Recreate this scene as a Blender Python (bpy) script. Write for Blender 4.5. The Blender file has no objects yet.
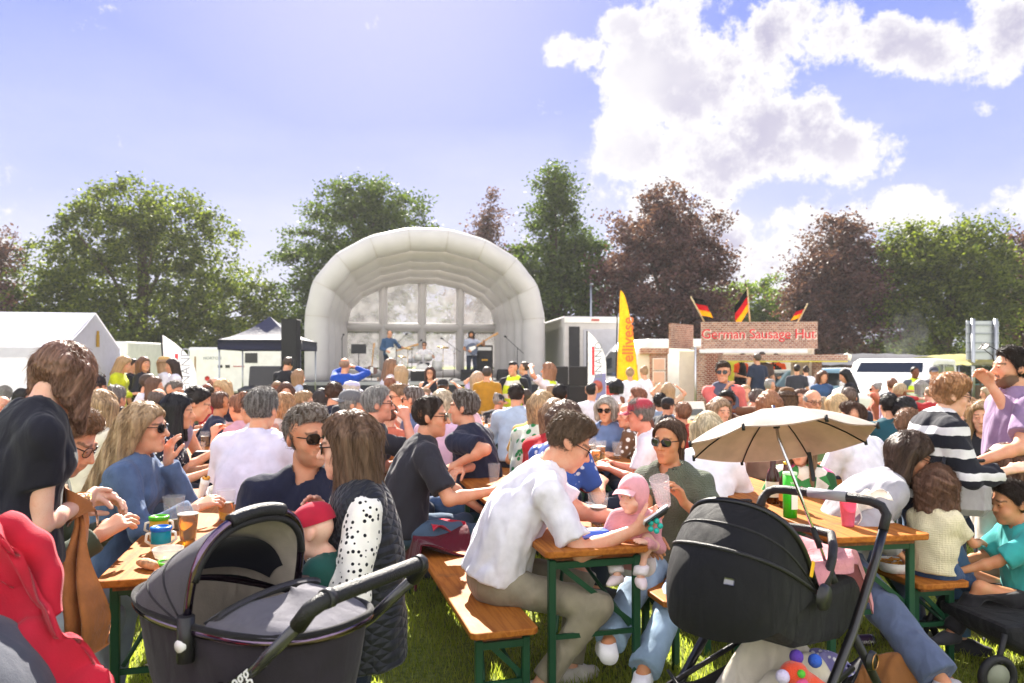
import bpy, math, random
import numpy as np
from mathutils import Vector, Matrix
random.seed(7); RNG = np.random.default_rng(11)
S = bpy.context.scene
C = bpy.context.scene.collection
PI = math.pi
def R(d): return math.radians(d)
# ------------------------------------------------------------------ camera, sky, sun, exposure
F_PX, CAM_Z, HORIZON = 739.6, 1.6, 365.0
cd = bpy.data.cameras.new('camera'); cam = bpy.data.objects.new('camera', cd); C.objects.link(cam)
cam.location = (0, 0, CAM_Z); cam.rotation_euler = (R(90), 0, 0)
cd.sensor_width = 36; cd.lens = 26.0; cd.shift_y = (HORIZON - 341.5) / 1024.0
cd.clip_start = 0.05; cd.clip_end = 4000
cd.dof.use_dof = True; cd.dof.focus_distance = 3.4; cd.dof.aperture_fstop = 3.4
S.camera = cam
SUN_EL, SUN_AZ = 38.0, -10.0            # degrees; azimuth from +Y towards +X
S.view_settings.view_transform = 'Standard'; S.view_settings.look = 'None'
S.view_settings.gamma = 1; S.view_settings.use_curve_mapping = False
S.view_settings.exposure = 2.05
W = bpy.data.worlds.new('World'); S.world = W; W.use_nodes = True
def nnode(nt, t, **kw):
    n = nt.nodes.new(t)
    for k, v in kw.items():
        if k[0] == 'i' and k[1:].isdigit(): n.inputs[int(k[1:])].default_value = v
        else: setattr(n, k, v)
    return n
def mth(nt, op, a, b=None, c=None, clamp=False):
    n = nt.nodes.new('ShaderNodeMath'); n.operation = op; n.use_clamp = clamp
    for i, v in enumerate((a, b, c)):
        if v is None: continue
        if isinstance(v, (int, float)): n.inputs[i].default_value = v
        else: nt.links.new(v, n.inputs[i])
    return n.outputs[0]
def mixc(nt, fac, a, b, mode='MIX'):
    n = nt.nodes.new('ShaderNodeMix'); n.data_type = 'RGBA'; n.blend_type = mode
    for i, v in ((0, fac), (6, a), (7, b)):
        if isinstance(v, (int, float)): n.inputs[i].default_value = v
        elif isinstance(v, tuple): n.inputs[i].default_value = (*v[:3], 1)
        else: nt.links.new(v, n.inputs[i])
    return n.outputs[2]
def mrange(nt, v, a, b, c=0.0, d=1.0, smooth=True):
    n = nt.nodes.new('ShaderNodeMapRange'); n.interpolation_type = 'SMOOTHSTEP' if smooth else 'LINEAR'
    nt.links.new(v, n.inputs[0])
    for i, x in enumerate((a, b, c, d)): n.inputs[1 + i].default_value = x
    return n.outputs[0]
def build_world():
    nt = W.node_tree; nt.nodes.clear()
    sky = nnode(nt, 'ShaderNodeTexSky', sky_type='NISHITA', sun_disc=False, sun_elevation=R(SUN_EL), sun_rotation=R(SUN_AZ))
    sky.air_density = 1.0; sky.dust_density = 0.35; sky.ozone_density = 3.0; sky.altitude = 100
    tc = nnode(nt, 'ShaderNodeTexCoord'); sep = nnode(nt, 'ShaderNodeSeparateXYZ')
    nt.links.new(tc.outputs['Generated'], sep.inputs[0])
    x, y, z = sep.outputs
    az = mth(nt, 'ARCTAN2', x, y); el = mth(nt, 'ARCSINE', z)
    # warped direction coordinates give the clouds their ragged edges
    cmb = nnode(nt, 'ShaderNodeCombineXYZ'); nt.links.new(az, cmb.inputs[0]); nt.links.new(el, cmb.inputs[1])
    n1 = nnode(nt, 'ShaderNodeTexNoise'); n1.inputs['Scale'].default_value = 8.5; n1.inputs['Detail'].default_value = 12; n1.inputs['Roughness'].default_value = .68
    nt.links.new(cmb.outputs[0], n1.inputs['Vector'])
    n2 = nnode(nt, 'ShaderNodeTexNoise'); n2.inputs['Scale'].default_value = 3.4; n2.inputs['Detail'].default_value = 3
    nt.links.new(cmb.outputs[0], n2.inputs['Vector'])
    s2 = nnode(nt, 'ShaderNodeSeparateXYZ'); nt.links.new(n2.outputs['Color'], s2.inputs[0])
    wu = mth(nt, 'ADD', az, mth(nt, 'MULTIPLY', mth(nt, 'SUBTRACT', s2.outputs[0], .5), .16))
    wv = mth(nt, 'ADD', el, mth(nt, 'MULTIPLY', mth(nt, 'SUBTRACT', s2.outputs[1], .5), .10))
    def ang(px, py):
        u, v = (px - 512) / F_PX, (HORIZON - py) / F_PX
        return math.atan(u), math.asin(v / math.sqrt(1 + u * u + v * v))
    blobs = [(690, 70, 95, 85, 1), (640, 150, 55, 45, .8), (740, 150, 110, 50, 1), (835, 150, 60, 40, .9), (745, 40, 85, 45, .9),
             (616, 22, 32, 24, .85), (578, 48, 26, 26, .85), (905, 45, 52, 38, 1), (1010, 20, 50, 40, .95), (640, 215, 60, 45, .75),
             (985, 105, 22, 9, .45), (760, 235, 110, 34, .75), (900, 225, 130, 30, .8), (1030, 205, 40, 26, .7), (0, 260, 34, 45, .8),
             (1250, 120, 160, 80, .9), (-260, 150, 170, 70, .9), (1600, 60, 200, 90, .9), (690, 262, 150, 45, .8), (30, 300, 60, 18, .4)]
    d = None
    for (px, py, rx, ry, wgt) in blobs:
        u0, v0 = ang(px, py); u1, _ = ang(px + rx, py); _, v1 = ang(px, py - ry)
        a = mth(nt, 'DIVIDE', mth(nt, 'SUBTRACT', wu, u0), max(abs(u1 - u0), .01))
        b = mth(nt, 'DIVIDE', mth(nt, 'SUBTRACT', wv, v0), max(abs(v1 - v0), .01))
        r2 = mth(nt, 'ADD', mth(nt, 'MULTIPLY', a, a), mth(nt, 'MULTIPLY', b, b))
        g = mth(nt, 'MULTIPLY', mth(nt, 'POWER', 2.718, mth(nt, 'MULTIPLY', r2, -.75)), wgt)
        d = g if d is None else mth(nt, 'MAXIMUM', d, g)
    dens = mth(nt, 'ADD', d, mth(nt, 'MULTIPLY', mth(nt, 'SUBTRACT', n1.outputs['Fac'], .5), 2.7))
    mask = mrange(nt, dens, .36, .60)
    thick = mrange(nt, dens, .55, 1.0)
    n3 = nnode(nt, 'ShaderNodeTexNoise'); n3.inputs['Scale'].default_value = 3.0; n3.inputs['Detail'].default_value = 5
    mp = nnode(nt, 'ShaderNodeVectorMath', operation='ADD'); mp.inputs[1].default_value = (3.1, 1.7, 0)
    nt.links.new(cmb.outputs[0], mp.inputs[0]); nt.links.new(mp.outputs[0], n3.inputs['Vector'])
    core = mth(nt, 'MULTIPLY', thick, mrange(nt, n3.outputs['Fac'], .30, .62))
    ccol = mixc(nt, core, CLOUD_LIT, CLOUD_CORE)
    # clear air: the sky texture, a thin veil of high cloud low down and round the sun
    lum = nnode(nt, 'ShaderNodeRGBToBW'); nt.links.new(sky.outputs[0], lum.inputs[0])
    sc = mth(nt, 'DIVIDE', 1.0, mth(nt, 'ADD', 1.0, mth(nt, 'MULTIPLY', lum.outputs[0], SKY_SHOULDER)))     # shoulder: the glare round the sun stays below clipping
    vs = nnode(nt, 'ShaderNodeVectorMath', operation='SCALE'); nt.links.new(sky.outputs[0], vs.inputs[0]); nt.links.new(sc, vs.inputs['Scale'])
    tint = mixc(nt, 1.0, vs.outputs[0], SKY_TINT, 'MULTIPLY')
    up = mrange(nt, el, R(5), R(29), 1.0, 0.0)
    n4 = nnode(nt, 'ShaderNodeTexNoise'); n4.inputs['Scale'].default_value = 2.2; n4.inputs['Detail'].default_value = 6
    mpp = nnode(nt, 'ShaderNodeMapping'); mpp.inputs['Scale'].default_value = (1, 3.0, 1); nt.links.new(cmb.outputs[0], mpp.inputs[0]); nt.links.new(mpp.outputs[0], n4.inputs['Vector'])
    veil = mth(nt, 'MULTIPLY', up, mrange(nt, n4.outputs['Fac'], .2, .75, .45, 1.0))
    sdir = nnode(nt, 'ShaderNodeVectorMath', operation='DOT_PRODUCT'); nt.links.new(tc.outputs['Generated'], sdir.inputs[0])
    sdir.inputs[1].default_value = (math.sin(R(SUN_AZ)) * math.cos(R(30)), math.cos(R(SUN_AZ)) * math.cos(R(30)), math.sin(R(30)))
    aur = mth(nt, 'POWER', mth(nt, 'MAXIMUM', sdir.outputs['Value'], 0.0), 22.0)                  # aureole of thin high cloud round the sun
    veil = mth(nt, 'MAXIMUM', veil, mth(nt, 'MULTIPLY', aur, .55))
    clear = mixc(nt, veil, tint, VEIL)
    col = mixc(nt, mask, clear, ccol)
    # bright cloud added behind the viewer as fill for the shaded sides
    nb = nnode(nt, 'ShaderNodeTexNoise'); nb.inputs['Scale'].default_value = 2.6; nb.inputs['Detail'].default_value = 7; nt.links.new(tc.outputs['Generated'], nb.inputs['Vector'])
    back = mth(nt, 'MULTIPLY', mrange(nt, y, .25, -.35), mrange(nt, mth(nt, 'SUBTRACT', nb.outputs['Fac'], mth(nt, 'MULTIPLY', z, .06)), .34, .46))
    col = mixc(nt, back, col, CLOUD_FILL)
    below = mrange(nt, el, R(-2), R(0), 0.0, 1.0)
    col = mixc(nt, below, (.9, .9, .6), col)
    bg = nnode(nt, 'ShaderNodeBackground'); bg.inputs[1].default_value = SKY_STRENGTH
    nt.links.new(col, bg.inputs[0]); out = nnode(nt, 'ShaderNodeOutputWorld'); nt.links.new(bg.outputs[0], out.inputs[0])
SKY_STRENGTH = 0.10; SKY_SHOULDER = .20
SKY_TINT = (.46, .41, .65)
CLOUD_FILL = (5.6, 5.5, 5.5); CLOUD_LIT = (2.5, 2.45, 2.5); CLOUD_CORE = (1.42, 1.36, 1.76); VEIL = (2.10, 2.12, 2.42)
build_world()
sd = bpy.data.lights.new('sun', 'SUN'); sd.energy = 4.8; sd.angle = R(.5); sd.color = (1, .93, .82)
sun = bpy.data.objects.new('sun', sd); C.objects.link(sun)
_sv = Vector((math.sin(R(SUN_AZ)) * math.cos(R(SUN_EL)), math.cos(R(SUN_AZ)) * math.cos(R(SUN_EL)), math.sin(R(SUN_EL))))
sun.rotation_euler = _sv.to_track_quat('Z', 'Y').to_euler(); sun.location = _sv * 50
S.cycles.max_bounces = 6; S.cycles.diffuse_bounces = 3; S.cycles.glossy_bounces = 3; S.cycles.transmission_bounces = 5; S.cycles.transparent_max_bounces = 10
S.cycles.caustics_reflective = False; S.cycles.caustics_refractive = False
def X(px, D): return (px - 512.0) / F_PX * D
def Z(py, D): return CAM_Z - (py - HORIZON) / F_PX * D
# ------------------------------------------------------------------ objects
def props(o, label=None, cat=None, group=None, kind=None):
    for k, v in (('label', label), ('category', cat), ('group', group), ('kind', kind)):
        if v: o[k] = v
    return o
def thing(name, label, cat, loc=(0, 0, 0), rz=0.0, group=None):
    o = bpy.data.objects.new(name, None); C.objects.link(o); o.empty_display_size = .2
    o.location = loc; o.rotation_euler = (0, 0, rz)
    return props(o, label, cat, group)
def link(name, me, mats=None, parent=None, loc=None, rot=None, mw=None):
    o = bpy.data.objects.new(name, me); C.objects.link(o)
    if mats is not None:
        for m in (mats if isinstance(mats, (list, tuple)) else [mats]): me.materials.append(m)
    if parent is not None: o.parent = parent
    if loc is not None: o.location = loc
    if rot is not None: o.rotation_euler = rot
    if mw is not None: o.matrix_local = mw
    return o
def npmesh(name, V, Q, smooth=True, mi=None):
    V = np.asarray(V, np.float32).reshape(-1, 3)
    me = bpy.data.meshes.new(name)
    if isinstance(Q, np.ndarray):
        n, k = Q.shape; loops = Q.ravel().astype(np.int32); st = np.arange(0, n * k, k, dtype=np.int32); tot = np.full(n, k, np.int32)
    else:
        n = len(Q); tot = np.array([len(q) for q in Q], np.int32); st = np.concatenate([[0], np.cumsum(tot)[:-1]]).astype(np.int32) if n else np.zeros(0, np.int32)
        loops = np.array([i for q in Q for i in q], np.int32)
    me.vertices.add(len(V)); me.vertices.foreach_set('co', V.ravel())
    me.loops.add(len(loops)); me.loops.foreach_set('vertex_index', loops)
    me.polygons.add(n); me.polygons.foreach_set('loop_start', st); me.polygons.foreach_set('loop_total', tot)
    if mi is not None: me.polygons.foreach_set('material_index', np.asarray(mi, np.int32))
    if smooth is True: me.polygons.foreach_set('use_smooth', np.ones(n, bool))
    elif smooth is not False: me.polygons.foreach_set('use_smooth', np.asarray(smooth, bool))
    me.update(); me.validate()
    return me
def _perp(t, up=(0, 0, 1)):
    t = np.asarray(t, float); t = t / (np.linalg.norm(t) + 1e-9)
    a = np.asarray(up, float)
    if abs(t @ a) > .98: a = np.array([1., 0, 0]) if abs(t[0]) < .9 else np.array([0., 1, 0])
    u = np.cross(a, t); u /= np.linalg.norm(u); return u, np.cross(t, u)
class MB:
    """collects shapes; build() links them as one mesh"""
    def __init__(s): s.V = []; s.F = []; s.M = []; s.S = []; s.mi = 0; s.T = None
    def _a(s, vs, fs, sm=False):
        b = len(s.V)
        for v in vs:
            v = Vector(v)
            s.V.append(tuple(s.T @ v) if s.T is not None else tuple(v))
        for f in fs: s.F.append([b + i for i in f]); s.M.append(s.mi); s.S.append(sm)
        return s
    def box(s, c, d, rot=None, bev=0.0):
        hx, hy, hz = d[0] / 2, d[1] / 2, d[2] / 2
        M = Matrix.Translation(c) @ (rot.to_matrix().to_4x4() if hasattr(rot, 'to_matrix') else (rot.to_4x4() if rot is not None else Matrix()))
        b = min(bev, .45 * min(d))
        if b <= 0:
            vs = [(x, y, z) for x in (-hx, hx) for y in (-hy, hy) for z in (-hz, hz)]
            fs = [(0, 1, 3, 2), (4, 6, 7, 5), (0, 4, 5, 1), (2, 3, 7, 6), (0, 2, 6, 4), (1, 5, 7, 3)]
        else:
            vs = []; idx = {}
            for i in (-1, 1):
                for j in (-1, 1):
                    for k in (-1, 1):
                        for ax in range(3):
                            p = [i * (hx - b), j * (hy - b), k * (hz - b)]; p[ax] = (i * hx, j * hy, k * hz)[ax]
                            idx[i, j, k, ax] = len(vs); vs.append(tuple(p))
            fs = []
            for ax in range(3):
                o = [a for a in range(3) if a != ax]
                for sg in (-1, 1):
                    q = []
                    for (p, r) in ((-1, -1), (1, -1), (1, 1), (-1, 1)):
                        t = [0, 0, 0]; t[ax] = sg; t[o[0]] = p; t[o[1]] = r; q.append(idx[(*t, ax)])
                    fs.append(q if (sg > 0) == (ax != 1) else q[::-1])
            for ax in range(3):
                o = [a for a in range(3) if a != ax]
                for p in (-1, 1):
                    for r in (-1, 1):
                        q = []
                        for sg, aa in ((-1, o[0]), (1, o[0]), (1, o[1]), (-1, o[1])):
                            t = [0, 0, 0]; t[ax] = sg; t[o[0]] = p; t[o[1]] = r; q.append(idx[(*t, aa)])
                        fs.append(q)
            for i in (-1, 1):
                for j in (-1, 1):
                    for k in (-1, 1): fs.append([idx[i, j, k, a] for a in range(3)])
        return s._a([M @ Vector(v) for v in vs], fs)
    def tube(s, pts, r, n=8, cap=True, up=(0, 0, 1), flat=1.0, closed=False):
        P = [np.asarray(p, float) for p in pts]; m = len(P); rs = r if isinstance(r, (list, tuple, np.ndarray)) else [r] * m
        vs = []; u = None
        for i in range(m):
            if closed: t = P[(i + 1) % m] - P[i - 1]
            else: t = P[min(i + 1, m - 1)] - P[max(i - 1, 0)]
            t = t / (np.linalg.norm(t) + 1e-9)
            if u is None: u, v = _perp(t, up)
            else:
                u = u - t * (u @ t); nu = np.linalg.norm(u)
                if nu < 1e-6: u, v = _perp(t, up)
                else: u /= nu; v = np.cross(t, u)
            for k in range(n):
                a = 2 * PI * k / n; vs.append(P[i] + rs[i] * (math.cos(a) * u + flat * math.sin(a) * v))
        fs = []
        for i in range(m if closed else m - 1):
            j = (i + 1) % m
            for k in range(n): fs.append((i * n + k, i * n + (k + 1) % n, j * n + (k + 1) % n, j * n + k))
        s._a(vs, fs, True)
        if cap and not closed:
            b = len(s.V) - m * n
            s.F.append([b + k for k in range(n)][::-1]); s.M.append(s.mi); s.S.append(False)
            s.F.append([b + (m - 1) * n + k for k in range(n)]); s.M.append(s.mi); s.S.append(False)
        return s
    def lathe(s, prof, c=(0, 0, 0), n=20, axis=None):
        M = Matrix.Translation(c)
        if axis is not None: M = M @ Vector(axis).to_track_quat('Z', 'Y').to_matrix().to_4x4()
        vs = []; fs = []
        for (r, z) in prof:
            for k in range(n):
                a = 2 * PI * k / n; vs.append(M @ Vector((r * math.cos(a), r * math.sin(a), z)))
        for i in range(len(prof) - 1):
            for k in range(n): fs.append((i * n + k, i * n + (k + 1) % n, (i + 1) * n + (k + 1) % n, (i + 1) * n + k))
        return s._a(vs, fs, True)
    def ball(s, c, r, n=12, rot=None):
        rr = (r, r, r) if isinstance(r, (int, float)) else r
        vs = []; m = n // 2 + 1
        for i in range(m + 1):
            t = PI * i / m
            for k in range(n):
                a = 2 * PI * k / n
                v = Vector((rr[0] * math.sin(t) * math.cos(a), rr[1] * math.sin(t) * math.sin(a), rr[2] * math.cos(t)))
                if rot is not None: v = rot @ v
                vs.append(v + Vector(c))
        fs = [(i * n + k, (i + 1) * n + k, (i + 1) * n + (k + 1) % n, i * n + (k + 1) % n) for i in range(m) for k in range(n)]
        return s._a(vs, fs, True)
    def prism(s, poly, y0, y1, axis='y'):
        """polygon in (x,z), extruded along y (or along x / z)"""
        n = len(poly)
        def P(a, b, t): return {'y': (a, t, b), 'x': (t, a, b), 'z': (a, b, t)}[axis]
        vs = [P(a, b, y0) for a, b in poly] + [P(a, b, y1) for a, b in poly]
        fs = [list(range(n))[::-1], list(range(n, 2 * n))] + [(i, (i + 1) % n, n + (i + 1) % n, n + i) for i in range(n)]
        return s._a(vs, fs)
    def grid(s, fn, nu, nv, smooth=True, thick=0.0):
        vs = [fn(i / nu, j / nv) for i in range(nu + 1) for j in range(nv + 1)]
        fs = [(i * (nv + 1) + j, (i + 1) * (nv + 1) + j, (i + 1) * (nv + 1) + j + 1, i * (nv + 1) + j + 1) for i in range(nu) for j in range(nv)]
        if thick:
            V = np.array([tuple(v) for v in vs], float); N = np.zeros_like(V)
            for f in fs:
                nn = np.cross(V[f[1]] - V[f[0]], V[f[3]] - V[f[0]])
                for i in f: N[i] += nn
            N /= np.linalg.norm(N, axis=1)[:, None] + 1e-9
            b = len(vs); vs = list(V) + list(V - N * thick)
            bd = [i * (nv + 1) for i in range(nu + 1)] + [nu * (nv + 1) + j for j in range(1, nv + 1)] + [i * (nv + 1) + nv for i in range(nu - 1, -1, -1)] + [j for j in range(nv - 1, 0, -1)]
            fs = fs + [tuple(b + i for i in f[::-1]) for f in fs] + [(bd[k], bd[(k + 1) % len(bd)], b + bd[(k + 1) % len(bd)], b + bd[k]) for k in range(len(bd))]
        return s._a(vs, fs, smooth)
    def mesh(s, name): return npmesh(name, s.V, s.F, s.S, s.M)
    def build(s, name, mats, parent=None, **kw): return link(name, s.mesh(name), mats, parent, **kw)
# ------------------------------------------------------------------ materials
_M = {}
def col(c):
    if isinstance(c, str):
        c = c.lstrip('#'); v = [int(c[i:i + 2], 16) / 255 for i in (0, 2, 4)]
        return tuple(x / 12.92 if x <= .04045 else ((x + .055) / 1.055) ** 2.4 for x in v)
    return tuple(c[:3])
def mat(c, rough=.75, var=.18, vs=9.0, bump=.0, bs=60.0, metal=0.0, spec=.4, trans=0.0, sheen=0.0, coat=0.0, name=None, pat=None, c2=None, ps=20.0, alpha=None, glass=0.0, stretch=None, rnd=0.0, folds=0.0):
    """procedural surface: colour that drifts with noise, fine bump, optional pattern in a second colour"""
    key = (str(c), rough, var, vs, bump, bs, metal, spec, trans, sheen, coat, name, pat, str(c2), ps, alpha, glass, stretch, rnd, folds)
    if key in _M: return _M[key]
    c = col(c); m = bpy.data.materials.new(name or 'surface'); m.use_nodes = True; nt = m.node_tree; nt.nodes.clear()
    L = nt.links.new
    b = nnode(nt, 'ShaderNodeBsdfPrincipled'); out = nnode(nt, 'ShaderNodeOutputMaterial')
    tc = nnode(nt, 'ShaderNodeTexCoord'); V = tc.outputs['Object']
    if stretch:
        mp = nnode(nt, 'ShaderNodeMapping'); mp.inputs['Scale'].default_value = stretch; L(V, mp.inputs[0]); V = mp.outputs[0]
    n = nnode(nt, 'ShaderNodeTexNoise'); n.inputs['Scale'].default_value = vs; n.inputs['Detail'].default_value = 5; L(V, n.inputs['Vector'])
    f = mrange(nt, n.outputs['Fac'], .3, .7, 1 - var, 1 + var, False)
    base = c
    if pat == 'stripe_z' or pat == 'stripe_x' or pat == 'stripe_y':
        sp = nnode(nt, 'ShaderNodeSeparateXYZ'); L(tc.outputs['Object'], sp.inputs[0])
        w = mth(nt, 'FRACT', mth(nt, 'ADD', mth(nt, 'MULTIPLY', sp.outputs['_xyz'.index(pat[-1]) - 1], ps), mth(nt, 'MULTIPLY', n.outputs['Fac'], .25)))
        base = mixc(nt, mth(nt, 'GREATER_THAN', w, .64), c, col(c2))
    elif pat == 'dots':
        v = nnode(nt, 'ShaderNodeTexVoronoi'); v.inputs['Scale'].default_value = ps; v.inputs['Randomness'].default_value = .55; L(tc.outputs['Object'], v.inputs['Vector'])
        base = mixc(nt, mth(nt, 'LESS_THAN', v.outputs['Distance'], .30), c, col(c2))
    elif pat == 'floral':
        v = nnode(nt, 'ShaderNodeTexVoronoi'); v.inputs['Scale'].default_value = ps; L(tc.outputs['Object'], v.inputs['Vector'])
        n6 = nnode(nt, 'ShaderNodeTexNoise'); n6.inputs['Scale'].default_value = ps * .8; L(tc.outputs['Object'], n6.inputs['Vector'])
        base = mixc(nt, mrange(nt, mth(nt, 'ADD', v.outputs['Distance'], mth(nt, 'MULTIPLY', n6.outputs['Fac'], .6)), .55, .62), c, col(c2))
    elif pat == 'splash':
        v = nnode(nt, 'ShaderNodeTexVoronoi'); v.inputs['Scale'].default_value = ps; L(tc.outputs['Object'], v.inputs['Vector'])
        cr = nnode(nt, 'ShaderNodeValToRGB'); cr.color_ramp.interpolation = 'CONSTANT'
        els = cr.color_ramp.elements; els[0].position = 0; els[0].color = (*c, 1); els[1].position = .3; els[1].color = (*col(c2), 1)
        for p_, cc in ((.5, '#e9e4d6'), (.66, '#d2447e'), (.82, '#2c5a34')): e = els.new(p_); e.color = (*col(cc), 1)
        sp = nnode(nt, 'ShaderNodeSeparateColor'); L(v.outputs['Color'], sp.inputs[0]); L(sp.outputs[0], cr.inputs[0]); base = cr.outputs[0]
    elif pat == 'brick':
        bk = nnode(nt, 'ShaderNodeTexBrick'); bk.inputs['Scale'].default_value = ps; bk.inputs['Color1'].default_value = (*c, 1); bk.inputs['Color2'].default_value = (*col(c2), 1)
        bk.inputs['Mortar'].default_value = (.5, .44, .38, 1); bk.inputs['Mortar Size'].default_value = .03
        sp = nnode(nt, 'ShaderNodeSeparateXYZ'); L(tc.outputs['Object'], sp.inputs[0]); cb = nnode(nt, 'ShaderNodeCombineXYZ')
        L(mth(nt, 'ADD', sp.outputs[0], sp.outputs[1]), cb.inputs[0]); L(sp.outputs[2], cb.inputs[1]); L(cb.outputs[0], bk.inputs['Vector']); base = bk.outputs['Color']
    elif pat == 'wood':
        wv = nnode(nt, 'ShaderNodeTexNoise'); wv.inputs['Scale'].default_value = ps; wv.inputs['Detail'].default_value = 6; wv.inputs['Distortion'].default_value = 1.2
        mp = nnode(nt, 'ShaderNodeMapping'); mp.inputs['Scale'].default_value = (16, .9, 16); L(tc.outputs['Object'], mp.inputs[0]); L(mp.outputs[0], wv.inputs['Vector'])
        base = mixc(nt, mrange(nt, wv.outputs['Fac'], .38, .66), c, col(c2))
        n7 = nnode(nt, 'ShaderNodeTexNoise'); n7.inputs['Scale'].default_value = 5; n7.inputs['Detail'].default_value = 8; L(tc.outputs['Object'], n7.inputs['Vector'])
        base = mixc(nt, mrange(nt, n7.outputs['Fac'], .62, .74, 0, .55), base, (.10, .055, .03))
    fc = nnode(nt, 'ShaderNodeCombineColor')
    for i in range(3): L(f, fc.inputs[i])
    base = mixc(nt, 1.0, base, fc.outputs[0], 'MULTIPLY')
    if rnd:
        oi = nnode(nt, 'ShaderNodeObjectInfo'); hs = nnode(nt, 'ShaderNodeHueSaturation'); L(base, hs.inputs['Color'])
        L(mrange(nt, oi.outputs['Random'], 0, 1, 1 - rnd, 1 + rnd, False), hs.inputs['Value']); base = hs.outputs[0]
    L(base, b.inputs['Base Color'])
    b.inputs['Metallic'].default_value = metal; b.inputs['Specular IOR Level'].default_value = spec
    L(mrange(nt, n.outputs['Fac'], .3, .7, max(.02, rough - .07), min(1, rough + .07), False), b.inputs['Roughness'])
    if sheen: b.inputs['Sheen Weight'].default_value = sheen; b.inputs['Sheen Roughness'].default_value = .4
    if coat: b.inputs['Coat Weight'].default_value = coat; b.inputs['Coat Roughness'].default_value = .15
    if glass: b.inputs['Transmission Weight'].default_value = glass; b.inputs['IOR'].default_value = 1.2
    if bump:
        n2 = nnode(nt, 'ShaderNodeTexNoise'); n2.inputs['Scale'].default_value = bs; n2.inputs['Detail'].default_value = 3; L(V, n2.inputs['Vector'])
        bp = nnode(nt, 'ShaderNodeBump'); bp.inputs['Strength'].default_value = bump; bp.inputs['Distance'].default_value = .01
        h = n2.outputs['Fac']
        if pat == 'quilt':
            sp = nnode(nt, 'ShaderNodeSeparateXYZ'); L(tc.outputs['Object'], sp.inputs[0])
            xy = mth(nt, 'ADD', sp.outputs[0], sp.outputs[1])
            q1 = mth(nt, 'ABSOLUTE', mth(nt, 'SINE', mth(nt, 'MULTIPLY', mth(nt, 'ADD', xy, sp.outputs[2]), ps)))
            q2 = mth(nt, 'ABSOLUTE', mth(nt, 'SINE', mth(nt, 'MULTIPLY', mth(nt, 'SUBTRACT', xy, sp.outputs[2]), ps)))
            h = mth(nt, 'MULTIPLY', mth(nt, 'MINIMUM', q1, q2), 2.5)
        elif pat == 'knit':
            v = nnode(nt, 'ShaderNodeTexVoronoi'); v.inputs['Scale'].default_value = ps; v.inputs['Randomness'].default_value = .2; L(tc.outputs['Object'], v.inputs['Vector']); h = v.outputs['Distance']
        L(h, bp.inputs['Height']); nrm_ = bp.outputs[0]
        if folds:
            n9 = nnode(nt, 'ShaderNodeTexNoise'); n9.inputs['Scale'].default_value = 13; n9.inputs['Detail'].default_value = 1.5; n9.inputs['Distortion'].default_value = .5
            mp9 = nnode(nt, 'ShaderNodeMapping'); mp9.inputs['Scale'].default_value = (1, 1, .45); mp9.inputs['Rotation'].default_value = (.3, .5, 0); L(tc.outputs['Object'], mp9.inputs[0]); L(mp9.outputs[0], n9.inputs['Vector'])
            rid = n9.outputs['Fac']
            b9 = nnode(nt, 'ShaderNodeBump'); b9.inputs['Strength'].default_value = min(folds, 1.2) * .5; b9.inputs['Distance'].default_value = .05; L(rid, b9.inputs['Height']); L(nrm_, b9.inputs['Normal']); nrm_ = b9.outputs[0]
        L(nrm_, b.inputs['Normal'])
    sh = b.outputs[0]
    if trans:
        t = nnode(nt, 'ShaderNodeBsdfTranslucent'); L(base, t.inputs[0]); mx = nnode(nt, 'ShaderNodeMixShader'); mx.inputs[0].default_value = trans
        L(sh, mx.inputs[1]); L(t.outputs[0], mx.inputs[2]); sh = mx.outputs[0]
    if alpha is not None:
        t = nnode(nt, 'ShaderNodeBsdfTransparent'); mx = nnode(nt, 'ShaderNodeMixShader')
        L(mrange(nt, n.outputs['Fac'], .3, .7, max(0, alpha - .6 * var), min(1, alpha + .6 * var), False), mx.inputs[0])
        L(t.outputs[0], mx.inputs[1]); L(sh, mx.inputs[2]); sh = mx.outputs[0]
    L(sh, out.inputs[0]); _M[key] = m
    return m
def cloth(c, **k):
    k = dict(dict(rough=.85, var=.12, vs=14, bump=.2, bs=240, sheen=.15, spec=.25, trans=.06, folds=.22), **k); return mat(c, name='fabric', **k)
def plastic(c, **k):
    k = dict(dict(rough=.38, var=.06, vs=8, bump=.04, bs=120), **k); return mat(c, name='plastic', **k)
def metal(c, **k):
    k = dict(dict(rough=.3, metal=1.0, var=.08, vs=20, bump=.03), **k); return mat(c, name='metal', **k)
def paint(c, **k):
    k = dict(dict(rough=.42, var=.08, vs=4, bump=.05, bs=30), **k); return mat(c, name='paint', **k)
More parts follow.
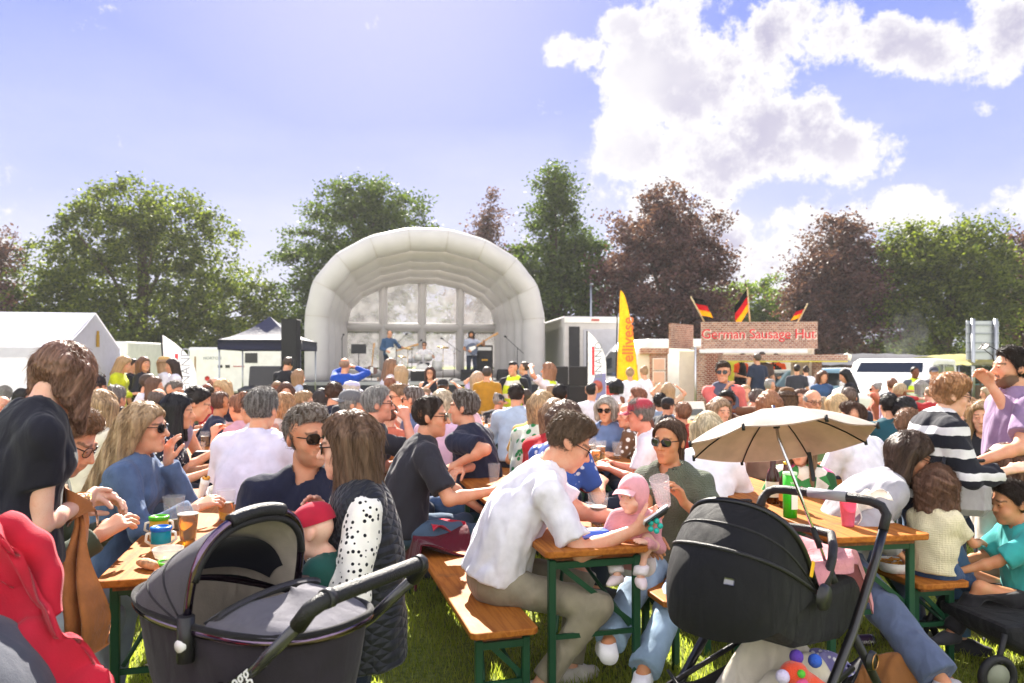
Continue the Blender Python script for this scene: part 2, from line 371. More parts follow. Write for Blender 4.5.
def skin(c):
    key = ('skin', str(c))
    if key in _M: return _M[key]
    m = bpy.data.materials.new('skin'); m.use_nodes = True; nt = m.node_tree; L = nt.links.new; b = nt.nodes['Principled BSDF']
    tc = nnode(nt, 'ShaderNodeTexCoord'); n = nnode(nt, 'ShaderNodeTexNoise'); n.inputs['Scale'].default_value = 22; n.inputs['Detail'].default_value = 6; L(tc.outputs['Object'], n.inputs['Vector'])
    cc = col(c); red = (cc[0] * .96, cc[1] * .72, cc[2] * .66)
    nf = nnode(nt, 'ShaderNodeTexNoise'); nf.inputs['Scale'].default_value = 240; nf.inputs['Detail'].default_value = 2; L(tc.outputs['Object'], nf.inputs['Vector'])
    nb = nnode(nt, 'ShaderNodeTexNoise'); nb.inputs['Scale'].default_value = 7; nb.inputs['Detail'].default_value = 3; L(tc.outputs['Object'], nb.inputs['Vector'])
    base = mixc(nt, mrange(nt, n.outputs['Fac'], .35, .7, 0, .7), cc, red)
    base = mixc(nt, mrange(nt, nb.outputs['Fac'], .4, .7, 0, .35), base, (cc[0] * .8, cc[1] * .66, cc[2] * .58))
    base = mixc(nt, mrange(nt, nf.outputs['Fac'], .55, .75, 0, .35), base, (cc[0] * .7, cc[1] * .5, cc[2] * .42))
    at = nnode(nt, 'ShaderNodeAttribute', attribute_name='tint'); sp = nnode(nt, 'ShaderNodeSeparateColor'); L(at.outputs['Color'], sp.inputs[0])
    base = mixc(nt, mth(nt, 'MULTIPLY', sp.outputs[2], .5), base, red)
    base = mixc(nt, mth(nt, 'MULTIPLY', sp.outputs[0], .75), base, (cc[0] * .62, cc[1] * .33, cc[2] * .33))
    base = mixc(nt, mth(nt, 'MULTIPLY', sp.outputs[1], .85), base, (.045, .03, .022))
    L(base, b.inputs['Base Color']); b.inputs['Roughness'].default_value = .52; b.inputs['Specular IOR Level'].default_value = .35
    b.inputs['Subsurface Weight'].default_value = .12; b.inputs['Subsurface Radius'].default_value = (.012, .004, .002); b.inputs['Subsurface Scale'].default_value = 1.0
    n2 = nnode(nt, 'ShaderNodeTexNoise'); n2.inputs['Scale'].default_value = 160; L(tc.outputs['Object'], n2.inputs['Vector'])
    bp = nnode(nt, 'ShaderNodeBump'); bp.inputs['Strength'].default_value = .12; bp.inputs['Distance'].default_value = .004; L(n2.outputs['Fac'], bp.inputs['Height']); L(bp.outputs[0], b.inputs['Normal'])
    _M[key] = m; return m
def hairm(c, grey=0.0):
    key = ('hair', str(c), grey)
    if key in _M: return _M[key]
    m = bpy.data.materials.new('hair'); m.use_nodes = True; nt = m.node_tree; L = nt.links.new; b = nt.nodes['Principled BSDF']
    tc = nnode(nt, 'ShaderNodeTexCoord'); mp = nnode(nt, 'ShaderNodeMapping'); mp.inputs['Scale'].default_value = (90, 90, 7); L(tc.outputs['Object'], mp.inputs[0])
    n = nnode(nt, 'ShaderNodeTexNoise'); n.inputs['Scale'].default_value = 1.0; n.inputs['Detail'].default_value = 4; L(mp.outputs[0], n.inputs['Vector'])
    cc = col(c); lm = .3 * cc[0] + .6 * cc[1] + .1 * cc[2]; gn = max(.95, 1.65 - 2.6 * lm); cc = tuple(min(.6, (x * .74 + lm * .26) * gn) for x in cc); base = mixc(nt, mrange(nt, n.outputs['Fac'], .32, .7), tuple(x * .55 for x in cc), tuple(min(1, x * 1.45) for x in cc))
    g = nnode(nt, 'ShaderNodeNewGeometry'); base = mixc(nt, mth(nt, 'MULTIPLY', g.outputs['Random Per Island'], .45), base, tuple(min(1, x * 1.35 + .008) for x in cc))
    if grey:
        g = nnode(nt, 'ShaderNodeNewGeometry'); base = mixc(nt, mth(nt, 'MULTIPLY', mth(nt, 'GREATER_THAN', n.outputs['Fac'], .5), grey), base, (.42, .41, .40))
    L(base, b.inputs['Base Color']); b.inputs['Roughness'].default_value = .5; b.inputs['Specular IOR Level'].default_value = .3
    bp = nnode(nt, 'ShaderNodeBump'); bp.inputs['Strength'].default_value = .6; bp.inputs['Distance'].default_value = .006; L(n.outputs['Fac'], bp.inputs['Height']); L(bp.outputs[0], b.inputs['Normal'])
    t = nnode(nt, 'ShaderNodeBsdfTranslucent'); L(base, t.inputs[0]); mx = nnode(nt, 'ShaderNodeMixShader'); mx.inputs[0].default_value = .12
    L(b.outputs[0], mx.inputs[1]); L(t.outputs[0], mx.inputs[2]); L(mx.outputs[0], nt.nodes['Material Output'].inputs[0])
    _M[key] = m; return m
def text(s, size, m, parent, loc, rot=(R(90), 0, 0), ext=.004, name='lettering', bold=0.0, align='CENTER', space=1.0, shear=0):
    cu = bpy.data.curves.new(name, 'FONT'); cu.body = s; cu.size = size; cu.extrude = ext; cu.align_x = align; cu.align_y = 'CENTER'; cu.offset = bold; cu.space_character = space; cu.shear = shear
    tmp = bpy.data.objects.new(name, cu); C.objects.link(tmp); bpy.context.view_layer.update()
    me = bpy.data.meshes.new_from_object(tmp.evaluated_get(bpy.context.evaluated_depsgraph_get())); bpy.data.objects.remove(tmp); bpy.data.curves.remove(cu)
    me.materials.clear(); me.materials.append(m); me.name = name; o = bpy.data.objects.new(name, me); C.objects.link(o)
    if parent is not None: o.parent = parent
    o.location = loc; o.rotation_euler = rot; return o
# ------------------------------------------------------------------ organic surfaces: smooth unions meshed by surface nets
A3 = lambda *v: np.array(v, float)
class Fld:
    def __init__(s): s.P = []; s.cut = []; s.wr = None
    def cone(s, a, b, ra, rb, k=.03, w=None, q=1.0, clip=None, sub=False):
        s.P.append(('c', np.asarray(a, float), np.asarray(b, float), ra, rb, k, w, q, clip, sub)); return s
    def ell(s, c, r, Rm=None, k=.03, sub=False, clip=None):
        s.P.append(('e', np.asarray(c, float), np.asarray(r, float), np.eye(3) if Rm is None else Rm, 0, k, None, 1, clip, sub)); return s
    def bbox(s):
        lo, hi = np.full(3, 1e9), np.full(3, -1e9)
        for p in s.P:
            if p[9]: continue
            l, h = s._bb(p, 0); lo = np.minimum(lo, l); hi = np.maximum(hi, h)
        return lo, hi
    def _bb(s, p, m):
        if p[0] == 'c':
            r = max(p[3], p[4]) + m; return np.minimum(p[1], p[2]) - r, np.maximum(p[1], p[2]) + r
        e = np.sqrt(((p[3] * p[2][None, :]) ** 2).sum(1)) + m; return p[1] - e, p[1] + e
    @staticmethod
    def _d(p, X, Y, Zz):
        if p[0] == 'c':
            a, b, ra, rb, w, q = p[1], p[2], p[3], p[4], p[6], p[7]
            ab = b - a; L2 = ab @ ab + 1e-12
            px, py, pz = X - a[0], Y - a[1], Zz - a[2]
            t = np.clip((px * ab[0] + py * ab[1] + pz * ab[2]) / L2, 0, 1)
            qx, qy, qz = px - t * ab[0], py - t * ab[1], pz - t * ab[2]
            if w is not None and q != 1.0:
                c = (qx * w[0] + qy * w[1] + qz * w[2]) * (1 / q - 1)
                qx, qy, qz = qx + c * w[0], qy + c * w[1], qz + c * w[2]
                d = (np.sqrt(qx * qx + qy * qy + qz * qz) - (ra + t * (rb - ra))) * (.5 + .5 * q)
            else: d = np.sqrt(qx * qx + qy * qy + qz * qz) - (ra + t * (rb - ra))
        else:
            Rm, r = p[3], p[2]; px, py, pz = X - p[1][0], Y - p[1][1], Zz - p[1][2]
            k1 = 0; k2 = 0
            for i in range(3):
                l = px * Rm[0, i] + py * Rm[1, i] + pz * Rm[2, i]
                k1 = k1 + (l / r[i]) ** 2; k2 = k2 + (l / r[i] ** 2) ** 2
            k1 = np.sqrt(k1); d = k1 * (k1 - 1) / (np.sqrt(k2) + 1e-6)
        if p[8] is not None:
            for pt, n in p[8]: d = np.maximum(d, (X - pt[0]) * n[0] + (Y - pt[1]) * n[1] + (Zz - pt[2]) * n[2])
        return d
    def _mix(s, D, d, p):
        k = p[5]
        if p[9]:
            h = np.maximum(k - np.abs(D + d), 0) / k if k > 0 else 0
            return np.maximum(D, -d) + h * h * k * .25
        if k <= 0: return np.minimum(D, d)
        h = np.maximum(k - np.abs(D - d), 0) / k
        return np.minimum(D, d) - h * h * k * .25
    def at(s, P):
        X, Y, Zz = P[:, 0], P[:, 1], P[:, 2]; D = np.full(len(P), 1.0)
        for p in s.P: D = s._mix(D, s._d(p, X, Y, Zz), p)
        for pt, n in s.cut: D = np.maximum(D, (X - pt[0]) * n[0] + (Y - pt[1]) * n[1] + (Zz - pt[2]) * n[2])
        return D
    def mesh(s, h, fine=()):
        lo, hi = s.bbox(); lo = lo - 2.2 * h; hi = hi + 2.2 * h; ax = []
        for a in range(3):
            cuts = [lo[a]]
            iv = sorted((max(l[a], lo[a]), min(u[a], hi[a]), hh) for l, u, hh in fine if u[a] > lo[a] and l[a] < hi[a])
            x = lo[a]; pts = [x]
            while x < hi[a]:
                st = h
                for l, u, hh in iv:
                    if l <= x < u: st = min(st, hh)
                    elif x < l < x + st: st = max(min(st, l - x), .3 * hh)
                x += st; pts.append(x)
            ax.append(np.array(pts))
        xs, ys, zs = ax; D = np.full((len(xs), len(ys), len(zs)), .5, np.float32)
        for p in s.P:
            l, u = s._bb(p, p[5] + 2.5 * h)
            sl = [slice(max(np.searchsorted(ax[a], l[a]) - 1, 0), np.searchsorted(ax[a], u[a]) + 1) for a in range(3)]
            if any(q.start >= q.stop for q in sl): continue
            d = s._d(p, xs[sl[0]][:, None, None], ys[sl[1]][None, :, None], zs[sl[2]][None, None, :])
            D[tuple(sl)] = s._mix(D[tuple(sl)], d, p)
        if s.wr is not None: D += s.wr(xs[:, None, None], ys[None, :, None], zs[None, None, :])
        for pt, n in s.cut:
            D = np.maximum(D, ((xs[:, None, None] - pt[0]) * n[0] + (ys[None, :, None] - pt[1]) * n[1] + (zs[None, None, :] - pt[2]) * n[2]).astype(np.float32))
        return nets(D, xs, ys, zs)
def nets(D, xs, ys, zs):
    I = D < 0
    cnt = np.zeros(tuple(n - 1 for n in D.shape), np.int8); sl = (slice(None, -1), slice(1, None))
    for i in (0, 1):
        for j in (0, 1):
            for k in (0, 1): cnt += I[sl[i], sl[j], sl[k]]
    cells = np.argwhere((cnt > 0) & (cnt < 8)); n = len(cells)
    if n == 0: return np.zeros((0, 3)), np.zeros((0, 4), int)
    idx = np.full(cnt.shape, -1, np.int32); idx[tuple(cells.T)] = np.arange(n)
    ci, cj, ck = cells.T; val = {}
    for i in (0, 1):
        for j in (0, 1):
            for k in (0, 1): val[i, j, k] = D[ci + i, cj + j, ck + k].astype(float)
    acc = np.zeros((n, 3)); num = np.zeros(n)
    for (a, b) in [((i, j, 0), (i, j, 1)) for i in (0, 1) for j in (0, 1)] + [((i, 0, j), (i, 1, j)) for i in (0, 1) for j in (0, 1)] + [((0, i, j), (1, i, j)) for i in (0, 1) for j in (0, 1)]:
        va, vb = val[a], val[b]; m = (va < 0) != (vb < 0); t = np.where(m, va / np.where(m, va - vb, 1), 0)
        for q in range(3): acc[:, q] += m * (a[q] + t * (b[q] - a[q]))
        num += m
    f = acc / num[:, None]
    V = np.stack([xs[ci] + f[:, 0] * (xs[ci + 1] - xs[ci]), ys[cj] + f[:, 1] * (ys[cj + 1] - ys[cj]), zs[ck] + f[:, 2] * (zs[ck + 1] - zs[ck])], 1)
    Q = []
    for a in range(3):
        s0 = [slice(1, -1)] * 3; s1 = [slice(1, -1)] * 3; s0[a] = slice(0, -1); s1[a] = slice(1, None)
        m = I[tuple(s0)] != I[tuple(s1)]; w = np.argwhere(m)
        if len(w) == 0: continue
        w = w + 1; w[:, a] -= 1
        b, c = (a + 1) % 3, (a + 2) % 3
        def at(db, dc):
            p = w.copy(); p[:, b] += db; p[:, c] += dc; return idx[p[:, 0], p[:, 1], p[:, 2]]
        q = np.stack([at(-1, -1), at(0, -1), at(0, 0), at(-1, 0)], 1)
        flip = ~I[w[:, 0], w[:, 1], w[:, 2]]
        q[flip] = q[flip][:, ::-1]
        Q.append(q)
    Q = np.concatenate(Q); Q = Q[(Q >= 0).all(1)]
    # one smoothing pass keeps the surface even
    return V, Q
def relax(V, Q, it=1, f=.5):
    for _ in range(it):
        a = np.zeros_like(V); n = np.zeros(len(V))
        for i in range(4):
            for j in (1, 3):
                np.add.at(a, Q[:, i], V[Q[:, (i + j) % 4]]); np.add.at(n, Q[:, i], 1)
        V = V + f * (a / np.maximum(n, 1)[:, None] - V)
    return V
def rotx(a): c, s = math.cos(a), math.sin(a); return np.array([[1, 0, 0], [0, c, -s], [0, s, c]])
def roty(a): c, s = math.cos(a), math.sin(a); return np.array([[c, 0, s], [0, 1, 0], [-s, 0, c]])
def rotz(a): c, s = math.cos(a), math.sin(a); return np.array([[c, -s, 0], [s, c, 0], [0, 0, 1]])
def nrm(v): v = np.asarray(v, float); return v / (np.linalg.norm(v) + 1e-9)
def wrinkle(amp, seed, base=18.0, stretch=(1, 1, .6)):
    g = np.random.default_rng(seed); ks = []
    for i in range(6):
        k = nrm(g.normal(size=3)) * np.array(stretch) * base * (1 + .7 * i / 2); ks.append((k, g.uniform(0, 6.28), 1 / (1 + .45 * i)))
    def f(x, y, z):
        u = .5 * np.sin(x * 9 + seed) + .5 * np.sin(z * 11 + y * 7); o = 0
        for k, ph, a in ks:
            sn = np.sin(k[0] * x + k[1] * y + k[2] * z + ph + 1.3 * u); o = o + a * (1 - 2 * np.abs(sn)) if a < .8 else o + a * sn
        return (amp * .5 * o).astype(np.float32)
    return f
# ------------------------------------------------------------------ people
def ik(S0, T, l1, l2, pole):
    S0, T = np.asarray(S0, float), np.asarray(T, float); d = T - S0; L = np.linalg.norm(d); mx = (l1 + l2) * .995
    if L > mx: T = S0 + d / L * mx; d = T - S0; L = mx
    a = (l1 * l1 - l2 * l2 + L * L) / (2 * L); h = math.sqrt(max(l1 * l1 - a * a, 0)); u = d / L
    p = np.asarray(pole, float); p = p - u * (p @ u); p = nrm(p)
    return S0 + u * a + p * h, T
class Pose:
    """joint positions in the person's own frame: origin on the ground under the pelvis, +y is where the body faces"""
    def __init__(q, s=1.0, fem=False, child=0.0, sit=None, lean=0, bend=0, side=0, twist=0, hyaw=0, hpitch=0, hroll=0, hr=None, hl=None, fr=None, fl=None,
                 er=None, el=None, curl=.35, dr=None, dl=None, nr=None, nl=None, knee=None, wide=1.0, hfwd=0.0, hs=None, shrug=0.0, legs=True, kr=None, kl=None):
        q.s = s; q.fem = fem; q.wide = wide; q.curl = curl; q.legs = legs; q.sitz = sit
        zp = (sit + .10 * s) if sit is not None else .93 * s
        q.pel = A3(0, 0, zp); q.R1 = rotz(R(-twist * .4)) @ rotx(R(-lean * .7)) @ roty(R(side * .6)); q.R2 = rotz(R(-twist)) @ rotx(R(-lean - bend)) @ roty(R(side))
        q.spine = q.pel + .22 * s * q.R1[:, 2]; q.sh = q.spine + .24 * s * q.R2[:, 2]; q.chest = q.spine + .10 * s * q.R2[:, 2]
        q.neck = q.sh + (.045 + 0) * s * q.R2[:, 2]
        q.Rh = rotz(R(-hyaw)) @ rotx(R(-hpitch)) @ roty(R(hroll)); q.hs = hs or (1.0 if not child else 1.0) * (s if not child else .80 + .2 * s)
        nd = nrm(.55 * q.R2[:, 2] + .35 * q.Rh[:, 2] + .25 * A3(0, 0, 1) + A3(0, hfwd, 0)); q.hj = q.neck + .058 * s * nd
        q.head = q.hj + q.hs * (.115 * q.Rh[:, 2] + .022 * q.Rh[:, 1])
        sw = (.168 if fem else .188) * s * wide; q.sw = sw
        q.S = {1: q.sh + q.R2[:, 0] * sw + q.R2[:, 2] * (shrug - .012 * s), -1: q.sh - q.R2[:, 0] * sw + q.R2[:, 2] * (shrug - .012 * s)}
        q.E = {}; q.Wr = {}; q.Hd = {}; q.Hn = {}
        for sd, t, e, d, nn in ((1, hr, er, dr, nr), (-1, hl, el, dl, nl)):
            if t is None:
                t = q.S[sd] + (A3(sd * .08, .05, -.53) * s if sit is None else A3(sd * -.02, .30, -.36) * s)
            q.E[sd], q.Wr[sd] = ik(q.S[sd], t, .29 * s, .255 * s, e if e is not None else (sd * .5, -.6, -.6))
            fd = nrm(q.Wr[sd] - q.E[sd]); q.Hd[sd] = nrm(d) if d is not None else fd
            n0 = np.asarray(nn, float) if nn is not None else A3(-sd * .5, 0, -.8)
            n0 = n0 - q.Hd[sd] * (n0 @ q.Hd[sd]); q.Hn[sd] = nrm(n0) if np.linalg.norm(n0) > .1 else nrm(np.cross(q.Hd[sd], A3(0, 1, .3)))
        q.Hp = {1: q.pel + A3(.092 * s, 0, -.03 * s), -1: q.pel + A3(-.092 * s, 0, -.03 * s)}; q.K = {}; q.An = {}; q.Ft = {}
        for sd, t, kp in ((1, fr, kr), (-1, fl, kl)):
            if t is None: t = A3(sd * .10 * s, 0, .085 * s) if sit is None else A3(sd * .13, .38 * s, .085 * s)
            q.K[sd], q.An[sd] = ik(q.Hp[sd], t, .43 * s, .41 * s, kp if kp is not None else (sd * .18, 1, .5 if sit is not None else .1))
            fw = q.K[sd] - q.An[sd]; fw = A3(fw[0] * .5 + sd * .1, max(abs(fw[1]), .3) if kp is None else fw[1] + .2, 0); q.Ft[sd] = nrm(fw)
    def top(q): return q.head + q.hs * .125 * q.Rh[:, 2]
def H2W(q, p): return q.head + q.hs * (q.Rh @ np.asarray(p, float))
def head_field(f, q, fem, ear=True, beard=0, child=0):
    h = q.hs; Rt = q.Rh.T
    def e(c, r, k=.02, sub=False): f.ell(H2W(q, c), np.array(r) * h, Rt, k * h, sub)
    def c(a, b, ra, rb, k=.012, sub=False): f.cone(H2W(q, a), H2W(q, b), ra * h, rb * h, k * h, sub=sub)
    fw = .94 if fem else 1.0
    e((0, -.012, .036), (.077, .097, .086)); e((0, .028, -.03), (.060 * fw, .064, .083), .03)
    e((0, .034, -.078), ((.047 if not fem else .040), .05, .034), .03); c((-.008, .074, -.098), (.008, .074, -.098), .0165, .0165, .02)
    if child: e((.036, .062, -.045), (.028, .026, .028), .02); e((-.036, .062, -.045), (.028, .026, .028), .02)
    else: e((.04, .060, -.02), (.022, .022, .024), .02); e((-.04, .060, -.02), (.022, .022, .024), .02)
    c((-.036, .080, .030), (.036, .080, .030), .011 if not fem else .008, .011 if not fem else .008, .018)
    e((.031, .104, .008), (.017, .018, .012), .012, True); e((-.031, .104, .008), (.017, .018, .012), .012, True)
    g = .75 if child else 1.0
    c((0, .086, .016), (0, .086 + .027 * g, -.024), .0085, .0125 * g, .012)
    for sd in (1, -1):
        c((sd * .011, .096, -.028), (sd * .013, .092, -.029), .0085 * g, .0075 * g, .006)
        if ear: e((sd * .079, -.012, -.002), (.011, .021, .031), .008)
        e((sd * .031, .079, .008), (.0135, .0125, .0125), .003)
        c((sd * .019, .0905, .0150), (sd * .044, .0855, .0135), .0052, .0050, .004); c((sd * .020, .089, -.0015), (sd * .042, .085, -.001), .0038, .0036, .004)
    c((-.017, .087, -.0585), (.017, .087, -.0585), .0062, .0062, .008); c((-.014, .087, -.068), (.014, .087, -.068), .0075, .0075, .008)
    c((-.020, .094, -.063), (.020, .094, -.063), .0022, .0022, .003, True)
def head_tint(V, q, beard=0, fem=False, brow=.8):
    p = (V - q.head) @ q.Rh / q.hs; x, y, z = p.T; n = len(V); T = np.zeros((n, 4), np.float32); T[:, 3] = 1
    near = (y > .05) & (np.abs(z) < .14) & (np.abs(x) < .09)
    lip = near & (np.abs(x) < .021 - np.abs(z + .063) * 1.0) & (z > -.0745) & (z < -.0545)
    T[lip, 0] = .6 if fem else .3
    br = near & (np.abs(np.abs(x) - .032) < .021) & (np.abs(z - .031 + (np.abs(x) - .03) * .12) < (.0045 if fem else .006)); T[br, 1] = brow
    cheek = np.exp(-(((np.abs(x) - .042) / .022) ** 2 + ((z + .018) / .022) ** 2)) * (y > .03); nose = np.exp(-((x / .016) ** 2 + ((z + .022) / .018) ** 2)) * (y > .08)
    ear = (np.abs(x) > .07) & (np.abs(z) < .04) & (np.abs(y) < .05)
    T[:, 2] = np.clip(cheek * .7 + nose * .7 + ear * .6, 0, 1)
    if beard:
        ax_ = np.abs(x); zc = -.056 + .9 * np.maximum(0, ax_ - .034); nz = .004 * np.sin(x * 310) * np.sin(z * 270 + y * 200)
        m = np.clip((zc + nz - z) / .010, 0, 1) * (z > -.13) * (y > -.015 + 1.1 * np.maximum(0, -.072 - z)); mo = ((ax_ < .031) & (z > -.056) & (z < -.041) & (y > .06)); m = np.maximum(m, mo * .9) * (~lip)
        T[:, 1] = np.maximum(T[:, 1], beard * m)
    far = (x / .088) ** 2 + (y / .128) ** 2 + (z / .14) ** 2 > 1.2; T[far] = (0, 0, 0, 1)
    return T
def hand_field(f, q, sd, lod):
    s = q.s if q.s > .8 else q.s * 1.08; W_ = q.Wr[sd]; d = q.Hd[sd]; n = q.Hn[sd]; side = nrm(np.cross(d, n)) * sd   # side points to the thumb
    if (side @ A3(-sd, .3, .3)) < -2: side = -side
    curl = q.curl; pk = W_ + d * .085 * s
    for i, o in enumerate((.030, .010, -.010, -.029)):
        kn = W_ + d * (.088 - .006 * abs(i - 1)) * s + side * o * s; f.cone(W_ + side * o * .45 * s + d * .008, kn, .0155 * s, .0125 * s, .014 * s)
        L = (.072, .080, .074, .058)[i] * s; dd = d; p = kn; rr = .0092 * s
        for j, fr in enumerate((.45, .31, .24)):
            a = curl * (.55, .95, .7)[j] * (1 + .1 * i); dd = nrm(dd * math.cos(a) + n * math.sin(a)); p2 = p + dd * L * fr
            f.cone(p, p2, rr, rr * .92, .005); rr *= .92; p = p2
    t0 = W_ + d * .022 * s + side * .022 * s; d1 = nrm(d * .75 + side * .75 + n * .35); t1 = t0 + d1 * .042 * s; d2 = nrm(d * .95 + side * .15 + n * (.25 + .5 * curl)); t2 = t1 + d2 * .034 * s; t3 = t2 + nrm(d2 + n * .3 * curl) * .026 * s
    f.cone(t0, t1, .0155 * s, .0115 * s, .014); f.cone(t1, t2, .0108 * s, .0098 * s, .005); f.cone(t2, t3, .0098 * s, .0085 * s, .005)
def body_field(q, lod, look):
    f = Fld(); s = q.s; fem = q.fem; m = .90; wd = q.wide; b = look.get('belly', 0)
    w1, w2 = q.R1[:, 1], q.R2[:, 1]
    f.ell(q.pel + A3(0, 0, .01), np.array((.158 * wd, .115, .12)) * s * m, np.eye(3)); f.cone(q.pel, q.spine, .138 * s * m * wd, .13 * s * m * wd, .05, w1, .72 + b)
    f.cone(q.spine, q.chest + .05 * s * q.R2[:, 2], .132 * s * m * wd, .150 * s * m * wd, .06, w2, .70 + b * .5)
    f.cone(q.chest + .05 * s * q.R2[:, 2], q.sh - .02 * s * q.R2[:, 2], .150 * s * m * wd, .115 * s * m * wd, .05, w2, .66)
    for sd in (1, -1):
        f.cone(q.neck - .01 * s * q.R2[:, 2], q.S[sd], .042 * s, .046 * s, .05)
        f.cone(q.S[sd], q.E[sd], .050 * s * (1 if not fem else .88), .039 * s * (1 if not fem else .9), .035)
        mid = q.E[sd] + (q.Wr[sd] - q.E[sd]) * .3
        f.cone(q.E[sd], mid, .038 * s * (1 if not fem else .9), .040 * s * (1 if not fem else .88), .02); f.cone(mid, q.Wr[sd], .039 * s * (1 if not fem else .88), .024 * s, .02)
        hand_field(f, q, sd, lod)
        if q.legs:
            lg = .86 if look.get('bottom') == 'trousers' else .96; f.cone(q.Hp[sd], q.K[sd], .078 * s * lg, .052 * s * lg, .04)
            cm = q.K[sd] + (q.An[sd] - q.K[sd]) * .3 - q.Ft[sd] * .012 * s
            f.cone(q.K[sd], cm, .050 * s * lg, .050 * s * lg, .03); f.cone(cm, q.An[sd], .048 * s * lg, .034 * s, .03)
            f.cone(q.An[sd] + A3(0, 0, -.04 * s) - q.Ft[sd] * .03 * s, q.An[sd] + A3(0, 0, -.052 * s) + q.Ft[sd] * .13 * s, .034 * s, .028 * s, .03)
    f.cone(q.neck - .02 * s * q.R2[:, 2], q.hj + q.Rh[:, 2] * .03 * s, (.056 if not fem else .048) * s, (.054 if not fem else .046) * s, .025)
    head_field(f, q, fem, beard=look.get('beard', 0), child=look.get('child', 0))
    return f
def top_field(q, kind, lod, look, seed):
    f = Fld(); s = q.s; fem = q.fem; wd = q.wide; b = look.get('belly', 0); e = e0 = look.get('loose', .016); w1, w2 = q.R1[:, 1], q.R2[:, 1]
    hem = look.get('hem', -.055) * s
    up1 = q.R1[:, 2]; lo = q.pel + up1 * (hem - .02)
    if look.get('fit', 0) == 0: f.cone(lo, q.spine, .176 * s * wd + e * .9, .140 * s * wd + e, .06, w1, .80 + b)
    f.cone(q.pel + up1 * max(hem, 0), q.spine, .146 * s * wd + e * .6, .134 * s * wd + e, .06, w1, .74 + b)
    f.cone(q.spine, q.chest + .05 * s * q.R2[:, 2], .134 * s * wd + e, .152 * s * wd + e * .8, .06, w2, .72 + b * .5)
    f.cone(q.chest + .05 * s * q.R2[:, 2], q.sh - .02 * s * q.R2[:, 2], .152 * s * wd + e * .8, .116 * s * wd + e * .7, .05, w2, .70)
    if fem and not look.get('child'):
        for sd in (1, -1): f.ell(q.chest + q.R2 @ (A3(sd * .07, .085, .055) * s), np.array((.066, .062, .066)) * s, np.eye(3), .05)
    for sd in (1, -1):
        e = e0
        if kind == 'tank': f.cone(q.neck + q.R2 @ A3(sd * .075 * s, 0, -.01), q.sh + q.R2 @ A3(sd * .10 * s, 0, -.03 * s), .030 * s + e * .4, .05 * s, .04); continue
        if kind == 'vest': f.cone(q.neck - .012 * s * q.R2[:, 2], q.neck + .72 * (q.S[sd] - q.neck), .046 * s + e * .6, .056 * s + e * .7, .05); continue
        f.cone(q.neck - .012 * s * q.R2[:, 2], q.S[sd], .046 * s + e * .6, .052 * s + e * .8, .05)
        e = look.get('sle', e0)
        ua = q.E[sd] - q.S[sd]; fa = q.Wr[sd] - q.E[sd]; A_ = (1 if not fem else .9)
        if kind == 'tee':
            t = look.get('sleeve', .62); cp = q.S[sd] + ua * t
            f.cone(q.S[sd], q.S[sd] + ua * (t + .2), .052 * s * A_ + e * .9, .050 * s * A_ + e * 1.25, .035, clip=[(cp, nrm(ua))])
        else:
            f.cone(q.S[sd], q.E[sd], .052 * s * A_ + e * .9, .043 * s * A_ + e * .9, .035)
            t = look.get('cuff', .93); cp = q.E[sd] + fa * t
            f.cone(q.E[sd], q.E[sd] + fa * (t + .15), .042 * s * A_ + e * .9, .028 * s + e * .75, .02, clip=[(cp, nrm(fa))])
            if lod == 0: f.cone(q.E[sd] + fa * (t - .07), q.E[sd] + fa * (t + .1), .034 * s + e * .7, .032 * s + e * .7, .006, clip=[(cp, nrm(fa))])
    f.cut.append((q.pel + up1 * hem, -up1))
    if look.get('collar'):
        f.cone(q.neck - .012 * s * q.R2[:, 2], q.neck + .036 * s * nrm(q.hj - q.neck), .064 * s, .060 * s, .012)
    nk = q.neck + .02 * s * q.R2[:, 2]; nr_ = (.062 if not fem else .056) * s; nd = nrm(q.hj - q.neck + A3(0, 0, .02))
    dp = look.get('neckline', .0)
    f.cone(nk - nd * .02 * s + q.R2[:, 1] * (.012 + dp * .5) * s - q.R2[:, 2] * dp * s, nk + nd * .12 * s, nr_ + dp * .3, nr_ + .01 if not look.get('collar') else nr_ - .008, 0.0, sub=True)
    amp = look.get('wr', .009) * (1 if lod < 2 else .6); f.wr = wrinkle(amp, seed)
    return f
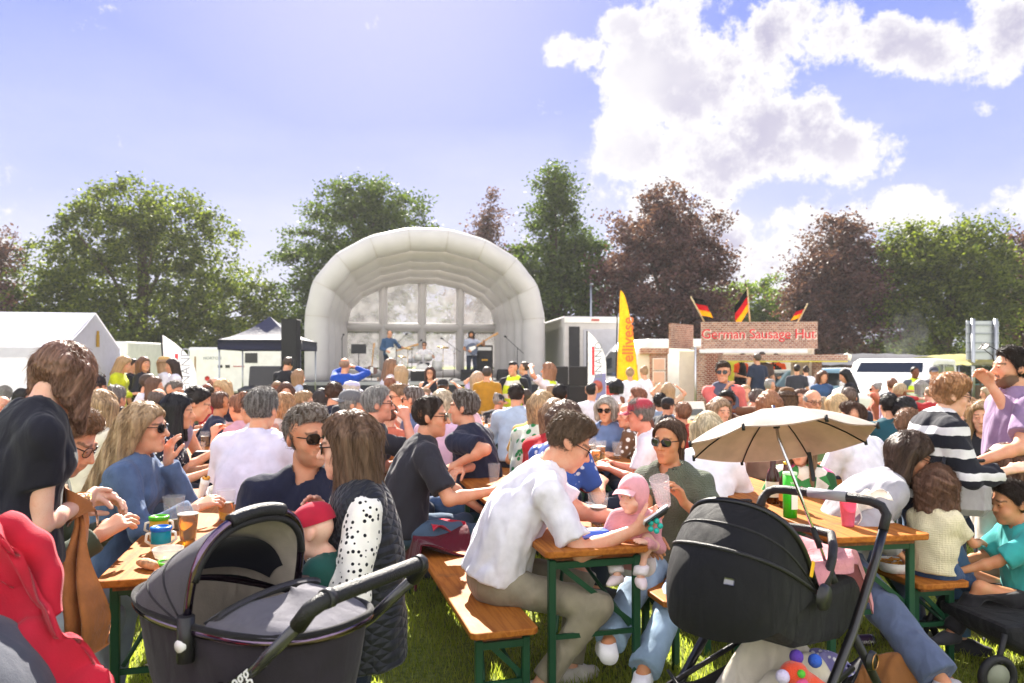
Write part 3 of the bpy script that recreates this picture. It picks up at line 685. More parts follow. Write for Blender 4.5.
def bottom_field(q, kind, lod, look, seed):
    f = Fld(); s = q.s; e = look.get('lloose', .014); wd = q.wide; b = look.get('belly', 0)
    wst = q.pel + .085 * s * q.R1[:, 2]
    f.ell(q.pel + A3(0, 0, .005), np.array((.160 * wd + e * .7, .118 + e * .7 + b * .05, .125 + e)) * s, np.eye(3)); f.cone(q.pel, wst + .03 * q.R1[:, 2], .142 * s * wd + e * .3, .134 * s * wd + e * .1, .05, q.R1[:, 1], .74 + b)
    for sd in (1, -1):
        th = q.K[sd] - q.Hp[sd]; sk = q.An[sd] - q.K[sd]
        if kind == 'shorts':
            cp = q.Hp[sd] + th * .72; f.cone(q.Hp[sd], q.Hp[sd] + th * .9, .082 * s + e, .066 * s + e * 1.5, .04, clip=[(cp, nrm(th))])
        elif kind == 'skirt':
            f.cone(q.Hp[sd], q.K[sd], .085 * s + e, .085 * s + e * 2, .14)
            f.cone(q.K[sd], q.K[sd] + sk * .35, .085 * s + e * 2, .095 * s + e * 2, .14, clip=[(q.K[sd] + sk * .3, nrm(sk))])
        else:
            f.cone(q.Hp[sd], q.K[sd], .078 * s + e, .053 * s + e, .04); t = look.get('ankle', .93); cp = q.K[sd] + sk * t; fl = look.get('flare', 0)
            f.cone(q.K[sd], q.K[sd] + sk * (t + .1), .052 * s + e, .046 * s + e * .9 + fl, .03, clip=[(cp, nrm(sk))])
    f.cut.append((wst, q.R1[:, 2])); f.wr = wrinkle(look.get('lwr', .008), seed + 50, 16)
    return f
def shoe_field(q, sd, lod):
    f = Fld(); s = q.s; A = q.An[sd]; d = q.Ft[sd]; z0 = A[2] - .085 * s
    heel = A - d * .035 * s; toe = A + d * .145 * s; sdv = nrm(np.cross(d, A3(0, 0, 1)))
    f.cone(A3(*heel[:2], z0 + .040 * s), A3(*(A + d * .06 * s)[:2], z0 + .045 * s), .042 * s, .044 * s, .03); f.cone(A3(*(A + d * .05 * s)[:2], z0 + .036 * s), A3(*toe[:2], z0 + .028 * s), .044 * s, .034 * s, .03)
    f.cone(A3(*heel[:2], z0 + .05 * s), A - d * .005, .040 * s, .043 * s, .03)
    f.cut.append((A3(0, 0, A[2] + .01 * s), A3(0, 0, 1))); f.cut.append((A3(0, 0, z0 + .002), A3(0, 0, -1)))
    return f
# hair is built in the head's own frame, so it can be shared
def hair_field(kind, g=(0, 0, -1), length=None):
    f = Fld(); g = nrm(g); g0 = g
    hl = [(A3(0, .058, .081), nrm((0, .85, -.53)))]
    def cap(o, k=.03, cl=hl, zc=-.085): f.ell((0, -.012, .038), (.077 + o, .097 + o, .087 + o), None, k, clip=cl + [(A3(0, -.06, zc), nrm((0, .5, -1)))])
    def face(): f.ell((0, .128, -.030), (.063, .090, .116), None, .01, True)
    if kind == 'short': cap(.009); f.ell((0, .022, .100), (.060, .052, .030), None, .03, clip=hl)
    elif kind == 'quiff': cap(.0085); f.ell((0, .034, .104), (.056, .050, .027), None, .03); f.ell((0, -.02, .092), (.066, .080, .040), None, .03)
    elif kind == 'pixie': cap(.015, .03, [(A3(0, .070, .070), nrm((0, .82, -.57)))], -.115); f.ell((0, .018, .10), (.070, .066, .036), None, .04); f.ell((.045, -.04, .07), (.05, .07, .05), None, .03); f.ell((-.045, -.04, .07), (.05, .07, .05), None, .03)
    elif kind == 'abob':
        cap(.020, .03, [(A3(0, .080, .060), nrm((0, .85, -.5)))], -.07)
        for sd in (1, -1):
            for (x, y, l_) in ((.080, .030, .17), (.086, -.005, .14), (.086, -.04, .10), (.070, -.075, .075)): f.cone((sd * x, y, .02), A3(sd * x, y, -.02) + g * l_, .026, .014, .04)
        face()
    elif kind == 'buzz': cap(.0095)
    elif kind == 'ring': f.ell((0, -.012, .03), (.086, .106, .08), None, .02, clip=hl + [(A3(0, -.06, -.085), nrm((0, .5, -1))), (A3(0, 0, .055), nrm((0, .55, 1)))])
    elif kind in ('bob', 'bobb', 'curly', 'afro'):
        o = {'bob': .018, 'bobb': .016, 'curly': .024, 'afro': .045}[kind]; L = length or (.15 if kind != 'afro' else .08)
        cap(o, .03, [(A3(0, .076, .068), nrm((0, .85, -.5)))], -.12)
        for sd in (1, -1):
            for (x, y) in (((.082, .020),) if kind != 'bobb' else ()) + ((.086, -.03), (.07, -.075)): f.cone((sd * x, y, .02), A3(sd * x, y, -.02) + g * L, .028 + o * .3, .020 + o * .3, .04)
        f.cone((0, -.10, .0), A3(0, -.10, -.01) + g * L * .9, .04, .028, .05); face()
    elif kind in ('long', 'longwavy'):
        L = length or .34; cap(.017, .03, [(A3(0, .074, .070), nrm((0, .8, -.6)))], -.12)
        for x in (-.065, -.025, .025, .065): f.cone((x, -.085, .03), A3(x * 1.1, -.105, -.02) + g * L, .034, .018, .035)
        for sd in (1, -1):
            f.cone((sd * .078, -.045, .03), A3(sd * .094, -.06, -.02) + g * L, .030, .017, .03); f.cone((sd * .078, .018, .045), A3(sd * .090, .024, -.03) + g * L * .82, .021, .012, .03); f.cone((sd * .080, -.012, .04), A3(sd * .094, -.018, -.03) + g * L * .95, .022, .013, .03)
        face()
    elif kind == 'pony':
        cap(.010); f.cone((0, -.105, .065), (0, -.135, .07), .022, .026, .02); f.cone((0, -.135, .07), A3(0, -.15, .0) + g * (length or .22), .030, .012, .02)
    elif kind == 'bun': cap(.010); f.ell((0, -.09, .105), (.045, .042, .04), None, .015)
    elif kind == 'hood': f.ell((0, -.02, .03), (.098, .118, .112), None, .02); f.cone((0, -.03, 0), (0, -.04, -.16), .09, .075, .05); f.ell((0, .12, -.02), (.062, .09, .10), None, .02, True)
    if kind in ('curly', 'afro'): f.wr = wrinkle(.009, 3, 48, (1, 1, 1))
    elif kind == 'longwavy': f.wr = wrinkle(.009, 5, 55, (1, 1, .5))
    elif kind in ('short', 'quiff', 'pixie'): f.wr = wrinkle(.0035 if kind != 'pixie' else .009, 9, 95 if kind != 'pixie' else 60, (1, 1, .8))
    elif kind not in ('hood',): f.wr = wrinkle(.005, 2, 110, (1, 1, .12))
    return f
_HC = {}
def hair_mesh(kind, lod, g=(0, 0, -1), length=None, seed=0):
    key = (kind, lod, tuple(np.round(g, 2)), length, seed if lod == 0 else 0)
    if key in _HC: return _HC[key]
    f = hair_field(kind, g, length); V, Q = f.mesh((.0055, .010, .015)[lod])
    V = relax(V, Q, 1, .4); n0 = len(V)
    if lod <= 1 and kind != 'hood' and len(V) > 50:
        rg = np.random.default_rng(seed + 5); N = 6500 if lod == 0 else 900
        p = V[rg.integers(0, len(V), N)].copy(); wid = .0013 if lod == 0 else .003; step = .011 if kind in ('long', 'bob', 'longwavy', 'pony') else .006
        nst = 7 if lod == 0 else 4; pts = [p]; gg = nrm(g); eps = .004
        def grad(P):
            G = np.stack([f.at(P + eps * np.eye(3)[i]) - f.at(P - eps * np.eye(3)[i]) for i in range(3)], 1); return G / (np.linalg.norm(G, axis=1)[:, None] + 1e-9)
        up = rg.normal(size=(N, 3)) * (.9 if kind in ('curly', 'afro') else .28)
        lift = rg.uniform(.001, .007 if kind not in ('short', 'quiff', 'curly', 'afro', 'pixie') else .013, N)
        for i in range(nst):
            G = grad(p)
            if kind in ('short', 'buzz', 'quiff', 'ring', 'pixie'): fr_ = np.clip(p[:, 1] / .04, 0, 1); fl = np.stack([p[:, 0] * 4, (p[:, 1] + .05) * 3 * (1 - fr_) - .5 * fr_, -.25 * (1 - fr_) + .12 * fr_], 1) + G * .5
            else: fl = gg[None, :] + .3 * np.stack([p[:, 0] * 8, (p[:, 1] + .03) * 8, 0 * p[:, 0]], 1) * np.exp(-np.maximum(0, .1 - p[:, 2]) * 12)[:, None]
            fl = fl + up; fl = fl - G * (fl * G).sum(1)[:, None] * .85; fl /= np.linalg.norm(fl, axis=1)[:, None] + 1e-9
            p = p + fl * step; d = f.at(p); p = p - G * (np.clip(d, -.02, .02) - lift * (i + 1) / nst)[:, None]; pts.append(p)
        fly = np.where(rg.random(N) < .05, rg.uniform(.004, .018, N), 0)
        for i in range(1, nst + 1): pts[i] = pts[i] + grad(pts[i]) * (fly * (i / nst) ** 1.5)[:, None]
        P = np.stack(pts, 1); sidev = np.cross(np.diff(P, axis=1, append=P[:, -1:] + (P[:, -1:] - P[:, -2:-1])), rg.normal(size=(N, 1, 3))); sidev /= np.linalg.norm(sidev, axis=2)[:, :, None] + 1e-9
        w = wid * np.linspace(1, .25, nst + 1)[None, :, None]; A_ = P + sidev * w; B_ = P - sidev * w
        SV = np.stack([A_, B_], 2).reshape(-1, 3); k = np.arange(N)[:, None] * (2 * (nst + 1)) + np.arange(nst)[None, :] * 2 + n0
        SQ = np.stack([k, k + 1, k + 3, k + 2], 2).reshape(-1, 4); V = np.concatenate([V, SV]); Q = np.concatenate([Q, SQ])
    me = npmesh('hair', V, Q); _HC[key] = me; return me
def glasses_mesh(kind):
    key = ('gl', kind)
    if key in _HC: return _HC[key]
    m = MB(); big = .027 if kind == 'sun' else .024
    for sd in (1, -1):
        pts = []
        for i in range(14):
            a = 2 * PI * i / 14; ca, sa = math.cos(a), math.sin(a); pts.append((sd * .033 + big * math.copysign(abs(ca) ** .7, ca), .101 - .10 * abs(math.copysign(big * abs(ca) ** .7, ca) * 1 + (0)) * .3 - abs(sd * .033 + big * ca) ** 2 * 3.0, .008 + .021 * math.copysign(abs(sa) ** .75, sa)))
        m.mi = 0; m.tube(pts, .0023 if kind == 'sun' else .0017, 6, closed=True)
        m.mi = 1; b = [tuple(Vector(p)) for p in pts]
        m._a(b + [(p[0], p[1] + .002, p[2]) for p in b], [tuple(range(14)), tuple(range(14, 28))[::-1]], False)
        m.mi = 0; m.tube([(sd * .058, .090, .014), (sd * .078, .03, .014), (sd * .080, -.005, .012), (sd * .078, -.03, -.012)], .0024, 6)
    m.tube([(-.010, .105, .012), (0, .109, .014), (.010, .105, .012)], .0022, 6)
    me = m.mesh('glasses'); _HC[key] = me; return me
def hat_mesh(kind):
    key = ('hat', kind)
    if key in _HC: return _HC[key]
    m = MB()
    if kind in ('cap', 'cap_back'):
        sg = 1 if kind == 'cap' else -1
        m.lathe([(.098, 0), (.0985, .025), (.092, .055), (.07, .082), (.035, .097), (.004, .101)], (0, 0, 0), 24)
        m.V = [(x * .90, y * 1.10 - .012, z + .042 + .10 * (y if sg > 0 else -y) * (z < .03)) for x, y, z in m.V]
        m.mi = 1; m.grid(lambda u, v: (.078 * math.sin((u - .5) * 2.6), sg * (.06 + .045 * math.cos((u - .5) * 2.6) + v * .075 * math.cos((u - .5) * 2.2)) - .005, .052 - v * .016 - .018 * (2 * u - 1) ** 2), 10, 4, True, .004)
        m.mi = 0; m.ball((0, -.012, .143), .007, 8)
    elif kind in ('sunhat', 'bucket', 'panama'):
        br = {'sunhat': .075, 'bucket': .045, 'panama': .07}[kind]
        m.lathe([(.098 + br, -.025 if kind == 'bucket' else -.006), (.100 + br * .5, -.008), (.099, .006), (.094, .05), (.080, .080), (.045, .092), (.004, .095)], (0, 0, 0), 24)
        m.V = [(x * .92, y * 1.08 - .012, z + .048 + .05 * y) for x, y, z in m.V]
        if kind == 'panama': m.mi = 1; m.lathe([(.1005, .004), (.1005, .026)], (0, 0, .048), 24)
    elif kind == 'phones':
        m.tube([(.098 * math.cos(a), -.012, .03 + .108 * math.sin(a)) for a in [PI * i / 12 for i in range(13)]], .010, 6)
        for sd in (1, -1): m.ball((sd * .094, -.010, .0), (.022, .036, .040), 10)
    me = m.mesh(kind); _HC[key] = me; return me
M_ = {}
def eye_mesh(sd):
    if ('eye', sd) in _HC: return _HC['eye', sd]
    m = MB(); m.mi = 0; m.ball((sd * .031, .0785, .008), .0128, 14); m.mi = 1; m.ball((sd * .031, .0858, .008), .0078, 10); m.mi = 2; m.ball((sd * .031, .0902, .008), .0040, 8)
    me = m.mesh('eye'); _HC['eye', sd] = me; return me
_PC = {}
LIDS = True
def person(label, q, look, loc, heading, lod=1, group=None, cache=None, name='person'):
    """q Pose, look: dict of colours and kinds; loc: ground point under the pelvis; heading: degrees from +Y towards +X"""
    sk = look.get('skin', '#d9a585'); seed = look.get('seed', abs(hash(label)) % 97 if False else sum(map(ord, label)) % 97)
    H_ = ((.011, .0048, .0058), (.018, .0095, .0095), (.026, .015, .016))[lod]
    ck = (cache, lod, look.get('top'), look.get('bottom'), look.get('beard', 0) > 0) if cache else None
    if ck and ck in _PC: data = _PC[ck]
    else:
        f = body_field(q, lod, look); hb = .15 * q.hs; fine = [(q.head - hb, q.head + hb, H_[1])]
        if lod < 2:
            for sd in (1, -1):
                c = q.Wr[sd] + q.Hd[sd] * .08 * q.s; fine.append((c - .105 * q.s, c + .105 * q.s, H_[2]))
        V, Q = f.mesh(H_[0], fine); me = npmesh('body', V, Q)
        at = me.color_attributes.new('tint', 'FLOAT_COLOR', 'POINT'); at.data.foreach_set('color', head_tint(V, q, look.get('beard', 0), q.fem, look.get('brow', .8)).ravel())
        data = {'body': me}; gh = (.0105, .018, .026)[lod]
        if look.get('top'):
            V, Q = top_field(q, look['top'], lod, look, seed).mesh(gh); data['top'] = npmesh('shirt', relax(V, Q, 1, .3), Q)
        if look.get('over'):
            lk = dict(look); lk.update(look['over_look']); V, Q = top_field(q, look['over'], lod, lk, seed + 3).mesh(gh); data['over'] = npmesh('overgarment', relax(V, Q, 1, .3), Q)
        if look.get('bottom') and q.legs:
            V, Q = bottom_field(q, look['bottom'], lod, look, seed).mesh(gh); data['bottom'] = npmesh('trousers', relax(V, Q, 1, .3), Q)
        if look.get('shoe', True) and q.legs:
            data['shoe'] = [npmesh('shoe', *shoe_field(q, sd, lod).mesh((.009, .014, .02)[lod])) for sd in (1, -1)]
        if ck: _PC[ck] = data
    mx = lambda me, ms: None
    o = link(name, data['body'].copy() if False else data['body'])
    def setm(ob, ms):
        ms = ms if isinstance(ms, (list, tuple)) else [ms]
        while len(ob.data.materials) < len(ms): ob.data.materials.append(None)
        for i, m in enumerate(ms): ob.material_slots[i].link = 'OBJECT'; ob.material_slots[i].material = m
    setm(o, skin(sk)); o.location = loc; o.rotation_euler = (0, 0, R(-heading)); props(o, label, look.get('cat', 'person'), group)
    for k, nm, mk in (('top', look.get('topname', 'shirt'), 'topm'), ('over', look.get('overname', 'jacket'), 'overm'), ('bottom', look.get('botname', 'trousers' if look.get('bottom') == 'trousers' else str(look.get('bottom'))), 'botm')):
        if k in data:
            c = link(nm, data[k], parent=o); setm(c, look[mk])
    for sm in data.get('shoe', []):
        c = link('shoe', sm, parent=o); setm(c, look.get('shoem') or cloth('#3a3a40'))
    Mh = Matrix.Translation(Vector(q.head)) @ Matrix(q.Rh.tolist()).to_4x4() @ Matrix.Scale(q.hs, 4)
    gd = q.Rh.T @ A3(0, 0, -1)
    if look.get('hair'):
        k = look['hair']; dn = look.get('gdir', tuple(np.round(gd * 4) / 4) if lod and k in ('long', 'longwavy', 'bob', 'bobb', 'curly') else tuple(gd) if k in ('long', 'longwavy', 'bob', 'bobb', 'abob', 'pony', 'curly') else (0, 0, -1))
        if lod == 2: dn = (0, 0, -1)
        c = link('hood' if k == 'hood' else 'hair', hair_mesh(k, lod, dn, look.get('hlen'), seed), parent=o, mw=Mh); setm(c, look.get('hairm') or hairm(look.get('hairc', '#4a3424'), look.get('grey', 0)))
    if look.get('hat'):
        c = link('hat' if look['hat'] != 'phones' else 'headphones', hat_mesh(look['hat']), parent=o, mw=Mh); hm = look['hatm']; setm(c, hm if isinstance(hm, (list, tuple)) else [hm, hm])
    if look.get('glasses'):
        g = look['glasses']; c = link('sunglasses' if g == 'sun' else 'glasses', glasses_mesh(g), parent=o, mw=Mh)
        setm(c, [plastic('#15120f', rough=.25), mat('#0c0b0c', rough=.06, spec=.8, name='lens') if g == 'sun' else mat('#ffffff', rough=.02, glass=1.0, var=0, alpha=.25, name='clear_lens')])
    if look.get('glasses') != 'sun' and lod < 2 and look.get('eyes', True):
        for sd in (1, -1):
            c = link('eye', eye_mesh(sd), parent=o, mw=Mh); setm(c, [mat('#a89f98', rough=.3, name='eye_white'), mat(look.get('eye', '#4a3a2a'), rough=.15, name='iris'), mat('#050505', rough=.1, name='pupil')])
    return o
# ------------------------------------------------------------------ the ground
def ground_mat():
    m = bpy.data.materials.new('turf'); m.use_nodes = True; nt = m.node_tree; L = nt.links.new; b = nt.nodes['Principled BSDF']
    tc = nnode(nt, 'ShaderNodeTexCoord'); n = nnode(nt, 'ShaderNodeTexNoise'); n.inputs['Scale'].default_value = .55; n.inputs['Detail'].default_value = 8; L(tc.outputs['Object'], n.inputs['Vector'])
    n2 = nnode(nt, 'ShaderNodeTexNoise'); n2.inputs['Scale'].default_value = 34; n2.inputs['Detail'].default_value = 6; L(tc.outputs['Object'], n2.inputs['Vector'])
    c = mixc(nt, mrange(nt, n.outputs['Fac'], .35, .65), (.16, .20, .040), (.26, .27, .07)); c = mixc(nt, mrange(nt, n2.outputs['Fac'], .35, .7), c, (.085, .11, .022))
    n3 = nnode(nt, 'ShaderNodeTexNoise'); n3.inputs['Scale'].default_value = 3; n3.inputs['Detail'].default_value = 5; L(tc.outputs['Object'], n3.inputs['Vector'])
    c = mixc(nt, mrange(nt, n3.outputs['Fac'], .6, .75, 0, .6), c, (.24, .20, .085))
    L(c, b.inputs['Base Color']); b.inputs['Roughness'].default_value = .95; b.inputs['Specular IOR Level'].default_value = .1
    bp = nnode(nt, 'ShaderNodeBump'); bp.inputs['Strength'].default_value = .8; bp.inputs['Distance'].default_value = .03; L(n2.outputs['Fac'], bp.inputs['Height']); L(bp.outputs[0], b.inputs['Normal'])
    return m
gm = MB(); gm.grid(lambda u, v: (-900 + 1800 * u, -60 + 1500 * v, 0), 8, 8, False)
props(gm.build('ground', ground_mat()), kind='structure')
def leaf_mat(c1, c2, name='leaves', tr=.42):
    m = bpy.data.materials.new(name); m.use_nodes = True; nt = m.node_tree; nt.nodes.clear(); L = nt.links.new
    g = nnode(nt, 'ShaderNodeNewGeometry'); c = mixc(nt, g.outputs['Random Per Island'], col(c1), col(c2))
    d = nnode(nt, 'ShaderNodeBsdfPrincipled'); d.inputs['Roughness'].default_value = .55; d.inputs['Specular IOR Level'].default_value = .25; L(c, d.inputs['Base Color'])
    t = nnode(nt, 'ShaderNodeBsdfTranslucent'); c2_ = mixc(nt, 1.0, c, (1.15, 1.25, .6), 'MULTIPLY'); L(c2_, t.inputs[0])
    mx = nnode(nt, 'ShaderNodeMixShader'); mx.inputs[0].default_value = tr; L(d.outputs[0], mx.inputs[1]); L(t.outputs[0], mx.inputs[2])
    o = nnode(nt, 'ShaderNodeOutputMaterial'); L(mx.outputs[0], o.inputs[0]); return m
def grass():
    N = 120000; g = np.random.default_rng(3)
    D = 2.0 + 7.5 * g.random(N) ** 1.5; px = g.uniform(-60, 1084, N); x = (px - 512) / F_PX * D; y = D
    h = g.uniform(.025, .062, N) * (1 + .5 * np.sin(x * 3) * np.sin(y * 2.3)); w = g.uniform(.0016, .0034, N) * (.75 + D / 9); a = g.uniform(0, 6.28, N); ln = g.uniform(.1, .9, N) * h; la = g.uniform(0, 6.28, N)
    dx, dy = np.cos(a) * w, np.sin(a) * w; lx, ly = np.cos(la) * ln, np.sin(la) * ln; z = np.zeros(N)
    V = np.stack([np.stack([x - dx, y - dy, z], 1), np.stack([x + dx, y + dy, z], 1), np.stack([x + dx * .7 + lx * .4, y + dy * .7 + ly * .4, h * .6], 1), np.stack([x - dx * .7 + lx * .4, y - dy * .7 + ly * .4, h * .6], 1), np.stack([x + lx, y + ly, h], 1)], 1).reshape(-1, 3)
    b = np.arange(N)[:, None] * 5; tri = np.concatenate([b + np.array([[0, 1, 2, 3]]), b + np.array([[3, 2, 4, 4]])], 1).reshape(-1, 4)
    F = [list(map(int, q)) if q[2] != q[3] else [int(q[0]), int(q[1]), int(q[2])] for q in tri]
    props(link('grass', npmesh('grass', V, F), leaf_mat((.23, .28, .05), (.42, .43, .10), 'grass_blades', .62)), kind='stuff', label='short sunlit grass between the beer tables')
grass()
# ------------------------------------------------------------------ trees
BARK = mat('#4a3c30', rough=.9, var=.35, vs=5, bump=.7, bs=18, name='bark', stretch=(1, 1, .3))
def tree(name, label, x, y, lobes, h0, leafc, nclump, per, lsize, trunk_r, seed, tr=.42, droop=.3, cl=(.55, .55, .4), group=None):
    """lobes: (dx,dy,z,rx,ry,rz) ellipsoids whose surface and inside carry the leaf clumps"""
    g = np.random.default_rng(seed); rn = random.Random(seed); t = thing(name, label, 'tree', (x, y, 0), 0, group)
    vol = np.array([l[3] * l[5] for l in lobes]); nclump = int(nclump * 1.75); pk = g.choice(len(lobes), nclump, p=vol / vol.sum()); cs = []
    tr_ = MB(); topz = max(l[2] for l in lobes)
    tr_.tube([(0, 0, -.1), (rn.uniform(-.1, .1), 0, h0), (rn.uniform(-.4, .4), rn.uniform(-.3, .3), h0 + (topz - h0) * .6), (rn.uniform(-.5, .5), 0, topz)], [trunk_r * 1.25, trunk_r, trunk_r * .5, .04], 9)
    for l in lobes:
        for _ in range(3):
            e = (l[0] + rn.uniform(-.6, .6) * l[3], l[1] + rn.uniform(-.6, .6) * l[4], l[2] + rn.uniform(-.2, .6) * l[5]); z0 = h0 + rn.uniform(0, .5) * max(.2, (l[2] - h0))
            tr_.tube([(0, 0, z0), (e[0] * .4, e[1] * .4, z0 + (e[2] - z0) * .55), e], [trunk_r * .4, trunk_r * .22, .03], 6)
    tr_.build('trunk', BARK, t)
    VV = []; 
    for i in pk:
        l = lobes[i]; v = nrm(g.normal(size=3)); rr = g.random() ** .42 * g.uniform(.86, 1.12); c = np.array(l[:3]) + v * np.array(l[3:]) * rr
        if c[2] < .25: c[2] = g.uniform(.3, 1.2)
        n = int(per * 1.9 * g.uniform(.5, 1.5)); sz = g.uniform(.6, 1.4) * np.array(cl); out = np.array([v[0], v[1], v[2] * .4 - droop * .3])
        P = c + g.normal(size=(n, 3)) * sz * .55 + out * (g.random((n, 1)) ** 2) * (1.1 if g.random() < .7 else 2.4) * sz[0]
        a = g.normal(size=(n, 3)); a[:, 2] *= .6; a /= np.linalg.norm(a, axis=1)[:, None]; b = np.cross(a, g.normal(size=(n, 3))); b /= np.linalg.norm(b, axis=1)[:, None] + 1e-9
        s = lsize * .80 * g.uniform(.6, 1.35, (n, 1)); a = a * s; b = b * s * .55
        VV.append(np.stack([P - a, P + b, P + a, P - b], 1))
    V = np.concatenate(VV).reshape(-1, 3); Q = np.arange(len(V)).reshape(-1, 4)
    link('crown', npmesh('crown', V, Q, False), leafc, t); return t
GREEN = leaf_mat((.026, .046, .013), (.115, .155, .032), tr=.5); DARKG = leaf_mat((.038, .062, .022), (.085, .12, .034), tr=.35); LIME = leaf_mat((.085, .14, .022), (.16, .20, .035), tr=.5)
COPPER = leaf_mat((.055, .026, .034), (.165, .078, .078), tr=.4); OLIVE = leaf_mat((.026, .044, .011), (.175, .20, .036), tr=.58)
def TX(px, D): return X(px, D)
D = 46
tree('broadleaf_tree', 'broad dark green tree filling the left behind the white tent', TX(140, D), D, [(0, 0, 7.4, 6.0, 4, 5.2), (-5.0, 0, 5.8, 3.4, 3, 3.8), (5.0, -.5, 5.2, 3.5, 3, 3.6), (-1.2, 0, 10.8, 3.2, 2.6, 2.6), (1.8, .4, 10.6, 3.0, 2.4, 2.2), (-7.0, -.6, 3.2, 1.9, 2, 2.2), (7.2, -.4, 4.0, 1.7, 2, 3.0), (0, -1, 3.2, 6.6, 2.6, 2.7)], 2.2, OLIVE, 520, 42, .15, .45, 1)
D = 50
tree('broadleaf_tree', 'tall green tree rising just left of the inflatable stage', TX(358, D), D, [(0, 0, 9.6, 4.2, 3.2, 4.6), (-3.4, 0, 6.6, 2.6, 2.4, 4.4), (3.0, 0, 10.0, 2.9, 2.4, 3.2), (.4, 0, 12.6, 2.8, 2.2, 1.9), (-3.6, 0, 3.4, 2.4, 2.2, 3.0), (1, 0, 4.2, 5, 2.4, 3.6)], 2.5, GREEN, 420, 42, .15, .4, 2)
tree('dark_conifer', 'slim purple tipped tree peeking over the top of the stage', TX(480, D), D + 4, [(0, 0, 6, 2.2, 2, 4.0), (.2, 0, 10.4, 1.1, 1.1, 2.6), (.5, 0, 12.9, .5, .5, 1.4), (1.0, 0, 9.0, 1.9, 1.4, 1.6)], 2, COPPER, 150, 34, .13, .25, 3)
D = 47
tree('tall_tree', 'tall narrow green tree between the stage and the copper beech', TX(557, D), D, [(0, 0, 4.6, 3.5, 3, 4.2), (.1, 0, 8.6, 2.5, 2.2, 3.2), (-.1, 0, 11.6, 1.6, 1.5, 2.3), (-.2, 0, 13.4, .8, .8, 1.3), (1.6, 0, 6.6, 2.0, 2, 3.0), (-1.9, 0, 6.0, 1.7, 2, 3.0)], 1.6, GREEN, 330, 42, .14, .35, 4)
D = 43
tree('copper_beech', 'purple copper beech standing behind the sausage hut on its left', TX(664, D), D, [(0, 0, 5.6, 3.4, 3, 4.6), (-.6, 0, 9.3, 2.3, 2, 2.6), (1.6, 0, 8.4, 2.2, 2, 2.6), (2.4, 0, 5.2, 1.8, 2, 3.4), (-2.2, 0, 5.0, 1.6, 2, 3.8), (.2, 0, 10.9, 1.3, 1.2, 1.4)], 1.6, COPPER, 340, 42, .14, .4, 5, tr=.3)
D = 60
tree('broadleaf_tree', 'bright green tree behind the roof of the sausage hut', TX(745, D), D, [(0, 0, 5.4, 3.6, 3, 3.4), (-2.6, 0, 5.0, 2.4, 2, 3.2), (2.4, 0, 4.2, 1.9, 2, 2.8)], 1.8, LIME, 220, 42, .17, .35, 6)
D = 45
tree('copper_beech', 'purple copper beech right of the sausage hut', TX(838, D), D, [(0, 0, 5.0, 3.0, 2.6, 4.2), (-.2, 0, 8.3, 1.9, 1.8, 2.2), (1.4, 0, 6.6, 1.8, 1.8, 2.6), (-1.7, 0, 5.0, 1.5, 1.6, 3.0), (.1, 0, 9.6, .8, .8, 1.0)], 1.6, COPPER, 270, 42, .14, .35, 7, tr=.3)
tree('lime_tree', 'light green spreading tree behind the back of the road sign', TX(935, D), D - 1, [(0, 0, 6.0, 3.6, 3, 4.3), (-1.9, 0, 8.2, 1.9, 1.8, 1.9), (1.3, 0, 8.3, 2.2, 2, 1.9), (3.0, 0, 5.6, 1.8, 2, 3.0), (-2.8, 0, 5.2, 1.7, 2, 3.4)], 1.7, OLIVE, 330, 42, .14, .35, 8)
tree('copper_beech', 'dark copper beech at the far right edge behind the lime tree', TX(1022, D + 3), D + 3, [(0, 0, 5.2, 2.4, 2.6, 4.6), (.3, 0, 8.6, 1.8, 1.6, 2.1), (1.8, 0, 5.2, 2.0, 2, 4.2)], 1.6, COPPER, 220, 42, .14, .35, 9, tr=.3)
tree('copper_beech', 'sparse copper beech at the far left edge of the field', TX(-22, 44), 44, [(0, 0, 6.4, 1.9, 2, 3.2), (1.2, 0, 8.8, .9, 1, 1.1), (.9, 0, 4.5, 1.9, 2, 2.2)], 1.6, COPPER, 120, 32, .14, .3, 10, tr=.3)
k = 0
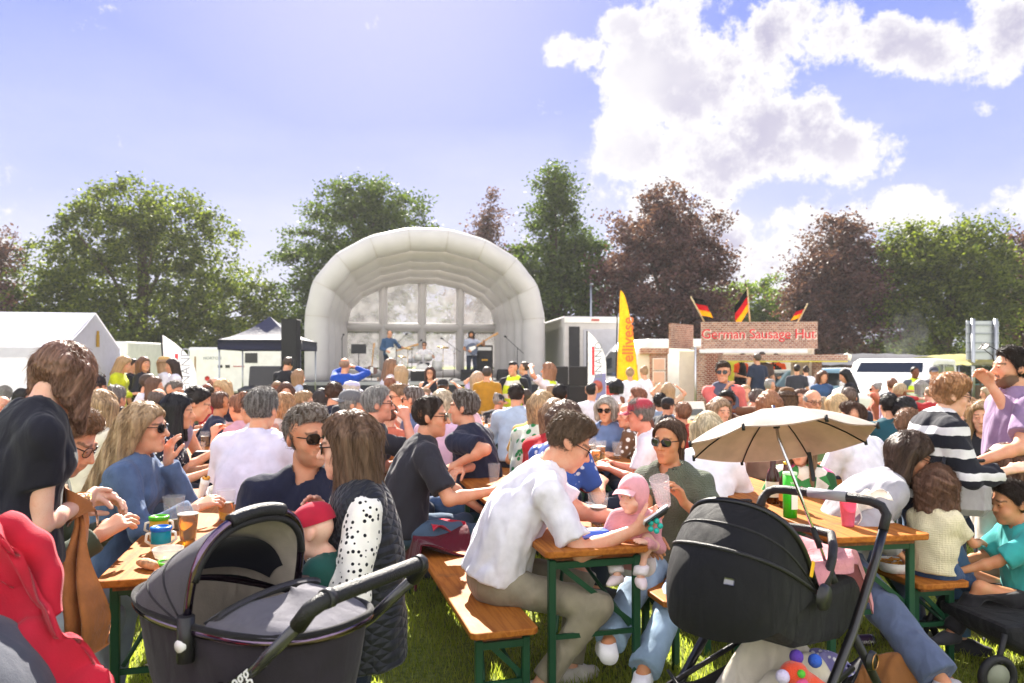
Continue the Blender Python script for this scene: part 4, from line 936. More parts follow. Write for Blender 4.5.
for px, D, rx, rz, mm, lb in ((30, 52, 6, 2.6, DARKG, 'dark hedge behind the white tent at the left'), (235, 53, 5, 2.8, OLIVE, 'sunlit hedge behind the generator and gazebo'), (330, 56, 5, 3.2, DARKG, 'dark hedge left of the stage behind the speaker tower'), (560, 56, 6, 3.4, DARKG, 'dark hedge behind the box trailer'),
        (655, 54, 5, 3.0, DARKG, 'dark hedge behind the white van by the sausage hut'), (850, 55, 5, 2.7, DARKG, 'dark hedge behind the parked cars at the right'), (960, 54, 6, 3.0, DARKG, 'dark green hedge behind the market stalls on the right'), (1070, 54, 5, 2.8, DARKG, 'hedge at the far right end of the field')):
    g = np.random.default_rng(60 + k); t = thing('hedge', lb, 'hedge', (TX(px, D), D, 0), 0, 'hedges along the back of the field'); k += 1; VV = []
    for _ in range(300):
        c = np.array([g.uniform(-rx, rx), g.uniform(-1.2, 1.2), g.random() ** .7 * rz * (1 + .25 * math.sin(_))]); n = 30; P = c + g.normal(size=(n, 3)) * (.45, .4, .35)
        a = nrm(g.normal(size=3)) + .8 * g.normal(size=(n, 3)); a /= np.linalg.norm(a, axis=1)[:, None]; b = np.cross(a, g.normal(size=(n, 3))); b /= np.linalg.norm(b, axis=1)[:, None]; s = .17 * g.uniform(.6, 1.3, (n, 1))
        P[:, 2] = np.maximum(P[:, 2], .1); VV.append(np.stack([P - a * s, P + b * s * .55, P + a * s, P - b * s * .55], 1))
    V = np.concatenate(VV).reshape(-1, 3); link('foliage', npmesh('foliage', V, np.arange(len(V)).reshape(-1, 4), False), mm, t)
    st = MB()
    for i in range(7): st.tube([(-rx + i * rx / 3, 0, 0), (-rx + i * rx / 3 + .2, .1, rz * .6)], [.07, .03], 6)
    st.build('stem', BARK, t)
# ------------------------------------------------------------------ inflatable stage
INF = mat('#d0cdcc', rough=.5, var=.05, vs=2, bump=.25, bs=3, trans=.22, name='inflatable_cloth', spec=.3)
FILM = mat('#c2c0c2', rough=.35, var=.2, vs=2.5, bump=.6, bs=4, trans=.22, alpha=.40, name='clear_film')
BLK = plastic('#17171a', rough=.6); BLKM = metal('#2a2a2d', rough=.45); CHROME = metal('#c9c9cc', rough=.12); ALU = metal('#a8abb0', rough=.35)
SD = 26.6; SX = X(428, SD); SYAW = R(10)
st = thing('inflatable_stage', 'large cream inflatable arched bandstand with clear film windows', 'stage', (SX, SD, 0), SYAW)
def arch(hw, zt, r, y, n=9):
    pts = [(-hw, y, 1.02), (-hw, y, 3.3)]; 
    for i in range(1, n): a = PI - PI * i / n; pts.append((hw * 1.0 * math.cos(a) * (1.0), y, 3.3 + (zt - 3.3) * math.sin(a) ** .92))
    return pts + [(hw, y, 3.3), (hw, y, 1.02)]
for i, (r, hw, zt) in enumerate(((.42, 3.88, 6.14), (.40, 3.72, 5.88), (.38, 3.59, 5.68), (.36, 3.46, 5.48), (.34, 3.34, 5.30))):
    pts = arch(hw, zt, r, i * .98); m = MB(); P = []; rs = []
    for a, b in zip(pts, pts[1:]):
        for t in (0.0, .12, .5, .88): P.append(np.array(a) * (1 - t) + np.array(b) * t); rs.append(r * (.955 if t == 0 else 1.0))
    P.append(np.array(pts[-1])); rs.append(r)
    m.tube(P, rs, 18); m.build('arch_tube', INF, st)
    if i == 0:
        for a in pts[1:-1]:
            sm = MB(); j = pts.index(a); tt = nrm(np.array(pts[j + 1]) - np.array(pts[j - 1])); u, v = _perp(tt); sm.tube([np.array(a) + .412 * (math.cos(q) * u + math.sin(q) * v) for q in [2 * PI * k / 20 for k in range(20)]], .007, 5, closed=True)
            sm.build('seam', mat('#b9b2a6', name='seam_tape'), st)
yb = 4.1; fr = MB()
def inside(x): a = max(0, 1 - (x / 3.45) ** 2); return 3.3 + 2.05 * a ** .46
for x in (-3.2, -1.58, 0, 1.58, 3.2): fr.tube([(x, yb, 1.02), (x, yb, min(inside(x), 5.8))], .30 if abs(x) < 3 else .26, 14, flat=.6)
for z in (1.25, 3.15): fr.tube([(-3.5, yb, z), (3.5, yb, z)], .30, 14, flat=.62)
fr.build('back_frame', INF, st)
for a, b in ((-3.2, -1.58), (-1.58, 0), (0, 1.58), (1.58, 3.2)):
    m = MB(); m.prism([(a + .1, 1.5), (b - .1, 1.5), (b - .1, 3.1), (a + .1, 3.1)], yb + .04, yb + .06); m.build('window', FILM, st)
    m = MB(); xs = [a + .1 + (b - a - .2) * i / 8 for i in range(9)]; m.prism([(a + .1, 3.3), (b - .1, 3.3)] + [(x, inside(x) - .1) for x in xs[::-1]], yb + .04, yb + .06); m.build('window', FILM, st)
dk = MB(); dk.box((0, 1.2, 1.0), (9.4, 6.6, .12)); dk.build('deck', mat('#4a4a50', rough=.7, bump=.2, name='stage_deck'), st)
sk_ = MB(); sk_.box((0, -2.09, .47), (9.36, .03, .93)); sk_.box((-4.68, 1.2, .47), (.03, 6.5, .93)); sk_.box((4.68, 1.2, .47), (.03, 6.5, .93)); sk_.build('skirt', cloth('#33343c', folds=1.0), st)
em = MB(); em.box((0, -2.10, 1.0), (9.42, .03, .11)); em.build('deck_edge', ALU, st)
bn = MB(); bn.grid(lambda u, v: (-2.1 + 2.5 * u, -2.13 - .02 * math.sin(u * 14), .08 + .72 * v), 24, 3, True, .01); props(bn.build('banner', cloth('#6a5fb8', folds=.6), st))
bn = MB(); bn.grid(lambda u, v: (1.0 + 2.0 * u, -2.13 - .02 * math.sin(u * 12), .38 + .5 * v - .12 * u), 20, 3, True, .01); bn.build('banner', cloth('#d9c819', folds=.6), st)
def SW(lx, ly, z=1.06):
    c, s = math.cos(SYAW), math.sin(SYAW); return (SX + lx * c - ly * s, SD + lx * s + ly * c, z)
# ------------------------------------------------------------------ band gear
def mic_stand(label, lx, ly, h, boom):
    t = thing('microphone_stand', label, 'microphone stand', SW(lx, ly), SYAW, 'microphone stands on the stage'); m = MB()
    for a in (0, 2.1, 4.2): m.tube([(0, 0, .12), (.3 * math.cos(a), .3 * math.sin(a), .01)], .012, 6)
    m.build('tripod', BLKM, t); m = MB(); m.tube([(0, 0, .08), (0, 0, h)], .013, 6); m.build('pole', BLKM, t)
    m = MB(); e = (boom[0], boom[1], h + boom[2]); m.tube([(-boom[0] * .5, -boom[1] * .5, h - boom[2] * .5), e], .010, 6); m.build('boom', BLKM, t)
    m = MB(); m.ball(e, .035, 10); m.tube([e, (e[0] - boom[0] * .15, e[1], e[2] - .02)], .02, 8); m.build('microphone', BLK, t)
mic_stand('microphone stand in front of the stage guitarist', -1.15, -1.2, 1.25, (.35, 0, .35)); mic_stand('microphone stand between the drums and the bass player', .85, -1.0, 1.15, (-.45, 0, .32))
mic_stand('microphone stand alone at the right end of the stage', 3.1, -.9, 1.15, (-.45, 0, .40)); mic_stand('thin microphone stand at the left end of the stage', -3.0, -.3, 1.5, (.05, 0, .1)); mic_stand('short boom microphone over the drum kit', -.55, .6, 1.15, (.35, 0, .3))
def guitar(name, label, cat, loc, mw=None, body='#c8c4bb', neckc='#b98a55', rz=0, tilt=0, grp=None):
    t = thing(name, label, cat, loc, rz, grp); t.rotation_euler = (R(-8) if mw is None else 0, R(tilt), rz)
    m = MB(); pl = []
    for i in range(28): a = 2 * PI * i / 28; r = .17 + .035 * math.cos(2 * a) + .02 * math.cos(3 * a); pl.append((r * math.cos(a) * .95, .22 + r * 1.15 * math.sin(a)))
    m.prism(pl, -.02, .02); m.build('body', plastic(body, rough=.2, coat=.5), t); m = MB(); m.box((0, -.012, .72), (.045, .022, .66), bev=.006); m.build('neck', mat(neckc, rough=.4, name='neck_wood'), t)
    m = MB(); m.box((.012, -.005, 1.12), (.075, .018, .17), bev=.01); m.build('headstock', mat(neckc, rough=.4, name='neck_wood'), t)
    m = MB(); m.prism([(-.09, .16), (.06, .12), (.05, .34), (-.03, .36)], -.024, -.021); m.build('pickguard', plastic('#efece4'), t); return t
gs = guitar('electric_guitar', 'sunburst guitar resting upright on a stand at stage left', 'guitar', SW(-2.0, -.5, 1.18), body='#5a2e1a', tilt=3)
m = MB(); m.tube([(0, .05, -.12), (0, .05, .55)], .012, 6); m.tube([(-.15, .06, -.12), (.15, .06, -.12)], .012, 6); m.build('stand', BLKM, gs)
dr = thing('drum_kit', 'drum kit at the middle of the stage', 'drums', SW(-.15, .9), SYAW)
def drum(nm, c, r, h, ax, cc): m = MB(); m.lathe([(0.001, 0), (r, 0), (r, h), (.001, h)], c, 20, ax); m.build(nm, plastic(cc, rough=.25, coat=.4), dr)
drum('bass_drum', (0, -.35, .30), .29, .4, (0, 1, 0), '#d8d6d0'); drum('snare', (-.35, .05, .62), .17, .15, (0, .1, 1), '#c0c0c4'); drum('tom', (-.17, -.2, .72), .14, .2, (0, .3, 1), '#d8d6d0'); drum('tom', (.2, -.2, .72), .15, .2, (0, .3, 1), '#d8d6d0'); drum('floor_tom', (.55, .1, .3), .19, .38, (0, 0, 1), '#d8d6d0')
for (cx, cy, cz, r) in ((-.75, .0, .85, .18), (-.55, -.25, 1.15, .22), (.75, -.2, 1.2, .24)):
    m = MB(); m.lathe([(.001, .02), (.03, .02), (r, 0), (r, -.006), (.001, .006)], (cx, cy, cz), 20, (.1, -.2, 1)); m.tube([(cx, cy, cz), (cx, cy + .05, .02)], .011, 6); m.build('cymbal', metal('#b9974a', rough=.25), dr)
def box_cab(name, label, cat, loc, dim, rz, cm, grille=True, grp=None, tilt=0):
    t = thing(name, label, cat, loc, rz, grp); m = MB(); m.box((0, 0, dim[2] / 2), dim, rot=Matrix.Rotation(tilt, 3, 'X'), bev=.015); m.build('cabinet', cm, t)
    if grille: m = MB(); m.box((0, -dim[1] / 2 - .006, dim[2] / 2), (dim[0] * .88, .012, dim[2] * .9), rot=Matrix.Rotation(tilt, 3, 'X')); m.build('grille', mat('#232326', rough=.8, bump=.8, bs=400, name='speaker_grille'), t)
    return t
bs = box_cab('bass_cabinet', 'tall dark bass amplifier beside the bass player', 'amplifier', SW(1.95, -.35), (.62, .45, 1.25), SYAW + .1, mat('#2a211c', rough=.7, bump=.4, name='tolex'))
m = MB(); m.box((0, -.235, 1.12), (.5, .01, .12)); m.build('control_panel', ALU, bs); m = MB(); m.box((0, -.236, .72), (.22, .01, .06)); m.build('badge', metal('#9c7a3a'), bs)
for lx, lb in ((-.35, 'black monitor wedge by the drummer'), (1.35, 'black monitor wedge at the feet of the bass player'), (2.6, 'black monitor wedge near the right end of the stage')):
    t = thing('stage_monitor', lb, 'monitor speaker', SW(lx, -1.6), SYAW, 'monitor wedges along the stage edge'); m = MB(); m.prism([(-.2, 0), (.25, 0), (.25, .12), (.02, .38), (-.2, .30)], -.33, .33, 'x'); m.build('cabinet', BLK, t); m = MB(); m.prism([(.245, .135), (.255, .13), (.03, .39), (.02, .385)], -.29, .29, 'x'); m.build('grille', mat('#232326', rough=.8, bump=.8, bs=400, name='speaker_grille'), t)
for lx, lb in ((-1.75, 'left of two amber pints on the front edge of the stage'), (-1.63, 'right of two amber pints on the front edge of the stage')):
    t = thing('beer_cup', lb, 'drink', SW(lx, -1.9), 0, 'pints on the stage edge'); m = MB(); m.lathe([(.001, 0), (.035, 0), (.046, .15)], (0, 0, 0), 12); m.build('cup', mat('#e6e2da', rough=.1, alpha=.4, name='clear_plastic'), t); m = MB(); m.lathe([(.001, .01), (.034, .01), (.043, .125), (.001, .125)], (0, 0, 0), 12); m.build('beer', mat('#d8870f', rough=.2, trans=.4, name='beer'), t)
mus = thing('music_stand', 'black music stand at the left of the stage guitarist', 'music stand', SW(-2.4, -1.4), SYAW); m = MB(); m.tube([(0, 0, 0), (0, 0, .95)], .014, 6)
for a in (0, 2.1, 4.2): m.tube([(0, 0, .1), (.28 * math.cos(a), .28 * math.sin(a), .01)], .011, 6)
m.build('pole', BLKM, mus); m = MB(); m.box((0, 0, 1.08), (.5, .02, .34), rot=Matrix.Rotation(-.4, 3, 'X')); m.build('desk', BLK, mus)
# PA
tw = thing('speaker_tower', 'tall black speaker column left of the stage', 'speaker', (X(291, 19.3), 19.3, 0), .05); m = MB(); m.box((0, 0, .55), (.7, .7, 1.1), bev=.02); m.build('subwoofer', BLK, tw); m = MB(); m.box((0, 0, 1.95), (.40, .45, 1.68), bev=.02); m.build('cabinet', plastic('#1c1b20', rough=.7), tw)
m = MB(); m.box((0, -.232, 1.97), (.36, .012, 1.62)); m.build('grille', mat('#26262a', rough=.85, bump=.8, bs=300, name='speaker_grille'), tw)
for i, (px, z, lb) in enumerate(((558, .42, 'lower left black bass bin right of the stage'), (579, .42, 'lower right black bass bin right of the stage'), (558, 1.0, 'upper left black bass bin right of the stage'), (579, 1.0, 'upper right black bass bin right of the stage'))):
    b_ = box_cab('bass_bin', lb, 'speaker', (X(px, 21.5), 21.5, z), (.58, .6, .56), -.1, plastic('#222226', rough=.7), grp='bass bins stacked right of the stage')
t = thing('speaker_platform', 'low aluminium platform under the black bass bins', 'platform', (X(570, 21.5), 21.5, 0), -.1); m = MB(); m.box((.1, 0, .38), (1.9, 1.0, .08)); m.build('deck', ALU, t)
for sx in (-.8, 1.0):
    for sy in (-.42, .42): m = MB(); m.tube([(sx, sy, 0), (sx, sy, .36)], .025, 8); m.build('leg', ALU, t)
# gazebo
gz = thing('gazebo', 'navy pop up gazebo with pointed roof beside the stage', 'gazebo', (X(270, 21), 21, 0), R(4)); NV = cloth('#34364f', rough=.6, folds=.35, trans=.15); hw = 1.10; ez = 2.28
def gz_roof(k):
    c = [(-hw, -hw), (hw, -hw), (hw, hw), (-hw, hw)]; a, b = c[k], c[(k + 1) % 4]
    def f(u, v):
        x = (a[0] * (1 - u) + b[0] * u) * (1 - v); y = (a[1] * (1 - u) + b[1] * u) * (1 - v); return (x, y, ez + (2.98 - ez) * (.45 * v + .55 * v * v))
    return f
m = MB()
for k in range(4): m.grid(gz_roof(k), 8, 10, True)
m.build('canopy', NV, gz); m = MB()
for k in range(4):
    c = [(-hw, -hw), (hw, -hw), (hw, hw), (-hw, hw)]; a, b = c[k], c[(k + 1) % 4]; m.grid(lambda u, v: (a[0] * (1 - u) + b[0] * u, a[1] * (1 - u) + b[1] * u, ez - .27 * v + .002), 10, 2, True, .006)
m.build('valance', cloth('#23253a', folds=.3), gz)
for sx in (-1, 1):
    for sy in (-1, 1): m = MB(); m.tube([(sx * hw * .97, sy * hw * .97, 0), (sx * hw * .97, sy * hw * .97, ez)], .022, 6); m.build('leg', ALU, gz)
# mixing desk under it
t = thing('mixing_desk', 'sound desk under the navy gazebo with a raised black case lid', 'mixing desk', (X(255, 19), 19, 0), 0); m = MB(); m.box((0, 0, .72), (1.3, .7, .08)); m.build('tabletop', BLK, t); m = MB(); m.box((.1, .1, .95), (1.0, .5, .14), rot=Matrix.Rotation(.15, 3, 'X'), bev=.02); m.build('desk', plastic('#3a3a40'), t); m = MB(); m.box((.15, .35, 1.3), (.85, .08, .55), rot=Matrix.Rotation(-.2, 3, 'X'), bev=.03); m.build('case_lid', plastic('#26252a'), t)
for sx in (-.6, .6):
    for sy in (-.3, .3): m = MB(); m.tube([(sx, sy, 0), (sx, sy, .68)], .02, 6); m.build('leg', BLKM, t)
# generator
D = 27; g_ = thing('generator', 'long white generator trailer behind the navy gazebo', 'generator', (X(243, D), D, 0), R(-2)); m = MB(); m.box((0, 0, 1.42), (3.4, 1.5, 1.62), bev=.06); m.build('housing', paint('#e6e4e0'), g_); m = MB(); m.box((0, 0, .47), (3.3, 1.3, .25)); m.build('base', BLK, g_)
for x, z, w, h in ((-.62, 1.55, .16, .10), (-.35, 1.55, .16, .10), (.5, 1.85, .45, .35)): m = MB(); m.box((x + .1, -.756, z), (w, .02, h), bev=.004); m.build('vent', plastic('#2e2e30'), g_)
m = MB(); m.lathe([(.001, 0), (.09, 0), (.09, .015)], (-.98, -.752, 1.12), 16, (0, -1, 0)); m.build('stop_button', paint('#c0261c'), g_); m = MB(); m.box((-1.42, -.757, 1.55), (.05, .02, .7)); m.build('handle', metal('#9a7a52', rough=.5), g_)
text('NORTON', .15, paint('#8a8f98'), g_, (-.8, -.757, 1.84)); m = MB(); m.box((.15, -.757, 1.55), (.4, .01, .03)); m.box((1.1, -.757, 1.45), (.7, .01, .04)); m.build('stripe', paint('#a2383a'), g_)
for sx in (-1, 1): m = MB(); m.lathe([(.001, -.09), (.25, -.09), (.28, -.05), (.28, .05), (.25, .09), (.001, .09)], (sx * .5, -.6, .29), 18, (0, 1, 0)); m.build('wheel', BLK, g_)
# white tent
D = 12.2; tt = thing('white_marquee', 'white frame marquee with open side at the left', 'marquee', (X(96, D), D, 0), R(10)); TW = mat('#d6d6e0', rough=.5, var=.05, bump=.3, bs=4, trans=.22, name='marquee_pvc', folds=.0); L_ = 6.5; w_ = 1.15; ez, rz_ = 1.9, 2.46
m = MB(); m.grid(lambda u, v: (-L_ * u, -w_ - .06 + (w_ + .06) * v, ez - .03 + (rz_ - ez + .03) * v - .03 * math.sin(PI * v) - .015 * math.sin(u * 40) * math.sin(PI * v)), 60, 6, True); m.grid(lambda u, v: (-L_ * u, w_ * v, rz_ + (ez - rz_) * v), 24, 4, True); m.build('roof', TW, tt)
m = MB(); m.prism([(-w_, .02), (w_, .02), (w_, ez), (0, rz_), (-w_, ez)], -.03, -.02, 'x'); m.build('gable_panel', TW, tt)
m = MB(); m.grid(lambda u, v: (-L_ * u, w_, .02 + (ez - .02) * v), 20, 3, True); m.build('back_panel', TW, tt)
m = MB(); m.grid(lambda u, v: (-L_ * u, -w_ - .07, ez - .03 - .16 * v), 20, 2, True); m.build('valance', TW, tt)
for x in (-.02, -2.2, -4.3, -6.4):
    for y in (-w_, w_): m = MB(); m.tube([(x, y, 0), (x, y, ez)], .025, 6); m.build('pole', metal('#d8d8da', rough=.4), tt)
m = MB(); m.box((-.005, .1, 2.0), (.01, .12, .2)); m.box((-.004, .1, 2.13), (.012, .07, .07)); m.build('badge', paint('#b08a28'), tt)
# trailer box truck
D = 30; tl = thing('box_trailer', 'grey white box trailer parked right of the stage with dark open side', 'trailer', (X(579, D), D, 0), R(8)); m = MB(); m.box((0, 0, 2.0), (2.55, 6, 2.75), bev=.04); m.build('box_body', paint('#bab6b4'), tl); m = MB(); m.box((-.88, -3.01, 1.85), (.4, .03, 2.3)); m.build('painted_opening', mat('#26262a', name='interior_shade'), tl); m = MB(); m.box((.33, -3.012, 2.0), (1.75, .03, 1.8), bev=.01); m.build('door', paint('#a8a8b0'), tl); m = MB(); m.box((0, -3.02, 3.24), (2.5, .04, .2)); m.build('header', paint('#e4e2de'), tl); m = MB(); m.box((-.1, -3.045, 3.24), (.3, .02, .08)); m.build('marker_light', paint('#b05a50'), tl)  # flat dark panel paints the shade inside the trailer's open side
m = MB(); m.box((0, 0, .45), (2.6, 5.6, .3)); m.build('chassis', BLK, tl); m = MB(); m.grid(lambda u, v: (-1.29 - 1.2 * u, -2.6 + 5 * v, 3.3 - .35 * u), 4, 4, True, .02); m.build('awning', paint('#d0cec8'), tl); m = MB(); m.grid(lambda u, v: (-2.45 + .03 * math.sin(v * 30), -2.6 + 5 * v, .3 + 2.6 * u), 3, 30, True, .02); m.build('curtain', cloth('#55604a', folds=1), tl)
for sx in (-1, 1):
    for y in (-1.8, -.9): m = MB(); m.lathe([(.001, -.12), (.33, -.12), (.38, -.06), (.38, .06), (.33, .12), (.001, .12)], (sx * 1.05, y, .38), 18, (1, 0, 0)); m.build('wheel', BLK, tl)
# ------------------------------------------------------------------ vehicles
GLASS = mat('#20262c', rough=.06, spec=.8, var=.05, name='vehicle_glass'); TYRE = plastic('#141414', rough=.85)
def vehicle(name, label, cat, loc, rz, L, W_, prof, win, cm, wheels=(.8, -.8), wr=.33, grp=None):
    """side profile (y along length, z) extruded over the width, with glass, wheels, lamps, bumper"""
    t = thing(name, label, cat, loc, rz, grp); m = MB(); m.prism(prof, -W_ / 2, W_ / 2, 'x'); o = m.build('body', cm, t)
    bv = o.modifiers.new('bevel', 'BEVEL'); bv.width = .06; bv.segments = 3; bv.limit_method = 'ANGLE'; bv.angle_limit = R(25)
    for w in win:
        m = MB()
        if w[0] == 'side':
            for s in (-1, 1): m = MB(); m.prism(w[1], s * (W_ / 2 + .004), s * (W_ / 2 - .02), 'x'); m.build('window', GLASS, t)
            continue
        else:
            (y0, z0), (y1, z1) = w[1]; d = nrm((0, z1 - z0, -(y1 - y0))); d = d * (1 if w[2] > 0 else -1) * .006; hw0, hw1 = W_ / 2 - .12, W_ / 2 - .2
            m._a([(-hw0, y0 + d[1], z0 + d[2]), (hw0, y0 + d[1], z0 + d[2]), (hw1, y1 + d[1], z1 + d[2]), (-hw1, y1 + d[1], z1 + d[2])], [(0, 1, 2, 3)])
        m.build('windscreen', GLASS, t)
    for y in wheels:
        for s in (-1, 1):
            m = MB(); m.lathe([(.001, -.1), (wr * .62, -.1), (wr, -.07), (wr, .07), (wr * .62, .1), (.001, .1)], (s * (W_ / 2 - .08), y, wr), 20, (1, 0, 0)); wh = m.build('wheel', TYRE, t)
            m = MB(); m.lathe([(.001, .0), (wr * .6, .0), (wr * .6, .012), (.001, .03)], (s * (W_ / 2 + .022), y, wr), 14, (s, 0, 0)); m.build('rim', ALU, wh)
    fy = min(p[0] for p in prof)
    for s in (-1, 1): m = MB(); m.box((s * (W_ / 2 - .2), fy + .03, .78), (.28, .08, .16), bev=.03); m.build('headlight', mat('#e8ecf0', rough=.1, name='lamp_glass'), t)
    m = MB(); m.box((0, fy + .02, .42), (W_ * .96, .12, .2), bev=.03); m.build('bumper', BLK, t); m = MB(); m.box((0, fy - .045, .5), (.5, .01, .11)); m.build('number_plate', paint('#e8e6dc'), t)
    for s in (-1, 1): m = MB(); m.box((s * (W_ / 2 + .1), fy + 1.25, 1.12 if L < 5 else 1.4), (.16, .1, .14), bev=.03); m.build('mirror', cm, t)
    return t
VANP = [(-2.7, .3), (-2.72, .75), (-2.55, 1.15), (-1.75, 2.15), (-1.35, 2.45), (2.6, 2.5), (2.7, 2.3), (2.7, .35)]
WHITE = paint('#eceae6', coat=.4); 
vehicle('white_van', 'white panel van parked between the yellow flag and the sausage hut', 'van', (X(668, 25.5), 25.5, 0), R(-68), 5.4, 1.95, VANP, [('side', [(-2.05, 1.32), (-1.55, 1.95), (-1.0, 1.95), (-1.0, 1.32)]), ('scr', ((-2.5, 1.25), (-1.78, 2.1)), -1)], WHITE, (-1.75, 1.6), .35)
vehicle('white_van', 'white box van behind the white marquee', 'van', (X(133, 31), 31, 0), R(6), 5.4, 1.7, [(-2.7, .3), (-2.7, 2.5), (2.0, 2.55), (2.3, 2.0), (2.7, 1.0), (2.7, .35)], [('side', [(1.3, 1.25), (1.3, 1.9), (1.75, 1.9), (2.1, 1.25)])], WHITE, (-1.75, 1.6), .35)
SUV = [(-2.2, .3), (-2.25, .85), (-2.1, 1.02), (-1.15, 1.12), (-.55, 1.68), (-.2, 1.76), (1.9, 1.74), (2.15, 1.1), (2.2, .35)]
vehicle('white_car', 'white estate car with its windscreen facing the crowd at the right', 'car', (X(898, 18.5), 18.5, 0), R(-42), 4.4, 1.8, SUV, [('side', [(-.85, 1.15), (-.45, 1.6), (.5, 1.62), (.5, 1.15)]), ('side', [(.58, 1.15), (.58, 1.62), (1.6, 1.6), (1.9, 1.15)]), ('scr', ((-1.1, 1.14), (-.58, 1.66)), -1)], WHITE, (-1.4, 1.35))
HATCH = [(-1.95, .3), (-2.0, .75), (-1.85, .92), (-1.0, 1.0), (-.35, 1.42), (.1, 1.5), (1.5, 1.45), (1.9, .95), (1.95, .35)]
for px, D, rz, c, lb in ((812, 22, 80, '#cfd6da', 'pale silver car parked behind the right end of the sausage hut'), (838, 21.5, 78, '#7fa9c4', 'light blue car parked beside the dark awning'), (846, 29, 60, '#d8d8d8', 'light grey car far back beneath the trees at the right')):
    vehicle('parked_car', lb, 'car', (X(px, D), D, 0), R(rz), 3.9, 1.7, HATCH, [('side', [(-.75, 1.02), (-.3, 1.36), (.45, 1.38), (.45, 1.02)]), ('side', [(.52, 1.02), (.52, 1.38), (1.3, 1.36), (1.6, 1.02)]), ('scr', ((-.95, 1.02), (-.36, 1.41)), -1)], paint(c, coat=.5), (-1.25, 1.25), .3, 'cars parked along the right of the field')
# dark awning tent over the right cars, stalls
def awning(name, label, px, D, w, d, h0, h1, c, rz=0, skirt=None, cat='awning'):
    t = thing(name, label, cat, (X(px, D), D, 0), rz); m = MB(); m.grid(lambda u, v: (-w / 2 + w * u, -d / 2 + d * v, h0 + (h1 - h0) * math.sin(PI * min(max(v, 0), 1)) ** .7 * (1 - .25 * abs(2 * u - 1) ** 2) - .03 * math.sin(u * 20) ** 2), 24, 12, True, .01); m.build('canopy', cloth(c, trans=.3, folds=.4), t)
    for sx in (-1, 1):
        for sy in (-1, 1): m = MB(); m.tube([(sx * w * .48, sy * d * .47, 0), (sx * w * .48, sy * d * .47, h0 + .05)], .03, 6); m.build('pole', mat('#6a5a48', name='pole_wood') if skirt else ALU, t)
    if skirt: m = MB(); m.box((0, -d * .3, .55), (w * .9, .5, 1.0), bev=.02); m.build('counter', cloth(skirt, folds=1), t)
    return t
awning('dark_awning', 'long low dark grey awning behind the parked cars', 868, 25, 4.6, 3, 1.62, 2.0, '#4a4a52', 0, None)
awning('market_stall', 'market stall under an olive yellow canopy at the right', 962, 21, 2.2, 2.4, 1.62, 1.92, '#a8a060', 0, '#5a4a3a', 'stall'); awning('market_stall', 'market stall with white roof and turquoise cloth behind the sign posts', 1005, 22, 3.0, 2.4, 1.6, 1.95, '#d8dce0', 0, '#5fb8b4', 'stall')
# sign seen from behind
t = thing('road_sign', 'back of a large grey road sign on two steel posts', 'sign', (X(984, 20), 20, 0), R(6)); m = MB(); m.box((0, .06, 2.27), (.95, .03, 1.05), bev=.006); m.build('panel', metal('#b9bcc2', rough=.5), t)
for z in (1.95, 2.2, 2.45, 2.68): m = MB(); m.box((0, .03, z), (.93, .03, .045)); m.build('rail', metal('#8c9096', rough=.4), t)
for x in (-.33, .33): m = MB(); m.tube([(x, -.02, 0), (x, -.02, 2.85)], .05, 10); m.build('post', metal('#a6a9ae', rough=.4), t)
# lamp post behind trailer
t = thing('lamp_post', 'thin grey lamp post behind the box trailer', 'lamp post', (X(591, 36), 36, 0)); m = MB(); m.tube([(0, 0, 0), (0, 0, 5.5)], [.07, .04], 8); m.build('pole', ALU, t); m = MB(); m.box((0, -.2, 5.5), (.14, .5, .08), bev=.02); m.build('lamp_head', ALU, t)
# feather flags
def feather(label, px, D, zb, zt, w, cm, deco, rz=0, lean=0.0, tip=False):
    t = thing('feather_flag', label, 'flag', (X(px, D), D, 0), rz, 'feather flags on the field'); H = zt - zb
    def prof(v):  # left edge straight with the pole, right edge swelling
        return w * (1 - v) ** .55 if tip else w * (1 - max(0, (v - .55) / .45) ** 2.2)
    m = MB(); m.grid(lambda u, v: (-w / 2 + lean * v + u * max(prof(v), .012) + (w - max(prof(v), .012)) * (0 if not tip else .1), .03 * math.sin(v * 7 + u * 2), zb + H * v - (0 if tip else .25 * u * (1 - v))), 8, 40, True, .008); m.build('sail', cm, t)
    P = [(-w / 2 - .02, 0, 0), (-w / 2 - .02, 0, zb)] + [(-w / 2 - .02 + lean * v, 0, zb + H * v) for v in (.3, .6, .9, 1.0)]; m = MB(); m.tube(P, .018, 6); m.build('pole', BLKM, t)
    m = MB(); m.box((-w / 2, 0, .02), (.5, .06, .04)); m.box((-w / 2, 0, .02), (.06, .5, .04)); m.build('base', BLKM, t); deco(t, zb, H, w); return t
RED = paint('#d9363e'); GRY = paint('#8d9096')
def deco_white(t, zb, H, w):
    m = MB(); m.box((-w * .22, -.05, zb + H * .56), (.06, .008, H * .42)); m.build('stripe', RED, t); text('CENAND', .26, GRY, t, (w * .08, -.05, zb + H * .52), (R(90), R(-90), 0), .003)
    m = MB(); m.lathe([(.06, 0), (.14, 0), (.14, .01), (.06, .01)], (0, -.05, zb + H * .17), 18, (0, -1, 0)); m.build('emblem', paint('#c98a5a'), t)
def deco_white2(t, zb, H, w):
    deco_white(t, zb, H, w); m = MB(); m.prism([(-w * .48, zb + .05), (w * .46, zb - .12), (w * .46, zb + H * .38), (-w * .1, zb + H * .36)], -.046, -.040); m.build('lower_panel', paint('#8a86b8'), t); m = MB(); m.lathe([(.001, 0), (.13, 0), (.13, .01), (.001, .01)], (0, -.055, zb + H * .2), 18, (0, -1, 0)); m.build('emblem', paint('#b5564a'), t)
